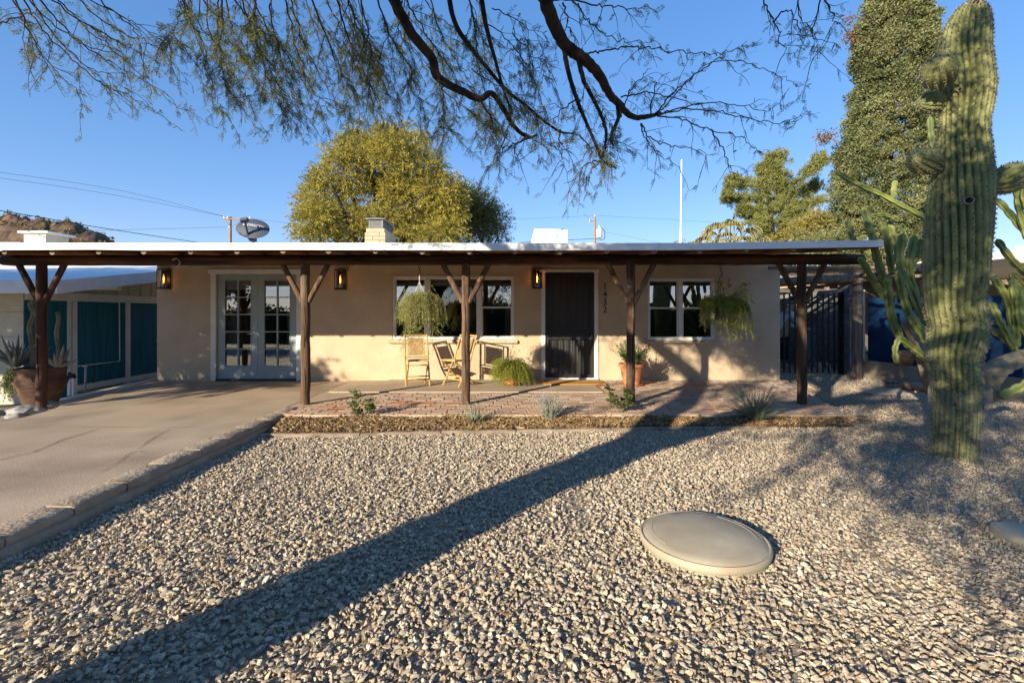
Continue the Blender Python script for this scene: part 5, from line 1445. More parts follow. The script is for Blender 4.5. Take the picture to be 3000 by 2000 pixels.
t = thing('garden_tap', 'grey standpipe tap with a looped black hose before the teal panel', 'tap', at(250, 1143, 9.3)); D = 9.3
mb = MB(); mb.tube([at(249, 1145, D), at(250, 1110, D), at(251, 1075, D)], .018, 8); mb.tube([at(243, 1072, D), at(258, 1072, D)], .02, 8); build(mb, 'standpipe', m_galv, t, smooth=40)
mb = MB(); mb.tube(spline([at(x_, y_, D) for x_, y_ in ((256, 1072), (270, 1072), (277, 1085), (274, 1105), (273, 1122))], 6), .009, 6); build(mb, 'hose', m_cable, t, smooth=60)

# ------------------------------------------------------------------ big urn with succulents, behind the first post
D = 7.55; c = at(119, 1186, D); c.z = c.z - .02
t = thing('large_urn', 'huge ringed terracotta urn of succulents, darkened as in shade, behind the first log post', 'urn planter', c)
mb = MB(); mb.lathe([(r_ * .70, z_) for r_, z_ in [(.26, 0), (.30, .06), (.35, .15), (.395, .24), (.43, .33), (.455, .335), (.46, .37), (.475, .375), (.48, .42), (.455, .425), (.435, .47), (.425, .53), (.445, .58), (.46, .60), (.44, .615), (.40, .59), (.02, .57)]], c, 40)
build(mb, 'urn', m_terra_dk, t, smooth=35)
for a in (-2.2, -.95):
    mb = MB(); rc = c + Vector((math.cos(a) * .325, math.sin(a) * .325, .46)); ta = Vector((-math.sin(a), math.cos(a), 0))
    mb.tube([rc + ta * math.cos(q_) * .045 + Vector((math.cos(a) * .01, math.sin(a) * .01, math.sin(q_) * .04)) for q_ in np.linspace(0, 2 * PI, 14)], .012, 7); build(mb, 'ring_handle', m_terra_dk, t, smooth=50)
def aloe(px, py, n, L, dd, nm, seed):
    q = random.Random(seed); b = Vector(at(px, py, D + dd)); mb = MB()
    for i in range(n):
        a = i * 2.4 + q.uniform(-.3, .3); el = q.uniform(.15, 1.25) * (i / n) ** .5 + .08; l = L * q.uniform(.7, 1.1)
        v = Vector((math.cos(a) * math.sin(el), math.sin(a) * math.sin(el), math.cos(el))); P = [b + Vector((math.cos(a) * .02, math.sin(a) * .02, 0))]
        for k in range(6):
            v = (v + Vector((0, 0, .10 if k > 2 else -.07)) + Vector((q.uniform(-.04, .04), q.uniform(-.04, .04), 0))).normalized(); P.append(P[-1] + v * l / 6)
        mb.tube(P, [.030, .036, .034, .028, .020, .011, .002], 7)
    return build(mb, nm, m_aloe, t, smooth=60)
aloe(45, 1072, 17, .50, -.05, 'aloe_rosette', 3); aloe(172, 1072, 9, .33, -.1, 'aloe_rosette', 5)
def cactus_col(pts, r, name, parent, dd=0, ribs=6, star=.34, seg=10, m_=None, pinch=.14, dist=None):
    P = spline([at(p[0], p[1], (dist or D) + dd + (p[2] if len(p) > 2 else 0)) for p in pts], seg); n = len(P); mb = MB()
    ph = R.uniform(0, 6); rr = []
    for i in range(n):
        u = i / (n - 1); f = 1 - pinch * (0.5 + .5 * math.sin(ph + i * 1.15)) ** 3
        if u > .93: f *= math.sqrt(max(1 - ((u - .93) / .07) ** 2, .02))
        if u < .04: f *= .8 + 5 * u
        rr.append(r * f)
    mb.tube(P, rr, ribs * 6, star=star, ribs=ribs); return build(mb, name, m_ or m_cereus, parent, smooth=75)
cactus_col([(97, 1075), (95, 1010), (87, 960), (99, 920), (90, 892), (100, 882)], .040, 'twisted_cactus', t, .05, m_=m_cereus_old)
cactus_col([(170, 1072), (171, 1020), (166, 975), (172, 935), (168, 912)], .032, 'twisted_cactus', t, .05, m_=m_cereus_old)
SQ = []; LQ = []
for k in range(46):
    A = np.array(at(R.uniform(20, 60), R.uniform(1075, 1095), D - .25)); l = R.uniform(.15, .48); P = [A]
    for i in range(6): P.append(P[-1] + np.array([R.uniform(-.03, .015), R.uniform(-.02, .015), -l / 6]))
    P = np.array(P); SQ.append(tube_q(P, .0025, 3)); m = 26; tt = rng.random(m) * 5.99; ii = tt.astype(int)
    LQ.append(leaf_quads(P[ii] + (P[ii + 1] - P[ii]) * (tt - ii)[:, None], rand_dirs(m), .03, .014))
quads_obj('trailing_stems', np.concatenate(SQ), m_stem, t); Q = np.concatenate(LQ); quads_obj('trailing_leaves', Q, m_rose, t, var=rng.random(len(Q)))
# stones round the foot of the first post
def rock(px, py, D_, r, m_, label, group, sq=.6, seed=0):
    q = np.random.default_rng(seed + int(px)); bm = bmesh.new(); bmesh.ops.create_icosphere(bm, subdivisions=3, radius=1)
    for v in bm.verts:
        n_ = mnoise.fractal(v.co * 1.3 + Vector((seed * 3.1, px * .37, 0)), 1, 2, 4); v.co = v.co * (1 + .32 * n_); v.co = Vector((v.co.x, v.co.y * .8, v.co.z * sq)) * r
    me = bpy.data.meshes.new('rock'); bm.to_mesh(me); bm.free(); me.materials.append(m_); me.polygons.foreach_set('use_smooth', [True] * len(me.polygons)); me.set_sharp_from_angle(angle=.6)
    o = bpy.data.objects.new('rock', me); p = at(px, py, D_); o.location = p; COL.objects.link(o); return tag(o, label, 'rock', group)
rock(72, 1204, 6.75, .20, m_greyrock, 'large pale grey rock at the foot of the first post', 'rocks in the yard', .42, 1)
rock(45, 1222, 6.55, .11, m_greyrock, 'small grey rock at the driveway corner, left of the large pale one', 'rocks in the yard', .5, 2)
rock(145, 1186, 6.95, .12, m_greyrock, 'low grey stone between the first post and the urn', 'rocks in the yard', .45, 3)
# ------------------------------------------------------------------ side gate, pergola, walls on the right
D = 11.0
gate = thing('side_gate', 'black iron bar gate closing the gravel side yard beside the house', 'gate', (6.9, D, -.08))
zt_, zr1, zr0, zb_ = 1.75, 1.54, .205, -.065
for k in range(-1, 11):
    px = 2297 + 16.35 * k
    if k == 10: px = 2458
    mb = MB(); x = gx(px, D); mb.box((x - .014, D - .014, zb_), (x + .014, D + .014, zt_ + R.uniform(-.012, .012))); build(mb, 'bar', m_black, gate)
for z in (zr1, zr0):
    mb = MB(); mb.box((gx(2262, D), D - .020, z - .02), (gx(2470, D), D + .020, z + .02)); build(mb, 'rail', m_black, gate)
mb = MB(); mb.bevbox((gx(2460, D), D - .06, -.12), (gx(2474, D), D + .06, 1.80), .006); build(mb, 'gate_post', m_black, gate)
mb = MB(); mb.bevbox((gx(2452, D), D - .05, .78), (gx(2461, D), D - .015, 1.0), .004); build(mb, 'latch', m_black, gate)

# block wall along the side of the yard behind the gate
bw = thing('block_wall', 'grey concrete block wall behind the bars of the side gate', 'wall', (8.0, 12.5, -.1))
mb = MB(); mb.box((6.95, 13.62, -.2), (8.35, 13.8, 1.86)); mb.box((8.16, 11.3, -.2), (8.35, 13.61, 1.86)); build(mb, 'mortar_core', m_mortar, bw)
bl = []
for s in range(3):
    mb = MB(); mb.bevbox((-.196, -.02, -.096), (.196, .02, .096), .008); bl.append(mb.mesh('block', m_block))
for r_ in range(10):
    z = -.02 + .203 * r_
    for k in range(4):
        o = bpy.data.objects.new('block', bl[k % 3]); place(o, bw); o.location = (7.08 + .403 * k - (.2 if r_ % 2 else 0), 13.605 + R.uniform(-.003, .003), z)
    for k in range(6):
        o = bpy.data.objects.new('block', bl[k % 3]); place(o, bw); o.location = (8.145 + R.uniform(-.003, .003), 11.5 + .403 * k - (.2 if r_ % 2 else 0), z); o.rotation_euler = (0, 0, PI / 2)
mb = MB(); mb.bevbox((gx(2476, 10.9), 10.75, -.15), (gx(2489, 10.9), 11.15, 1.95), .006); build(mb, 'pillar', m_block, bw)
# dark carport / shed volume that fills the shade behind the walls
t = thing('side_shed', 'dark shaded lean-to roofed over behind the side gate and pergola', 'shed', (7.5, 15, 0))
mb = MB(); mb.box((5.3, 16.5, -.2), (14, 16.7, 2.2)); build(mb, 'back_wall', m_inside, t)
mb = MB(); mb.obox((6.9, 12.6, 2.02), (1.75, 0, .16), (0, .05, 0), (-.005, 0, .07)); build(mb, 'header_beam', m_lightwood, t)
mb = MB(); mb.obox((7.0, 13.4, 2.25), (1.6, 0, .14), (0, .8, 0), (0, 0, .02)); build(mb, 'roof_sheet', m_galv, t)
for x in (5.6, 8.3):
    mb = MB(); mb.box((x - .05, 12.56, -.15), (x + .05, 12.64, 2.0)); build(mb, 'shed_post', m_greywood, t)
# boards and a box leaning behind the gate
D = 12.4
mb = MB(); mb.obox((gx(2400, D), D + .3, .42), (.14, 0, 0), (.0, .02, 0), (.01, .1, .52)); build(mb, 'leaning_board', m_block, None, None, 'grey panel leaning against the block wall behind the gate bars', 'board')
mb = MB(); mb.obox((gx(2422, 12.9), 12.9, .38), (.20, .0, 0), (0, .02, 0), (-.01, .05, .50)); build(mb, 'leaning_board', m_lowwall, None, None, 'wide tan panel standing behind the gate near its latch', 'board')
for k, px in enumerate((2394, 2402, 2413, 2436, 2446)):
    mb = MB(); x = gx(px, 11.5); l = R.uniform(.15, .24); mb.obox((x, 11.5 + .05 * k, -.07 + l * .5), (.02, 0, R.uniform(-.004, .004)), (0, .02, 0), (R.uniform(-.02, .02), .03, l * .5)); build(mb, 'wood_offcut', m_lightwood, None, None, 'short upright wood offcut standing behind the bottom gate rail, ' + ('next to the last post', 'second from the last post', 'in the middle of the gate', 'second from the latch post', 'nearest the latch post')[k], 'offcut', 'wood offcuts behind the gate')

# pergola: grey post with beams and peeled poles
pg = thing('pergola', 'grey weathered pergola of round poles joining the porch to a thick wooden post', 'pergola', (7.38, 10.2, -.09))
D = 10.2; x = gx(2511, D)
mb = MB(); P = [(x + R.uniform(-.006, .006), D, z) for z in np.linspace(-.14, 2.02, 10)]; mb.tube(P, [.098 * R.uniform(.97, 1.03) for _ in P], 14, wob=.02); pst = build(mb, 'post', m_greywood, pg, smooth=50)
mb = MB(); mb.tube([(gx(2501, 10.05), 10.06, .0), (gx(2501, 10.05), 10.12, .0)], .055, 14); build(mb, 'bolt_plug', m_rock, pst, smooth=40)
log([(5.3, 10.2, 1.93), (8.1, 10.18, 2.10)], .09, 12, .05, 12, m_greywood, 'beam', pg)
log([(7.40, 8.6, 2.12), (7.42, 11.8, 2.16)], .085, 12, .05, 12, m_greywood, 'beam', pg)
for k in range(7):
    y = 9.0 + .42 * k
    log([(4.9, y + .12, 2.17 + .015 * k), (7.75 + R.uniform(-.2, .25), y - .05, 2.16 + .012 * k)], .033, 8, .06, 10, m_greywood, 'pole', pg)
for k in range(3):
    log([(5.3, 10.5 + .5 * k, 2.0 + .03 * k), (7.6, 10.5 + .5 * k, 2.15)], .04, 8, .06, 8, m_greywood, 'pole', pg)
t = thing('fence_lantern', 'dark metal box lantern fixed on the block pillar beside the pergola post', 'wall light', at(2490, 880, 10.7)); D = 10.7
mb = MB(); p = at(2491, 880, D); mb.bevbox((p.x - .06, D - .12, p.z - .12), (p.x + .06, D - .02, p.z + .08), .006); build(mb, 'body', m_mesh, t)
mb = MB(); mb.add([(p.x - .075, D - .135, p.z + .082), (p.x + .075, D - .135, p.z + .082), (p.x + .075, D - .0, p.z + .082), (p.x - .075, D - .0, p.z + .082), (p.x + .02, D - .07, p.z + .14)], [(3, 2, 1, 0), (0, 1, 4), (1, 2, 4), (2, 3, 4), (3, 0, 4)]); build(mb, 'cap', m_black, t)

# low stucco wall with blue wall above
def wl(y): return 7.60 + (10.34 - y) * .13
lw = MB(); a, b_ = wl(10.34), wl(6.6)
lw.add([(a, 10.34, -.2), (b_, 6.6, -.2), (b_ + .25, 6.6, -.2), (a + .25, 10.34, -.2), (a, 10.34, .29), (b_, 6.6, .27), (b_ + .25, 6.6, .27), (a + .25, 10.34, .29)], [(0, 1, 5, 4), (4, 5, 6, 7), (1, 2, 6, 5), (2, 3, 7, 6), (3, 0, 4, 7)])
build(lw, 'low_wall', m_lowwall, None, None, 'low tan stucco garden wall below the blue wall', 'wall')
mb = MB(); mb.add([(a + .10, 10.34, .291), (b_ + .10, 6.6, .271), (b_ + .24, 6.6, .271), (a + .24, 10.34, .291), (a + .10, 10.34, 1.64), (b_ + .10, 6.6, 1.56), (b_ + .24, 6.6, 1.56), (a + .24, 10.34, 1.64)], [(0, 1, 5, 4), (4, 5, 6, 7), (1, 2, 6, 5), (2, 3, 7, 6), (3, 0, 4, 7)])
build(mb, 'blue_wall', m_blue, None, None, 'deep blue painted wall behind the branching cactus', 'wall')
rock(2652, 1048, 9.45, .19, m_terra, 'rounded orange boulder on top of the low wall', 'rocks in the yard', .75, 7)
rock(2608, 1116, 9.0, .13, m_rock, 'flat pink rock lying against the low wall', 'rocks in the yard', .4, 8)
rock(2690, 1133, 8.4, .22, m_rock, 'broad pink rock at the wall foot left of the saguaro', 'rocks in the yard', .38, 9)
rock(2655, 1129, 8.6, .12, m_rock, 'darker red rock between the flat and the broad pink ones', 'rocks in the yard', .5, 10)
rock(2688, 1147, 7.6, .04, m_brick_red, 'tiny red stone lying on the gravel left of the saguaro', 'rocks in the yard', .6, 12)
mb = MB(); mb.bevbox((6.15, 8.15, -.10), (7.05, 8.65, -.055), .012); build(mb, 'stepping_slab', m_slab, None, None, 'grey stepping slab sunk in the gravel before the pergola post', 'paving slab')

# neighbour's house on the right
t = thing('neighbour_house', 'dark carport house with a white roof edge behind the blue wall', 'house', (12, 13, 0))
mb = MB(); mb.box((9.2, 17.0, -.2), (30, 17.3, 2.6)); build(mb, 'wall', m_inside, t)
mb = MB(); mb.box((11.2, 10.6, 2.55), (30, 18, 2.72)); build(mb, 'roof', m_roof, t)
mb = MB(); mb.box((11.15, 10.52, 2.42), (30, 10.59, 2.80)); build(mb, 'fascia', m_white, t)
for k in range(3):
    mb = MB(); mb.box((9.3, 11.5 + .9 * k, 2.0), (12.5, 11.58 + .9 * k, 2.12)); build(mb, 'carport_beam', m_greywood, t)
mb = MB(); mb.box((8.9, 11.0, 2.13), (11.1, 16, 2.2)); build(mb, 'carport_roof', m_greywood, t)

# ------------------------------------------------------------------ person working behind the gate
def person():
    D = 12.2; s = D / FPX
    base = (gx(2296, D), D, -.10)
    t = thing('person', 'person in white shirt, dark cap and black trousers stooping behind the gate bars', 'person', base)
    def pt(px, py, dy=0): return Vector(at(px, py, D)) + Vector((0, dy, 0))
    def skin(name, verts, edges, radii, m_, lv=2, root=0):
        me = bpy.data.meshes.new(name); me.from_pydata([tuple(v) for v in verts], edges, [])
        o = bpy.data.objects.new(name, me); COL.objects.link(o)
        o.modifiers.new('s', 'SKIN'); sk = me.skin_vertices[0].data
        for i, r in enumerate(radii): sk[i].radius = r if hasattr(r, '__len__') else (r, r)
        sk[root].use_root = True
        sb = o.modifiers.new('u', 'SUBSURF'); sb.levels = lv; sb.render_levels = lv
        bpy.context.view_layer.update()
        m2 = bpy.data.meshes.new_from_object(o.evaluated_get(bpy.context.evaluated_depsgraph_get()))
        bpy.data.objects.remove(o); m2.name = name; m2.materials.clear(); m2.materials.append(m_); m2.polygons.foreach_set('use_smooth', [True] * len(m2.polygons))
        return m2
    hip = pt(2288, 985); hz = hip.z
    chest = pt(2304, 925); neck = pt(2316, 902); head = pt(2322, 884)
    # body: pelvis, spine, neck, head, arms, legs in one continuous skin
    V = [hip, hip.lerp(chest, .5) + Vector((-.02, 0, .01)), chest, neck, head + Vector((0, 0, -.02)), head + Vector((.015, 0, .07))]
    E = [(0, 1), (1, 2), (2, 3), (3, 4), (4, 5)]; Rr = [.15, .14, .16, .065, .085, .075]
    for sy in (-1, 1):
        k = len(V); sh = chest + Vector((.03, sy * .16, .04)); el = sh + Vector((.14, sy * .05, -.27)); wr = el + Vector((.23, -sy * .03, -.10)); hd = wr + Vector((.08, 0, -.01))
        V += [sh, el, wr, hd]; E += [(2, k), (k, k + 1), (k + 1, k + 2), (k + 2, k + 3)]; Rr += [.075, .05, .034, .036]
        # five fingers curling down
        for f in range(5):
            q = len(V); off = Vector((.03 if f else .0, (f - 2) * .016, -.012 if f else -.02)); V += [hd + off, hd + off + Vector((.04 - .004 * abs(f - 2), (f - 2) * .002, -.025)), hd + off + Vector((.045, 0, -.055))]
            E += [(k + 3, q), (q, q + 1), (q + 1, q + 2)]; Rr += [.010, .009, .007]
    for sy in (-1, 1):
        k = len(V); a_ = hip + Vector((-.0, sy * .10, -.06)); kn = Vector((hip.x + .07, D + sy * .12, hz * .5 - .03)); an = Vector((hip.x - .02, D + sy * .13, .0)); toe = an + Vector((.18, 0, -.06))
        V += [a_, kn, an, toe]; E += [(0, k), (k, k + 1), (k + 1, k + 2), (k + 2, k + 3)]; Rr += [.10, .068, .045, .045]
    o = bpy.data.objects.new('body', skin('body', V, E, Rr, m_skin, 2)); place(o, t)
    # shirt and trousers follow the body a little larger
    sh0 = [hip + Vector((0, 0, .03)), V[1], chest, neck + Vector((-.01, 0, -.02))]; Es = [(0, 1), (1, 2), (2, 3)]; Rs = [.168, .163, .185, .085]
    for sy in (-1, 1):
        k = len(sh0); a_ = chest + Vector((.03, sy * .16, .04)); el = a_ + Vector((.14, sy * .05, -.27)); sh0 += [a_, el, el + Vector((.15, -sy * .02, -.065))]; Es += [(2, k), (k, k + 1), (k + 1, k + 2)]; Rs += [.095, .068, .055]
    place(bpy.data.objects.new('shirt', skin('shirt', sh0, Es, Rs, m_shirt)), t)
    tr = [hip + Vector((0, 0, .05))]; Et = []; Rt = [.165]
    for sy in (-1, 1):
        k = len(tr); tr += [hip + Vector((0, sy * .10, -.06)), Vector((hip.x + .07, D + sy * .12, hz * .5 - .03)), Vector((hip.x - .02, D + sy * .13, .03))]; Et += [(0, k), (k, k + 1), (k + 1, k + 2)]; Rt += [.118, .088, .070]
    place(bpy.data.objects.new('trousers', skin('trousers', tr, Et, Rt, m_trousers)), t)
    mb = MB(); hc = head + Vector((.012, 0, .045))
    mb.lathe([(.108, 0), (.11, .03), (.098, .07), (.06, .10), (.005, .112)], hc, 20, caps=False)
    mb.obox(hc + Vector((.14, 0, .0)), (.06, 0, -.025), (0, .075, 0), (.002, 0, .005)); build(mb, 'cap', m_navy, t, smooth=50)
    mb = MB()
    for sy in (-1, 1): mb.obox(head + Vector((.088, sy * .032, .02)), (.004, 0, 0), (0, .012, 0), (0, 0, .006))
    mb.obox(head + Vector((.10, 0, -.008)), (.016, 0, -.01), (0, .012, 0), (0, 0, .02)); build(mb, 'face', m_skin, t)
person()

# ------------------------------------------------------------------ saguaro
DS = 4.75
sg_prof = [(1372, 2722, 2872), (1300, 2723, 2876), (1230, 2724, 2880), (1160, 2726, 2884), (1100, 2727, 2876), (1040, 2713, 2880), (985, 2716, 2902), (950, 2719, 2904), (900, 2706, 2893), (860, 2700, 2896), (800, 2698, 2907), (730, 2698, 2912),
           (660, 2702, 2920), (600, 2708, 2924), (540, 2717, 2926), (490, 2730, 2920), (446, 2738, 2914), (402, 2744, 2906), (350, 2747, 2908), (300, 2748, 2922), (255, 2748, 2927), (205, 2747, 2920), (160, 2744, 2912), (110, 2750, 2914), (60, 2770, 2912), (28, 2795, 2902), (10, 2822, 2884), (4, 2845, 2862)]
sag = thing('saguaro_cactus', 'tall thick ribbed saguaro with round arm buds and a wire collar at its foot', 'cactus', (gx(2798, DS), DS, -.12))
NR = 24
def ribbed(P, Rad, nr, depth, name, parent, m_, per=8, spine_step=.045, spine_len=.022, up0=None, spines=True, twist=None):
    P = [Vector(p) for p in P]; n = len(P); na = nr * per
    u = Vector((1, 0, 0)) if up0 is None else Vector(up0); V = []; crest = [[] for _ in range(nr)]
    for i in range(n):
        T = (P[min(i + 1, n - 1)] - P[max(i - 1, 0)]).normalized(); u = (u - T * u.dot(T)).normalized(); w = T.cross(u)
        for k in range(na):
            a = 2 * PI * k / na + (twist(i / n) if twist else 0)
            ph = (nr * k / na) % 1.0; bumpy = abs(math.cos(PI * ph)) ** .8
            r = Rad[i] * (1 - depth * (1 - bumpy))
            p = P[i] + (u * math.cos(a) + w * math.sin(a)) * r; V.append(p)
            if k % per == 0: crest[k // per].append((p, (u * math.cos(a) + w * math.sin(a)), T))
    F = [(i * na + k, i * na + (k + 1) % na, (i + 1) * na + (k + 1) % na, (i + 1) * na + k) for i in range(n - 1) for k in range(na)]
    V.append(P[-1] + (P[-1] - P[-2]) * .3); F += [((n - 1) * na + k, (n - 1) * na + (k + 1) % na, n * na) for k in range(na)]
    mb = MB(); mb.add(V, F); o = build(mb, name, m_, parent, smooth=70)
    if spines:
        SP = []; SD = []; AR = []
        for c in crest:
            acc = R.uniform(0, spine_step)
            for i in range(len(c) - 1):
                (p0, n0, T0), (p1, n1, _) = c[i], c[i + 1]; l = (p1 - p0).length
                while acc < l:
                    p = p0.lerp(p1, acc / l); AR.append(p + n0 * .001)
                    for _ in range(12):
                        dd = n0 * R.uniform(.25, 1) + T0 * R.uniform(-1, .7) + n0.cross(T0) * R.uniform(-1, 1); SP.append(p); SD.append(dd.normalized())
                    acc += spine_step * R.uniform(.85, 1.15)
                acc -= l
        SP = np.array([tuple(p) for p in SP]); SD = np.array([tuple(p) for p in SD]); m = len(SP)
        low = SP[:, 2] < 1.35
        L_ = rng.uniform(.5, 1.25, m) * spine_len * np.where(low, 1.5, .9)
        Q = leaf_quads(SP, SD, L_ * 1.2, .0028)
        # felty areole pads
        ARp = np.array([tuple(p) for p in AR]); A = leaf_quads(ARp - np.array([0, 0, .006]), np.tile([0, 0, 1.0], (len(ARp), 1)) + rng.normal(0, .3, (len(ARp), 3)), .024, .015)
        quads_obj('spines', Q, m_spine, o, kind='stuff'); quads_obj('areoles', A, m_spine_dk, o, kind='stuff')
    return o
yk = np.linspace(1372, 4, 170); pr = np.array(sg_prof[::-1])
lx = np.interp(yk, pr[:, 0], pr[:, 1]); rx = np.interp(yk, pr[:, 0], pr[:, 2])
ker = np.hanning(9); ker /= ker.sum()
def sm(a): return np.convolve(np.pad(a, 4, mode='edge'), ker, 'valid')
lx, rx = sm(lx), sm(rx); cxp = (lx + rx) / 2; cr_ = [cyl(lx[i], rx[i], DS) for i in range(len(yk))]; rad = np.array([c[1] for c in cr_]) * .97
PP = [Vector((cr_[i][0], DS, HC + (920 - yk[i]) * DS / FPX)) for i in range(len(yk))]
body = ribbed(PP, list(rad), NR, .20, 'body', sag, m_sag, up0=(1, 0, 0), twist=lambda u: .30 * math.sin(u * 5) + .05 * math.sin(u * 15 + 1))
def arm(px, py, dd, r, axis, name='arm', L=1.25):
    c = Vector(at(px, py, DS + dd)); ax = Vector(axis).normalized(); P = []; rr = []
    for i in range(17):
        u = i / 16; P.append(c + ax * r * L * (2 * u - 1)); rr.append(r * math.sqrt(max(1 - (2 * u - 1) ** 2 * (.98 if u > .5 else .75), .004)))
    ribbed(P, rr, 14, .16, name, sag, m_sag, per=6, spine_step=.04, spine_len=.018, up0=Vector((.2, .3, 1)).cross(ax) if abs(ax.z) < .9 else None)
arm(2752, 210, -.20, .142, (-.62, -.62, .30)); arm(2706, 472, -.03, .128, (-.9, -.2, .25)); arm(2730, 300, .08, .105, (-.9, .2, .1)); arm(2960, 522, .0, .145, (.92, -.15, .45))
# nest holes with corky rims
def hole(px, py, w, h):
    i = int(np.argmin(np.abs(yk - py))); r = rad[i]; vw = Vector((PP[i].x, DS, 0)).normalized(); off = math.asin(max(min((px - cxp[i]) / ((rx[i] - lx[i]) / 2), .9), -.9)); ang = math.atan2(-vw.x, vw.y) + off
    nrm = Vector((math.sin(ang), -math.cos(ang), 0)); c = Vector((PP[i].x, PP[i].y, PP[i].z)) + nrm * (r * .985); tx = Vector((math.cos(ang), math.sin(ang), 0)); up = Vector((0, 0, 1))
    mb = MB(); ring = [(c + tx * w * 1.35 * math.cos(a) + up * h * 1.3 * math.sin(a) - nrm * .02, c + tx * w * 1.15 * math.cos(a) + up * h * 1.1 * math.sin(a) + nrm * .02, c + tx * w * .8 * math.cos(a) + up * h * .8 * math.sin(a) + nrm * .012) for a in np.arange(20) * 2 * PI / 20]
    vs = [p for q in ring for p in q]; fs = []
    for k in range(20):
        a = 3 * k; b_ = 3 * ((k + 1) % 20); fs += [(a, b_, b_ + 1, a + 1), (a + 1, b_ + 1, b_ + 2, a + 2)]
    mb.add(vs, fs); hr = build(mb, 'nest_hole_rim', m_scar, body, smooth=60)
    mb = MB(); mb.add([q[2] - nrm * .002 for q in ring] + [c - nrm * .0 + nrm * .006], [(k, (k + 1) % 20, 20) for k in range(20)]); build(mb, 'nest_hole', m_hole, body)
hole(2842, 601, .036, .034); hole(2860, 30, .032, .028)
for sx_, sy_, sw_ in ((2815, 283, .013), (2760, 640, .010), (2875, 820, .014), (2790, 905, .009), (2862, 1010, .012), (2735, 1120, .011), (2800, 1180, .016), (2850, 460, .010), (2775, 380, .008)): hole(sx_, sy_, sw_, sw_ * R.uniform(.8, 1.6))
# wire collar of fine mesh
mb = MB(); cxr = cyl(2721, 2910, DS - .03); cr = cxr[1]; cc = (cxr[0], DS - .03); zb_, zt_ = -.12, .56
nv_ = 60
def cwob(a): return cr * (1 + .045 * math.sin(3 * a + 1) + .03 * math.sin(7 * a))
for k in range(nv_):
    a = 2 * PI * k / nv_; top = zt_ + .02 * math.sin(5 * a); r_ = cwob(a)
    mb.tube([(cc[0] + r_ * math.cos(a), cc[1] + r_ * math.sin(a), zb_), (cc[0] + r_ * 1.0 * math.cos(a), cc[1] + r_ * 1.0 * math.sin(a), top)], .0009, 3, caps=False)
z = zb_
while z < zt_:
    mb.tube([(cc[0] + cwob(a) * math.cos(a), cc[1] + cwob(a) * math.sin(a), z + .004 * math.sin(3 * a)) for a in np.linspace(0, 2 * PI, 49)], .0008, 3, caps=False); z += .0215
build(mb, 'wire_collar', m_wire, sag)

# ------------------------------------------------------------------ branching columnar cacti either side of it
def cereus(label, cols, D_, base, wood=()):
    t = thing('column_cactus', label, 'cactus', base)
    for (pts, r, dd) in cols: cactus_col(pts, r * .66, 'stem', t, dd, 5, .50, 9, None, .24, D_)
    for (pts, r) in wood:
        P = spline([at(p[0], p[1], D_ + (p[2] if len(p) > 2 else 0)) for p in pts], 6); mb = MB(); mb.tube(P, [r * (1.1 - .25 * i / len(P)) * R.uniform(.93, 1.07) for i in range(len(P))], 18, wob=.03, star=.2, ribs=6); build(mb, 'trunk', m_woody, t, smooth=60)
    return t
cereus('many armed green column cactus to the left of the saguaro', [
    ([(2640, 1000), (2612, 930), (2604, 872), (2598, 812)], .082, -.15), ([(2606, 885), (2575, 850), (2545, 800), (2516, 752)], .072, 0), ([(2612, 890), (2585, 808), (2569, 757), (2553, 687), (2530, 605)], .082, .12),
    ([(2612, 800), (2604, 732), (2594, 690), (2585, 645)], .072, .25), ([(2640, 800), (2625, 719), (2612, 680), (2606, 645)], .072, .35), ([(2672, 900), (2648, 834), (2636, 757), (2645, 683)], .080, .0),
    ([(2690, 890), (2668, 815), (2664, 757), (2680, 688)], .075, .2), ([(2690, 960), (2660, 915), (2640, 850), (2630, 790)], .080, -.1), ([(2722, 1010), (2690, 960), (2668, 925)], .088, -.35), ([(2722, 1055), (2690, 1030), (2660, 1008), (2630, 985)], .075, -.3),
    ([(2633, 992), (2622, 1025), (2626, 1065)], .050, -.35), ([(2715, 640), (2640, 602), (2580, 570), (2527, 547), (2448, 503)], .066, .1), ([(2620, 580), (2618, 555), (2624, 528)], .055, .15), ([(2620, 640), (2590, 630), (2552, 634)], .055, .2), ([(2508, 720), (2494, 690), (2482, 645)], .060, .3),
    ([(2722, 970), (2690, 900), (2675, 860), (2650, 820)], .075, .15), ([(2655, 830), (2672, 780), (2690, 740), (2698, 700)], .070, .3), ([(2740, 450), (2728, 400), (2724, 340)], .06, .3)],
    6.1, at(2720, 1130, 6.3), [([(2740, 1150, .2), (2715, 1060, 0), (2690, 1000, 0), (2660, 940, .05)], .10), ([(2740, 1150, .2), (2735, 1000, .25), (2735, 800, .3), (2720, 640, .15)], .10)])
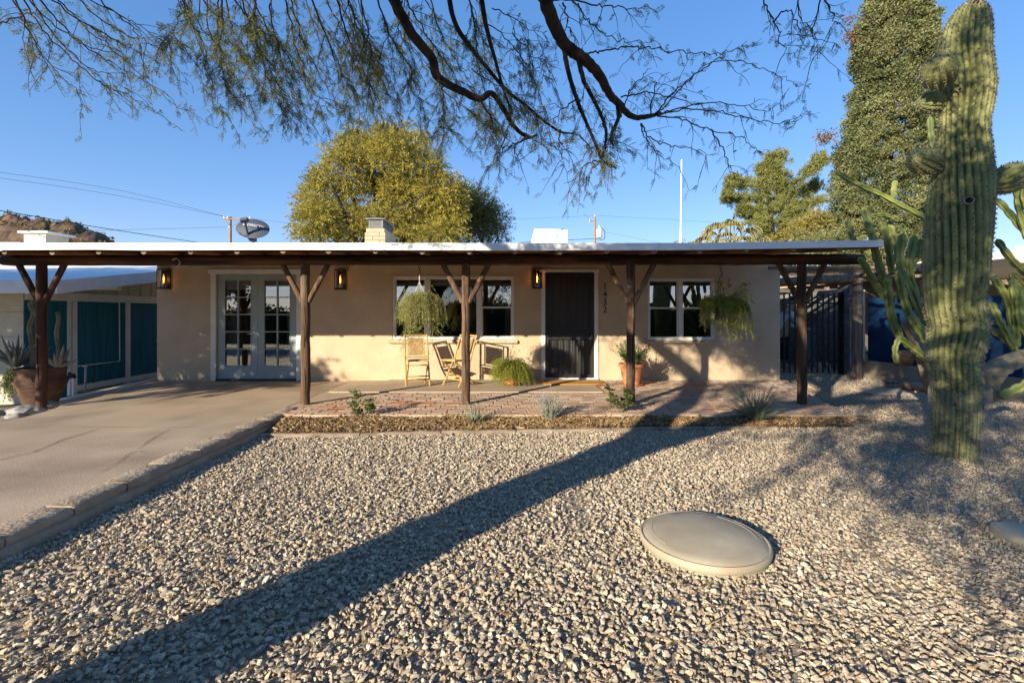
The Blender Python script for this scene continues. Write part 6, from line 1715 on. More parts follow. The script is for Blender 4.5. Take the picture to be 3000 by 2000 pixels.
cereus('leaning yellow green column cactus with a fallen woody trunk at the right picture edge', [
    ([(2972, 1020), (2945, 970), (2922, 930), (2902, 885)], .070, -.1), ([(2976, 1015), (2976, 940), (2972, 880), (2968, 815)], .078, .05), ([(2978, 1000), (2958, 900), (2935, 850), (2908, 808)], .075, .1), ([(3030, 1000), (2995, 960), (2985, 900), (2990, 840)], .075, .0),
    ([(3040, 830), (3000, 795), (2960, 755), (2920, 700)], .070, .25), ([(3040, 720), (2995, 672), (2955, 623), (2918, 582)], .065, .3), ([(3010, 700), (2988, 620), (2976, 545)], .065, .2), ([(3040, 640), (3005, 600), (2998, 540)], .06, .1), ([(3030, 1115), (2975, 1140), (2930, 1160)], .085, -.2), ([(3060, 900), (3010, 850), (2960, 800)], .07, .35), ([(2985, 1040), (2950, 1000), (2900, 960)], .06, 0)],
    5.7, at(2960, 1120, 5.7), [([(2880, 1135, .1), (2915, 1085, 0), (2975, 1055, 0), (3060, 1040, .1)], .12), ([(2905, 1160, -.1), (2880, 1130, .1), (2875, 1100, .2)], .09), ([(3055, 1050, .1), (3060, 900, .2), (3050, 700, .3)], .12)])
# ------------------------------------------------------------------ trees behind the house
def limb_tree(t, m_, base, tips, r0, nm='trunk'):
    mb = MB()
    for tip in tips:
        b = Vector(base); e = Vector(tip); P = []
        for k in range(8):
            u = k / 7; p = b.lerp(e, u); p.x = b.x + (e.x - b.x) * u ** 1.4; p.y = b.y + (e.y - b.y) * u ** 1.4; P.append(p + Vector((R.gauss(0, .06), R.gauss(0, .06), 0)) * (4 * u * (1 - u)))
        mb.tube(P, [r0 * (1 - .85 * k / 7) for k in range(8)], 8)
    return build(mb, nm, m_, t, smooth=60)
def wisps(blobs, n, strand_l, leaf_l, leaf_w, per, dirn=.55, droop=.35, spread=.55):
    """feathery strands that start inside each blob and arch outwards; per-quad tone differs by clump"""
    Q = []; V = []
    w = np.array([b[3] * b[4] for b in blobs]); w = w / w.sum()
    for (cx, cy, cz, rx, rz), wi in zip(blobs, w):
        k = int(n * wi); c = np.array([cx, cy, cz]); dd = rand_dirs(k); dd[:, 2] = np.abs(dd[:, 2]) * np.where(rng.random(k) < .75, 1, -.8)
        rr = rng.random(k) ** .42 * np.where(rng.random(k) < .10, rng.uniform(1.0, 1.32, k), 1); P = c + dd * rr[:, None] * np.array([rx, rx * .9, rz])
        tone = np.clip(rng.normal(.5, .18, k) + R.uniform(-.16, .16), 0, 1)
        v = unit(dd * dirn + rng.normal(0, .45, (k, 3)) + np.array([0, 0, .25])); seg = 4
        for s in range(seg):
            P2 = P + v * strand_l / seg
            for j in range(per):
                u = rng.random((k, 1)); b = P + (P2 - P) * u
                ld = unit(v * .8 + rng.normal(0, spread, (k, 3)))
                Q.append(leaf_quads(b, ld, rng.uniform(.6, 1.2, k) * leaf_l, rng.uniform(.7, 1.2, k) * leaf_w)); V.append(np.clip(tone + rng.normal(0, .12, k), 0, 1))
            P = P2; v = unit(v + np.array([0, 0, -droop]) * (s + 1) / seg + rng.normal(0, .12, (k, 3)))
    return np.concatenate(Q), np.concatenate(V)
D = 22.
t = thing('acacia_tree', 'big rounded yellow green feathery tree behind the chimney', 'tree', (gx(1130, D), D, -.1))
tips = [at(px, py, D + dy) for px, py, dy in ((960, 520, -1), (1000, 470, 1), (1080, 430, 0), (1160, 420, -1), (1240, 450, 1), (1300, 520, 0), (920, 600, 0), (1330, 600, 1), (1120, 500, 2))]
limb_tree(t, m_bark, (gx(1130, D), D, -.1), tips, .28)
bl = []
for px, py, rp, rz in ((960, 575, 60, 62), (925, 655, 50, 62), (1005, 500, 58, 52), (1075, 470, 60, 50), (1150, 460, 62, 52), (1225, 505, 58, 52), (1285, 570, 52, 52), (1100, 570, 85, 75), (1190, 590, 85, 75), (1000, 650, 75, 60), (1285, 650, 70, 55), (1130, 675, 95, 55), (1025, 432, 26, 34), (1150, 408, 20, 30), (1210, 430, 26, 32), (905, 600, 26, 34), (1320, 610, 30, 34), (1270, 500, 28, 30), (950, 700, 60, 35), (1060, 705, 70, 35), (1180, 705, 70, 35), (1290, 700, 60, 35), (940, 520, 24, 26), (1100, 420, 26, 28), (985, 440, 14, 22), (1050, 400, 14, 26), (1120, 392, 14, 22), (1185, 395, 14, 24), (1245, 440, 16, 22), (890, 640, 18, 20), (880, 690, 20, 16), (1345, 570, 18, 16), (1330, 650, 24, 22), (920, 545, 16, 18)):
    p = at(px, py, D + R.uniform(-1.6, 1.2)); bl.append((p.x, p.y, p.z, rp * D / FPX, rz * D / FPX))
q, v = wisps(bl, 6600, .62, .15, .032, 6, droop=.5, spread=.38)
quads_obj('crown', q, m_acacia, t, var=v)
D = 27.
t = thing('mesquite_tree', 'darker dull green tree spreading low behind the right of the yellow green tree', 'tree', (gx(1370, D), D, -.1))
limb_tree(t, m_bark, (gx(1360, D), D, -.1), [at(px, py, D) for px, py in ((1330, 600), (1380, 580), (1430, 640), (1300, 640), (1460, 690))], .25)
bl = []
for px, py, rp, rz in ((1340, 610, 60, 60), (1385, 620, 65, 60), (1420, 660, 60, 50), (1360, 680, 90, 50), (1450, 695, 40, 30), (1290, 660, 60, 60)):
    p = at(px, py, D + R.uniform(-1, 1)); bl.append((p.x, p.y, p.z, rp * D / FPX, rz * D / FPX))
q, v = wisps(bl, 2600, .8, .16, .034, 5, droop=.5, spread=.4); quads_obj('crown', q, m_acacia_mid, t, var=v)

# tall dense columnar tree
D = 15.
t = thing('columnar_tree', 'very tall dense olive green columnar tree behind the saguaro', 'tree', (gx(2600, D), D, -.1))
limb_tree(t, m_bark, (gx(2600, D), D, -.1), [at(2600, -230, D)], .24)
LEFT = ([-260, -60, 0, 60, 150, 280, 400, 480, 560, 640, 720, 830], [2610, 2578, 2545, 2522, 2508, 2492, 2466, 2440, 2436, 2440, 2442, 2470]); RIGHT = ([-260, -60, 0, 130, 300, 480, 830], [2640, 2705, 2722, 2738, 2760, 2770, 2760])
n = 3300; per_ = 100
yy = rng.uniform(-240, 830, n); a = rng.uniform(0, 2 * PI, n)
cxx = (np.interp(yy, *LEFT) + np.interp(yy, *RIGHT)) / 2; rr = (np.interp(yy, *RIGHT) - np.interp(yy, *LEFT)) / 2 * D / FPX / 1.27
rad_ = rr * rng.uniform(.70, 1.02, n) * (1 + .30 * np.array([mnoise.noise(Vector((math.cos(k) * 1.8, math.sin(k) * 1.8, y * .016))) for k, y in zip(a, yy)]))
C = np.stack([(cxx - 1500) * D / FPX + rad_ * np.cos(a), D + rad_ * np.sin(a) * .9, HC + (920 - yy) * D / FPX], -1)
O = unit(np.stack([np.cos(a), np.sin(a), np.full(n, .75)], -1)); cs = rng.uniform(.12, .27, n)
tone = np.clip(.5 + .5 * np.array([mnoise.noise(Vector(tuple(p * 1.3))) for p in C]) + rng.normal(0, .16, n), 0, 1)
P = C
b = np.repeat(C, per_, 0) + (rand_dirs(n * per_) * rng.random((n * per_, 1)) ** .45 * np.array([1, 1, .8]) + np.repeat(O, per_, 0) * .35) * np.repeat(cs, per_)[:, None]
dd = unit(np.repeat(O, per_, 0) * .8 + rng.normal(0, .6, b.shape))
quads_obj('crown', leaf_quads(b, dd, rng.uniform(.05, .11, len(b)), rng.uniform(.028, .05, len(b))), m_cyp, t, var=np.clip(np.repeat(tone, per_) + rng.normal(0, .13, len(b)), 0, 1))
m_rust = mat('rusty_leaf', (0.13, 0.075, 0.03), (0.30, 0.175, 0.09), var=True, rough=.7, transl=.25, ramp=(0, 1))
k = rng.choice(n, 24); rel = []
sel = k[(np.cos(a[k]) < .2)]
b = np.repeat(P[sel], 30, 0) + np.repeat(O[sel], 30, 0) * .18 + rng.normal(0, .09, (len(sel) * 30, 3)); quads_obj('browned_sprays', leaf_quads(b, unit(np.repeat(O[sel], 30, 0) + rng.normal(0, .7, b.shape)), rng.uniform(.06, .13, len(b)), rng.uniform(.025, .05, len(b))), m_rust, t, var=rng.random(len(b)))
Q = []
for (px, py) in ((2418, 408), (2430, 400), (2405, 402), (2488, 60), (2495, 120), (2486, 108)):
    c = np.array(at(px, py, D)); m = 90; b = c + rng.normal(0, .10, (m, 3)); Q.append(leaf_quads(b, rand_dirs(m), .10, .04))
Q = np.concatenate(Q); quads_obj('stray_sprays', Q, m_rust, t, var=rng.random(len(Q)))

# pine
D = 30.
t = thing('pine_tree', 'open branched pine with tufted upswept boughs above the roof line', 'tree', (gx(2258, D), D, -.1))
mb = MB(); mb.tube([(gx(2262, D), D, -.2), at(2258, 690, D), at(2254, 590, D), at(2252, 540, D), at(2258, 470, D)], [.30, .24, .17, .12, .05], 9); mb.tube([at(2245, 720, D), at(2236, 665, D + .3), at(2225, 630, D)], [.16, .12, .06], 8)
bough = [[(2254, 560), (2262, 500), (2285, 470), (2298, 458)], [(2254, 545), (2250, 500), (2250, 462)], [(2254, 560), (2240, 510), (2232, 498)], [(2255, 580), (2220, 555), (2190, 535), (2155, 528), (2140, 540)], [(2255, 600), (2215, 585), (2170, 580), (2135, 578), (2120, 572)],
         [(2255, 590), (2300, 560), (2340, 520), (2375, 490), (2388, 475)], [(2255, 610), (2310, 580), (2360, 560), (2400, 545), (2405, 535)], [(2256, 630), (2320, 610), (2370, 600), (2405, 592)], [(2256, 625), (2220, 620), (2195, 615), (2172, 612)], [(2256, 660), (2300, 640), (2340, 620), (2370, 618)], [(2256, 680), (2230, 650), (2210, 640)], [(2258, 690), (2310, 665), (2350, 650), (2390, 650)], [(2258, 560), (2280, 540), (2300, 530)], [(2255, 545), (2270, 520), (2280, 515)], [(2256, 640), (2270, 610), (2290, 590)], [(2258, 700), (2300, 690), (2340, 680), (2400, 665), (2415, 640)], [(2250, 700), (2235, 690), (2215, 668)]]
Q = []; V = []
for B in bough:
    P = spline([Vector(at(x_, y_, D)) + Vector((0, R.uniform(-.9, .9) * min(i, 2) / 2, 0)) for i, (x_, y_) in enumerate(B)], 8); mb.tube(P, np.linspace(.07, .02, len(P)), 6)
    for i in range(4, len(P)):
        for _ in range(7):
            c = P[i] + rng.normal(0, .20, 3) + np.array([0, 0, .05]); m = 34; ax = unit((P[min(i + 1, len(P) - 1)] - P[i - 1]) + np.array([0, 0, .25]) + rng.normal(0, .15, 3))
            dd = unit(rand_dirs(m) + ax * .8); b = c + ax * rng.uniform(-.18, .18, (m, 1)); Q.append(leaf_quads(b, dd, rng.uniform(.16, .30, m), .030)); V.append(np.clip(rng.normal(R.uniform(.35, .65), .2, m), 0, 1))
build(mb, 'trunk', m_bark, t, smooth=60); quads_obj('crown', np.concatenate(Q), m_pine, t, var=np.concatenate(V))

# fan palm
D = 24.
pc = Vector(at(2140, 735, D)); t = thing('fan_palm', 'pale fan palm crown just showing over the roof left of the pine', 'palm', (pc.x, D, -.1))
mb = MB(); mb.tube([(pc.x, D, -.2), (pc.x, D, pc.z)], [.22, .20], 12); build(mb, 'trunk', m_bark, t, smooth=60)
for (px, py, dy) in ((2065, 700, -.4), (2100, 668, -.6), (2140, 660, -.8), (2165, 672, .2), (2190, 680, -.5), (2215, 700, .3), (2125, 690, -1), (2085, 690, .4), (2175, 700, -.9), (2150, 655, .5), (2045, 712, .2), (2110, 705, -1.1), (2160, 700, -1.2), (2200, 712, -.9), (2075, 715, -.8), (2130, 672, .6)):
    hub = np.array(at(px, py, D + dy)); st = np.array(pc); Q = [tube_q(np.array([st, st * .5 + hub * .5 + np.array([0, 0, .12]), hub]), .025, 4)]; V = [np.full(len(Q[0]), .3)]
    out = unit(hub - st + np.array([0, -.2, .3])); side = unit(np.cross(out, [0, .3, 1.0])); up = np.cross(side, out)
    for k in range(26):
        a = -1.5 + 3.0 * k / 25; v = out * math.cos(a) + side * math.sin(a) + up * .1; p = hub; l = R.uniform(.75, 1.0); w = .065
        for s in range(4):
            v2 = unit(v + np.array([0, 0, -.36 * (s + .6)])); p2 = p + v2 * l / 4; sd = unit(np.cross(v2, up + rng.normal(0, .2, 3))); w2 = w * (.95, .85, .6, .08)[s]
            Q.append(np.array([[p - sd * w * .5, p + sd * w * .5, p2 + sd * w2 * .5, p2 - sd * w2 * .5]])); V.append(np.array([np.clip(R.gauss(.5, .25), 0, 1)])); p, w, v = p2, w2, v2
    quads_obj('frond', np.concatenate(Q), m_palm, t, var=np.concatenate(V))
# golden leaved tree low behind the roof
D = 26.
t = thing('golden_tree', 'low golden leaved tree with thin pale stems between pine and columnar tree', 'tree', (gx(2380, D), D, -.1))
limb_tree(t, m_lightwood, (gx(2385, D), D, -.1), [at(px, py, D) for px, py in ((2388, 605), (2402, 630), (2350, 660), (2420, 680), (2310, 690))], .10)
bl = []
for px, py, rp, rz in ((2350, 685, 50, 35), (2390, 670, 45, 45), (2430, 685, 40, 40), (2310, 705, 50, 25), (2400, 710, 70, 25)):
    p = at(px, py, D); bl.append((p.x, p.y, p.z, rp * D / FPX, rz * D / FPX))
q, v = wisps(bl, 1500, .3, .11, .08, 2, droop=.1); quads_obj('crown', q, m_golden, t, var=v)

# bushes seen through the pergola and far shrubs on the hill
t = thing('hedge_shrub', 'sunlit leafy shrub seen through the pergola poles', 'shrub', (7.4, 19, -.1))
limb_tree(t, m_bark, (7.4, 19, -.1), [(6.5, 19, 3), (8.5, 19, 3.2), (9.8, 19.2, 2.8)], .08)
q, v = wisps([(6.6, 19, 3.0, 1.3, .9), (8.6, 19, 3.0, 1.4, 1.0), (10.6, 19.3, 3.0, 1.4, 1.0), (12.6, 19.3, 3.4, 1.5, 1.2)], 2600, .4, .10, .06, 2, droop=.1); quads_obj('crown', q, m_cyp, t, var=v)
Q = []
for k in range(420):
    u = R.random(); v_ = R.uniform(.1, .75); x_, y_, z_ = hillf(u, v_)
    if z_ < 6: continue
    s = R.uniform(.8, 2.4); m = 26; c = np.array([x_, y_, z_ + s * .35]); dd = rand_dirs(m); Q.append(leaf_quads(c + dd * s * .4, dd, s * .5, s * .34))
Q = np.concatenate(Q); quads_obj('hillside_scrub', Q, mat('desert_scrub', (.10, .105, .045), (.22, .20, .09), var=True, rough=.9, ramp=(0, 1)), None, var=rng.random(len(Q)), kind='stuff', label='desert scrub scattered over the rocky hill')

# ------------------------------------------------------------------ the mesquite over the yard: trunk behind the camera, boughs hanging into the view
mq = thing('mesquite_tree', 'large overhanging mesquite with dark twisting boughs and drooping feathery twigs across the top', 'tree', (-2.95, -.05, -.15))
def bough(pts, radii, name='limb', n=10, k=6, parent=None, wob=.05):
    P = spline(pts, k); t_ = np.linspace(0, len(pts) - 1, len(P)); rr = np.interp(t_, range(len(radii)), radii)
    P = P + rng.normal(0, 1, (len(P), 3)) * rr[:, None] * .07
    mb = MB(); mb.tube(P, rr, n, wob=wob); return build(mb, name, m_bark, parent or mq, smooth=60), P
trunk, _ = bough([(-2.95, -.1, -.2), (-2.98, -.02, .4), (-3.02, .0, 1.0), (-3.0, .05, 1.4), (-2.97, .0, 1.80)], [.33, .27, .255, .25, .28], 'trunk', 16)
bough([(-2.97, .02, 1.66), (-3.02, .16, 2.1), (-3.06, .28, 2.5), (-3.3, .42, 3.0), (-3.68, .52, 3.42), (-4.5, .6, 4.1), (-5.2, .9, 4.6)], [.21, .175, .155, .135, .12, .08, .04])
bough([(-2.1, -.9, 3.05), (-1.7, -.2, 3.4), (-1.1, .9, 3.72), (-.5, 1.9, 3.75), tuple(at(1590, -20, 2.85))], [.13, .12, .105, .085, .062])
bough([(-1.7, -.2, 3.4), (-1.75, .7, 3.75), (-1.4, 1.8, 3.7), tuple(at(1140, -30, 2.7))], [.10, .08, .06, .045])
bough([(-2.97, -.02, 1.70), (-2.95, -.38, 2.15), (-2.66, -.62, 2.6), (-2.1, -.9, 3.1), (-1.2, -1.0, 3.7), (0, -.6, 4.2), (1.0, 0.1, 4.5)], [.22, .18, .16, .14, .11, .08, .05])
bough([(-2.1, -.9, 3.1), (-1.4, -2.0, 3.6), (-.6, -3.0, 4.0)], [.10, .07, .04])
bough([(-3.1, .3, 2.6), (-3.6, 1.0, 3.4), (-3.8, 1.8, 3.8), tuple(at(100, -120, 3.2))], [.10, .08, .06, .03])
bough([(-2.97, 0, 1.9), (-3.7, -.7, 2.9), (-4.8, -1.2, 3.8)], [.11, .08, .04])
bough([(-1.2, -1.0, 3.7), (.2, .9, 4.2), (1.2, 2.2, 4.0), tuple(at(2240, -60, 3.2))], [.07, .055, .04, .015])
# main boughs in view
v1 = [at(*p) for p in ((1140, -30, 2.7), (1200, 90, 2.8), (1262, 165, 2.9), (1285, 228, 3.0), (1348, 265, 3.1), (1405, 290, 3.15), (1440, 274, 3.2), (1478, 325, 3.3), (1512, 378, 3.4), (1548, 402, 3.45), (1574, 396, 3.5))]
bough(v1, [.032, .030, .028, .026, .024, .022, .019, .017, .015, .012, .007], 'limb', 9)
v2 = [at(*p) for p in ((1590, -20, 2.85), (1632, 90, 2.95), (1660, 135, 3.0), (1705, 168, 3.05), (1752, 215, 3.15), (1785, 275, 3.3), (1815, 305, 3.4), (1852, 342, 3.5), (1905, 340, 3.6), (1935, 330, 3.65))]
bough(v2, [.041, .039, .037, .037, .032, .028, .025, .021, .017, .010], 'limb', 10)
side = [
 [(1405, -30, 2.9), (1428, 90, 3.0), (1452, 180, 3.1), (1478, 270, 3.2), (1502, 335, 3.25)],
 [(1312, -30, 2.9), (1330, 60, 3.0), (1372, 130, 3.05), (1440, 215, 3.15), (1490, 270, 3.2), (1545, 312, 3.3), (1590, 352, 3.35), (1640, 385, 3.4), (1680, 392, 3.45)],
 [(1652, 140, 3.0), (1664, 205, 3.05), (1690, 290, 3.1), (1718, 360, 3.2), (1752, 440, 3.25), (1765, 470, 3.3), (1806, 494, 3.35)],
 [(1695, 175, 3.05), (1712, 240, 3.1), (1748, 310, 3.15), (1775, 378, 3.2), (1772, 430, 3.25), (1765, 462, 3.3)],
 [(1810, 305, 3.4), (1812, 345, 3.4), (1795, 385, 3.4), (1790, 410, 3.4), (1798, 428, 3.4)]]
for s in side: bough([at(*p) for p in s], list(np.linspace(.017, .006, len(s))), 'limb', 7)
thin = [
 [(1705, 160, 3.1), (1760, 152, 3.15), (1832, 138, 3.2), (1900, 141, 3.3), (2000, 152, 3.4), (2080, 160, 3.5), (2140, 148, 3.6), (2222, 125, 3.7)],
 [(1590, 0, 2.9), (1680, 5, 3.0), (1715, 45, 3.1), (1760, 92, 3.2), (1805, 115, 3.3), (1870, 122, 3.4), (1935, 128, 3.5)], [(1650, 8, 2.9), (1660, 60, 3.0), (1675, 110, 3.05), (1690, 145, 3.1)],
 [(1925, 335, 3.6), (1960, 282, 3.7), (2020, 236, 3.8), (2095, 182, 3.9), (2180, 180, 4.0), (2262, 212, 4.1), (2320, 240, 4.2), (2372, 264, 4.3)],
 [(1925, 335, 3.6), (1990, 318, 3.7), (2080, 300, 3.8), (2180, 312, 3.9), (2262, 320, 4.0), (2312, 265, 4.1)], [(1925, 337, 3.6), (2000, 322, 3.7), (2100, 326, 3.8), (2200, 350, 3.9), (2290, 362, 4.0), (2336, 352, 4.1), (2368, 296, 4.15)],
 [(1925, 340, 3.6), (2000, 350, 3.7), (2070, 378, 3.8), (2170, 402, 3.9), (2225, 448, 4.0), (2250, 438, 4.0)], [(1880, 362, 3.55), (1905, 405, 3.6), (1960, 425, 3.7), (2040, 440, 3.8), (2095, 456, 3.85)], [(1878, 362, 3.55), (1888, 400, 3.6), (1935, 455, 3.7), (1995, 490, 3.75)],
 [(2080, 380, 3.8), (2112, 425, 3.9), (2130, 465, 3.95), (2148, 506, 4.0), (2185, 503, 4.0)], [(1545, 405, 3.45), (1505, 420, 3.45), (1462, 448, 3.45), (1432, 490, 3.45), (1420, 512, 3.45)], [(1550, 404, 3.45), (1510, 425, 3.5), (1510, 460, 3.5), (1530, 480, 3.5)],
 [(1765, 470, 3.3), (1720, 480, 3.3), (1695, 510, 3.3), (1680, 535, 3.3)], [(1765, 472, 3.3), (1735, 495, 3.3), (1712, 540, 3.3)], [(1620, -20, 2.9), (1720, 10, 3.0), (1800, 20, 3.1), (1880, 28, 3.2), (1960, 18, 3.3)], [(1820, 345, 3.5), (1840, 280, 3.6), (1885, 220, 3.7), (1905, 200, 3.7)], [(1905, 340, 3.6), (1915, 260, 3.7), (1950, 220, 3.7)], [(1910, 340, 3.6), (1960, 300, 3.7), (2030, 220, 3.8), (2120, 160, 3.9), (2200, 130, 4.0)],
 [(1820, 285, 3.5), (1900, 272, 3.6), (1980, 290, 3.7), (2080, 320, 3.8), (2180, 338, 3.9)],
 [(2225, -40, 3.2), (2250, 30, 3.25), (2280, 90, 3.3), (2300, 150, 3.3), (2338, 163, 3.3)], [(2412, -40, 3.2), (2390, 55, 3.25), (2378, 115, 3.3), (2392, 175, 3.3)], [(2270, 60, 3.3), (2310, 30, 3.3), (2345, 90, 3.3), (2320, 110, 3.3)], [(2400, -20, 3.2), (2440, 40, 3.2), (2425, 110, 3.2)], [(2330, -40, 3.2), (2345, 40, 3.2), (2360, 80, 3.2)],
 [(1480, 330, 3.3), (1490, 380, 3.3), (1470, 420, 3.3)], [(1690, 290, 3.1), (1640, 330, 3.1), (1600, 395, 3.1)], [(1640, 385, 3.4), (1640, 440, 3.4), (1650, 500, 3.4)], [(1700, 395, 3.4), (1720, 440, 3.4), (1700, 470, 3.4)]]
left = [
 [(40, -60), (130, 50), (250, 130), (360, 170), (440, 250), (520, 312), (572, 322)], [(40, -60), (115, 75), (200, 160), (290, 240), (370, 276), (476, 343)], [(30, -50), (92, 110), (140, 180), (185, 235), (245, 282)], [(140, -60), (300, 18), (400, 70), (470, 115), (570, 146)], [(230, -60), (360, 58), (420, 110), (505, 172)],
 [(90, -50), (230, 58), (330, 110), (405, 150)], [(60, -60), (150, 90), (250, 190), (330, 230), (400, 300)], [(120, -60), (210, 40), (290, 120), (380, 165), (450, 215)], [(180, -60), (260, 30), (350, 90), (440, 130), (510, 160)], [(-40, 80), (40, 55), (90, 40), (140, 20)], [(10, -40), (70, 60), (100, 150), (95, 170)],
 [(80, -60), (170, 60), (270, 150), (340, 190), (420, 230)],
 [(525, -60), (556, 50), (598, 130), (606, 200), (640, 300), (652, 330)], [(608, -60), (610, 90), (660, 165), (700, 250), (752, 346)], [(655, -60), (680, 90), (700, 150), (742, 220), (790, 312)], [(690, -60), (755, 130), (810, 220), (832, 300), (858, 380)], [(785, -60), (800, 80), (820, 160), (850, 250), (880, 320), (962, 425)], [(840, -60), (880, 100), (930, 210), (1002, 320)],
 [(890, -60), (958, 115), (1000, 210), (1040, 280), (1052, 400)], [(970, -60), (1020, 110), (1060, 200), (1110, 300), (1132, 385)], [(1050, -60), (1080, 120), (1100, 200), (1142, 292)], [(500, -50), (540, 20), (520, 60), (500, 110), (480, 130)], [(560, -50), (640, 60), (690, 140), (735, 180)], [(720, -60), (770, 60), (830, 150), (900, 260), (940, 330)], [(820, -60), (850, 60), (880, 180), (930, 290), (960, 390)], [(930, -60), (985, 60), (1030, 170), (1070, 230), (1090, 330)],
 [(1000, -60), (1040, 60), (1100, 160), (1150, 240), (1180, 330)], [(1090, -60), (1140, 100), (1200, 200), (1235, 300), (1250, 390)], [(1170, -60), (1200, 20), (1260, 120), (1330, 220), (1350, 330)], [(1240, -60), (1290, 90), (1340, 190), (1390, 260), (1420, 350)], [(1200, 40), (1180, 150), (1210, 260), (1230, 380)], [(640, -50), (655, 60), (640, 150), (660, 240), (690, 320)], [(760, -60), (745, 80), (770, 180), (800, 270), (840, 330)], [(1350, -60), (1390, 60), (1400, 180), (1430, 300), (1445, 360)], [(1290, 235), (1300, 300), (1290, 370), (1275, 390)], [(1405, 290), (1440, 350), (1452, 400), (1440, 430)]]
TQ = []; LQ = []; LV = []
def pinnate(p, d, L, pairs=11):
    """one feather leaf: midrib with paired leaflets, hanging"""
    d = unit(np.asarray(d)); s = unit(np.cross(d, rand_dirs(1)[0])); u = np.linspace(.12, 1, pairs)[:, None]
    b = p + d * L * u + np.array([0, 0, -.10]) * L * u ** 2
    ll = .016 * (1 - .45 * np.abs(u - .5)); 
    Qs = [leaf_quads(b, s * sg + d * .25 + rng.normal(0, .08, (pairs, 3)), ll[:, 0], .0042) for sg in (1, -1)]
    mid = np.array([[p, p + d * L * .5 + s * .0008, p + d * L + np.array([0, 0, -.1 * L]), p + d * L * .5 - s * .0008]])
    return np.concatenate(Qs + [mid])
def dress(P, dens, leafL=.075, tone=.5, side_len=.18):
    """side twigs and leaves along a twig"""
    seg = np.linalg.norm(np.diff(P, axis=0), axis=1); L = seg.sum(); nl = int(L * dens)
    cum = np.concatenate([[0], np.cumsum(seg)])
    for _ in range(nl):
        s = R.uniform(.12, 1) * L; i = min(int(np.searchsorted(cum, s)) - 1, len(P) - 2); p = P[i] + (P[i + 1] - P[i]) * ((s - cum[i]) / max(seg[i], 1e-6)); tdir = unit(P[i + 1] - P[i])
        q = pinnate(p, tdir * .55 + rand_dirs(1)[0] * .8 + np.array([0, 0, -.35]), leafL * R.uniform(.6, 1.25)); LQ.append(q); LV.append(np.full(len(q), np.clip(R.gauss(tone, .25), 0, 1)))
def twig(pts, r0, dens, nside, tone=.5, sidel=.30, jit=.012):
    P = spline(pts, 7); P = P + rng.normal(0, jit, P.shape) * np.linspace(.3, 1, len(P))[:, None]; TQ.append(tube_q(P, np.linspace(r0, .0016, len(P)), 5)); dress(P, dens, tone=tone)
    for _ in range(nside):
        i = R.randrange(3, len(P) - 1); d0 = unit(P[i] - P[i - 1]); v = unit(d0 + rand_dirs(1)[0] * .7 + np.array([0, 0, -.25])); p = P[i].copy(); S = [p]
        l = sidel * R.uniform(.4, 1.3)
        for k in range(6): v = unit(v + rng.normal(0, .16, 3) + np.array([0, 0, -.12])); p = p + v * l / 6; S.append(p)
        S = np.array(S); TQ.append(tube_q(S, np.linspace(r0 * .45, .0012, 7), 4)); dress(S, dens * 1.15, tone=tone)
for s in thin: twig([at(*p) for p in s], .0062, 11, 5, .35, .26)
for i, s in enumerate(left):
    far = i < 12; dd = R.uniform(2.7, 3.9)
    dens = 17 if far else 34
    twig([at(x_, y_, dd + .25 * k) for k, (x_, y_) in enumerate(s)], .006 if far else .0065, dens, 7 if far else 9, .5, .34)
    if not far:
        for _ in range(1):
            o_ = R.uniform(-45, 45); dd = R.uniform(2.8, 4.6); cut = R.uniform(.55, 1.0)
            twig([at(x_ + o_ + R.uniform(-12, 12), -60 + (y_ + 60) * cut + R.uniform(-12, 12), dd + .2 * k) for k, (x_, y_) in enumerate(s)], .005, dens, 7, .5, .3)
for s in side + [[(1270, 170, 2.9), (1300, 260, 3.0), (1380, 330, 3.1), (1450, 390, 3.2)], [(1420, 60, 3), (1500, 130, 3.1), (1560, 230, 3.2), (1600, 330, 3.3)], [(1500, 100, 3), (1560, 160, 3.1), (1620, 250, 3.2)], [(1520, 380, 3.4), (1600, 430, 3.4), (1680, 440, 3.4)], [(1440, 20, 3), (1520, 60, 3.1), (1600, 120, 3.2)], [(1380, 200, 3.1), (1500, 280, 3.2), (1560, 350, 3.3)]]:
    twig([at(*p) for p in s], .004, 22, 10, .45, .32)
# rest of the crown above and behind the camera (it throws the dappled shade)
for _ in range(520):
    c = np.array([R.uniform(-4.6, 2.6), R.uniform(-3.6, 3.2), R.uniform(2.9, 5.2)])
    if ((c[0] + 1) / 3.7) ** 2 + ((c[1] + .1) / 3.5) ** 2 > 1 or mnoise.noise(Vector((c[0] * .75, c[1] * .75, c[2] * .75 + 5))) < -.02: continue
    if c[1] > -.3 and c[2] - .55 < HC + .66 * max(c[1] + .6, 0) + .40: continue
    if c[0] < -3 and c[1] < -1.0 and c[2] < 3.6: continue
    P = [c]; v = unit(np.array([R.uniform(-1, 1), R.uniform(-1, .6), -.35]) + rng.normal(0, .3, 3))
    for k in range(6): v = unit(v + rng.normal(0, .15, 3) + np.array([0, 0, -.06])); P.append(P[-1] + v * .16)
    P = np.array(P); TQ.append(tube_q(P, np.linspace(.010, .003, 7), 4)); m = 85; tt = rng.random(m) * 5.99; ii = tt.astype(int); b = P[ii] + (P[ii + 1] - P[ii]) * (tt - ii)[:, None]
    LQ.append(leaf_quads(b + rng.normal(0, .07, (m, 3)), rand_dirs(m), .09, .035)); LV.append(rng.random(m))
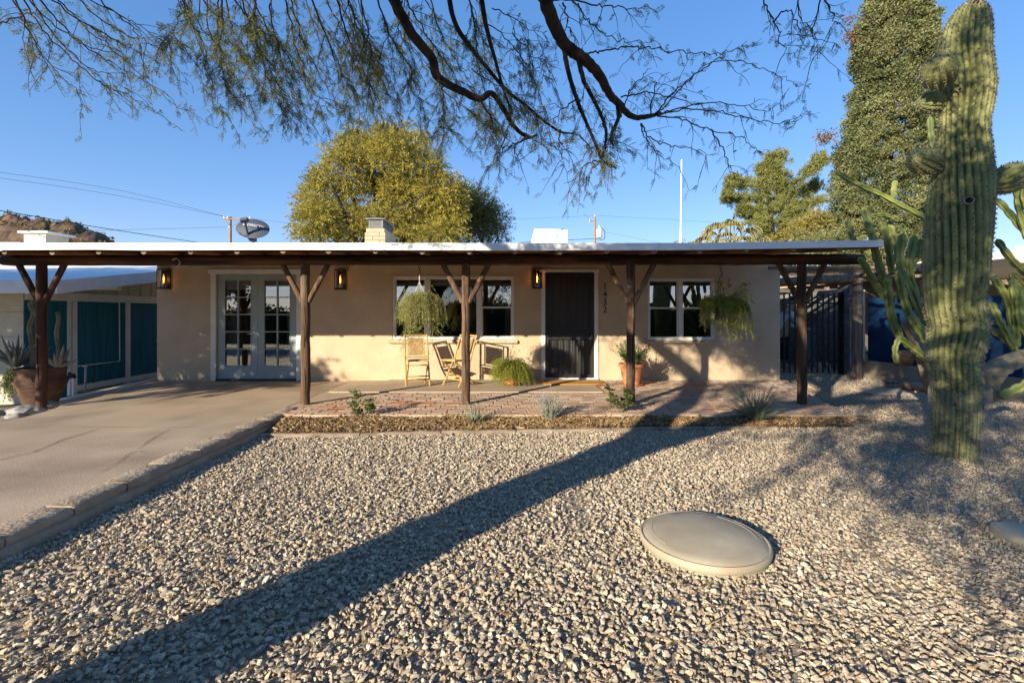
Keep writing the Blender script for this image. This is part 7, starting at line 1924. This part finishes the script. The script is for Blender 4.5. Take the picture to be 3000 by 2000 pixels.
def clump(c, m=85):
    P = [np.array(c)]; v = unit(np.array([R.uniform(-1, 1), R.uniform(-1, .6), -.35]) + rng.normal(0, .3, 3))
    for k in range(6): v = unit(v + rng.normal(0, .15, 3) + np.array([0, 0, -.06])); P.append(P[-1] + v * .14)
    P = np.array(P); TQ.append(tube_q(P, np.linspace(.010, .003, 7), 4)); tt = rng.random(m) * 5.99; ii = tt.astype(int); b = P[ii] + (P[ii + 1] - P[ii]) * (tt - ii)[:, None]
    LQ.append(leaf_quads(b + rng.normal(0, .07, (m, 3)), rand_dirs(m), .09, .035)); LV.append(rng.random(m))
for _ in range(110):     # unseen crown clumps added up-sun to shade the roof edge
    y_ = R.uniform(-.2, 1.4); u_ = R.uniform(-3.6, 0); clump((u_ + .83 * y_, y_, 2.17 + .385 * (6.1 - y_) + R.uniform(-.25, .35)))
for _ in range(120):  # more unseen clumps, added to shade the gate and pergola
    y_ = R.uniform(.8, 3.0); clump((R.uniform(-2.6, -1.2) + .83 * y_, y_, max(R.uniform(4.2, 5.4), HC + .66 * (y_ + .6) + 1.0)))
for _ in range(420):     # rear crown clumps added out of view to dapple the right-hand gravel
    y_ = R.uniform(-5.8, -1.2); u_ = R.uniform(-1.0, 2.4); gy_ = R.uniform(3.3, 6.3); z_ = .385 * (gy_ - y_) - .1
    if u_ < .2 and gy_ < 3.9 or mnoise.noise(Vector((u_ * 2.2, gy_ * 1.9, 2.2))) < .16: continue
    clump((u_ + .83 * y_, y_, z_), 60)
for _ in range(330):     # high crown clumps added out of view to dapple the saguaro
    y_ = R.uniform(-3.0, .8); u_ = R.uniform(-.05, 1.15); z0_ = R.uniform(.1, 4.4); z_ = z0_ + .385 * (4.75 - y_)
    if y_ > -.3 and z_ - .55 < HC + .66 * (y_ + .6) + .4: continue
    if mnoise.noise(Vector((u_ * 2.6, z0_ * 1.5, 7.7))) < .0: continue
    clump((u_ + .83 * y_, y_, z_), 60)
tw = quads_obj('twigs', np.concatenate(TQ), m_twig, mq, kind='stuff'); quads_obj('foliage', np.concatenate(LQ), m_mesq_leaf, mq, var=np.concatenate(LV), kind='stuff')

# tree out of view on the left whose shade lies over the drive and the neighbour
t = thing('shade_tree', 'broad leafy tree beyond the left edge shading the driveway', 'tree', (-14, 2.2, -.4))
limb_tree(t, m_bark, (-14, 2.2, -.4), [(-14.6, 2, 5), (-12.4, 3, 5.2), (-13.6, .8, 5), (-15.5, 3.4, 4.5), (-12.2, 4.4, 4.2)], .25)
q, v = wisps([(-13.2, 2.0, 4.3, 1.75, 1.9), (-11.4, 4.1, 3.9, 1.7, 1.6), (-14.6, .6, 4.4, 2.0, 1.7), (-15.2, 2.6, 4.0, 2.2, 1.9), (-12.6, 3.0, 3.0, 1.5, 1.0), (-16.8, 4.6, 3.6, 2.2, 2.0), (-14.2, 4.4, 3.2, 1.8, 1.3), (-9.9, 3.0, 2.3, .95, .40), (-11.2, 1.6, 3.0, .9, .5), (-8.9, 4.3, 1.75, .7, .28)], 4900, .5, .15, .085, 3); quads_obj('crown', q, m_acacia_dk, t, var=v)

# hedge added to darken the window reflections; trees across the street behind the camera
hd = thing('reflection_hedge', 'leafy hedge added along the street to darken the window reflections', 'hedge', (0, -6, -.1))
mb = MB()
for k in range(24): mb.tube([(-20 + 1.7 * k, -6, -.2), (-20 + 1.7 * k + R.uniform(-.2, .2), -6, 1.2)], .04, 6)
build(mb, 'stems', m_bark, hd)
mb = MB()
for k in range(44): mb.bevbox((-22 + k, -6.22 + R.uniform(-.05, .05), -.15), (-21.02 + k, -5.78 + R.uniform(-.05, .05), R.uniform(1.2, 1.45)), .12)
build(mb, 'solid_core', m_hedge, hd)  # solid boxes that close bright gaps in the reflected hedge
n = 26000; b = np.stack([rng.uniform(-22, 22, n), -6 + rng.normal(0, .34, n), rng.random(n) ** .8 * 1.75 - .1], -1); b[:, 2] += .12 * np.sin(b[:, 0] * 1.3)
quads_obj('foliage', leaf_quads(b, rand_dirs(n), rng.uniform(.10, .2, n), rng.uniform(.07, .12, n)), m_hedge, hd, var=rng.random(n))
for k, (x_, y_, h_) in enumerate(((-15, -24, 2.9), (-3, -26, 2.6), (9, -23, 2.7), (20, -25, 3.0))):
    t = thing('street_tree', ('bushy tree across the street opposite the driveway', 'bushy tree across the street opposite the wide window', 'bushy tree across the street opposite the small window', 'bushy tree across the street beyond the saguaro')[k], 'tree', (x_, y_, -.1), 'trees across the street')
    limb_tree(t, m_bark, (x_, y_, -.1), [(x_ - 1, y_, h_ * .7), (x_ + 1, y_, h_ * .8), (x_, y_ + 1, h_ * .9)], .2)
    q, v = wisps([(x_, y_, h_ * .62, 2.6, h_ * .34), (x_ + 2, y_, h_ * .5, 1.8, h_ * .28), (x_ - 2, y_, h_ * .5, 1.8, h_ * .28)], 700, .5, .25, .14, 3); quads_obj('crown', q, m_hedge, t, var=v)
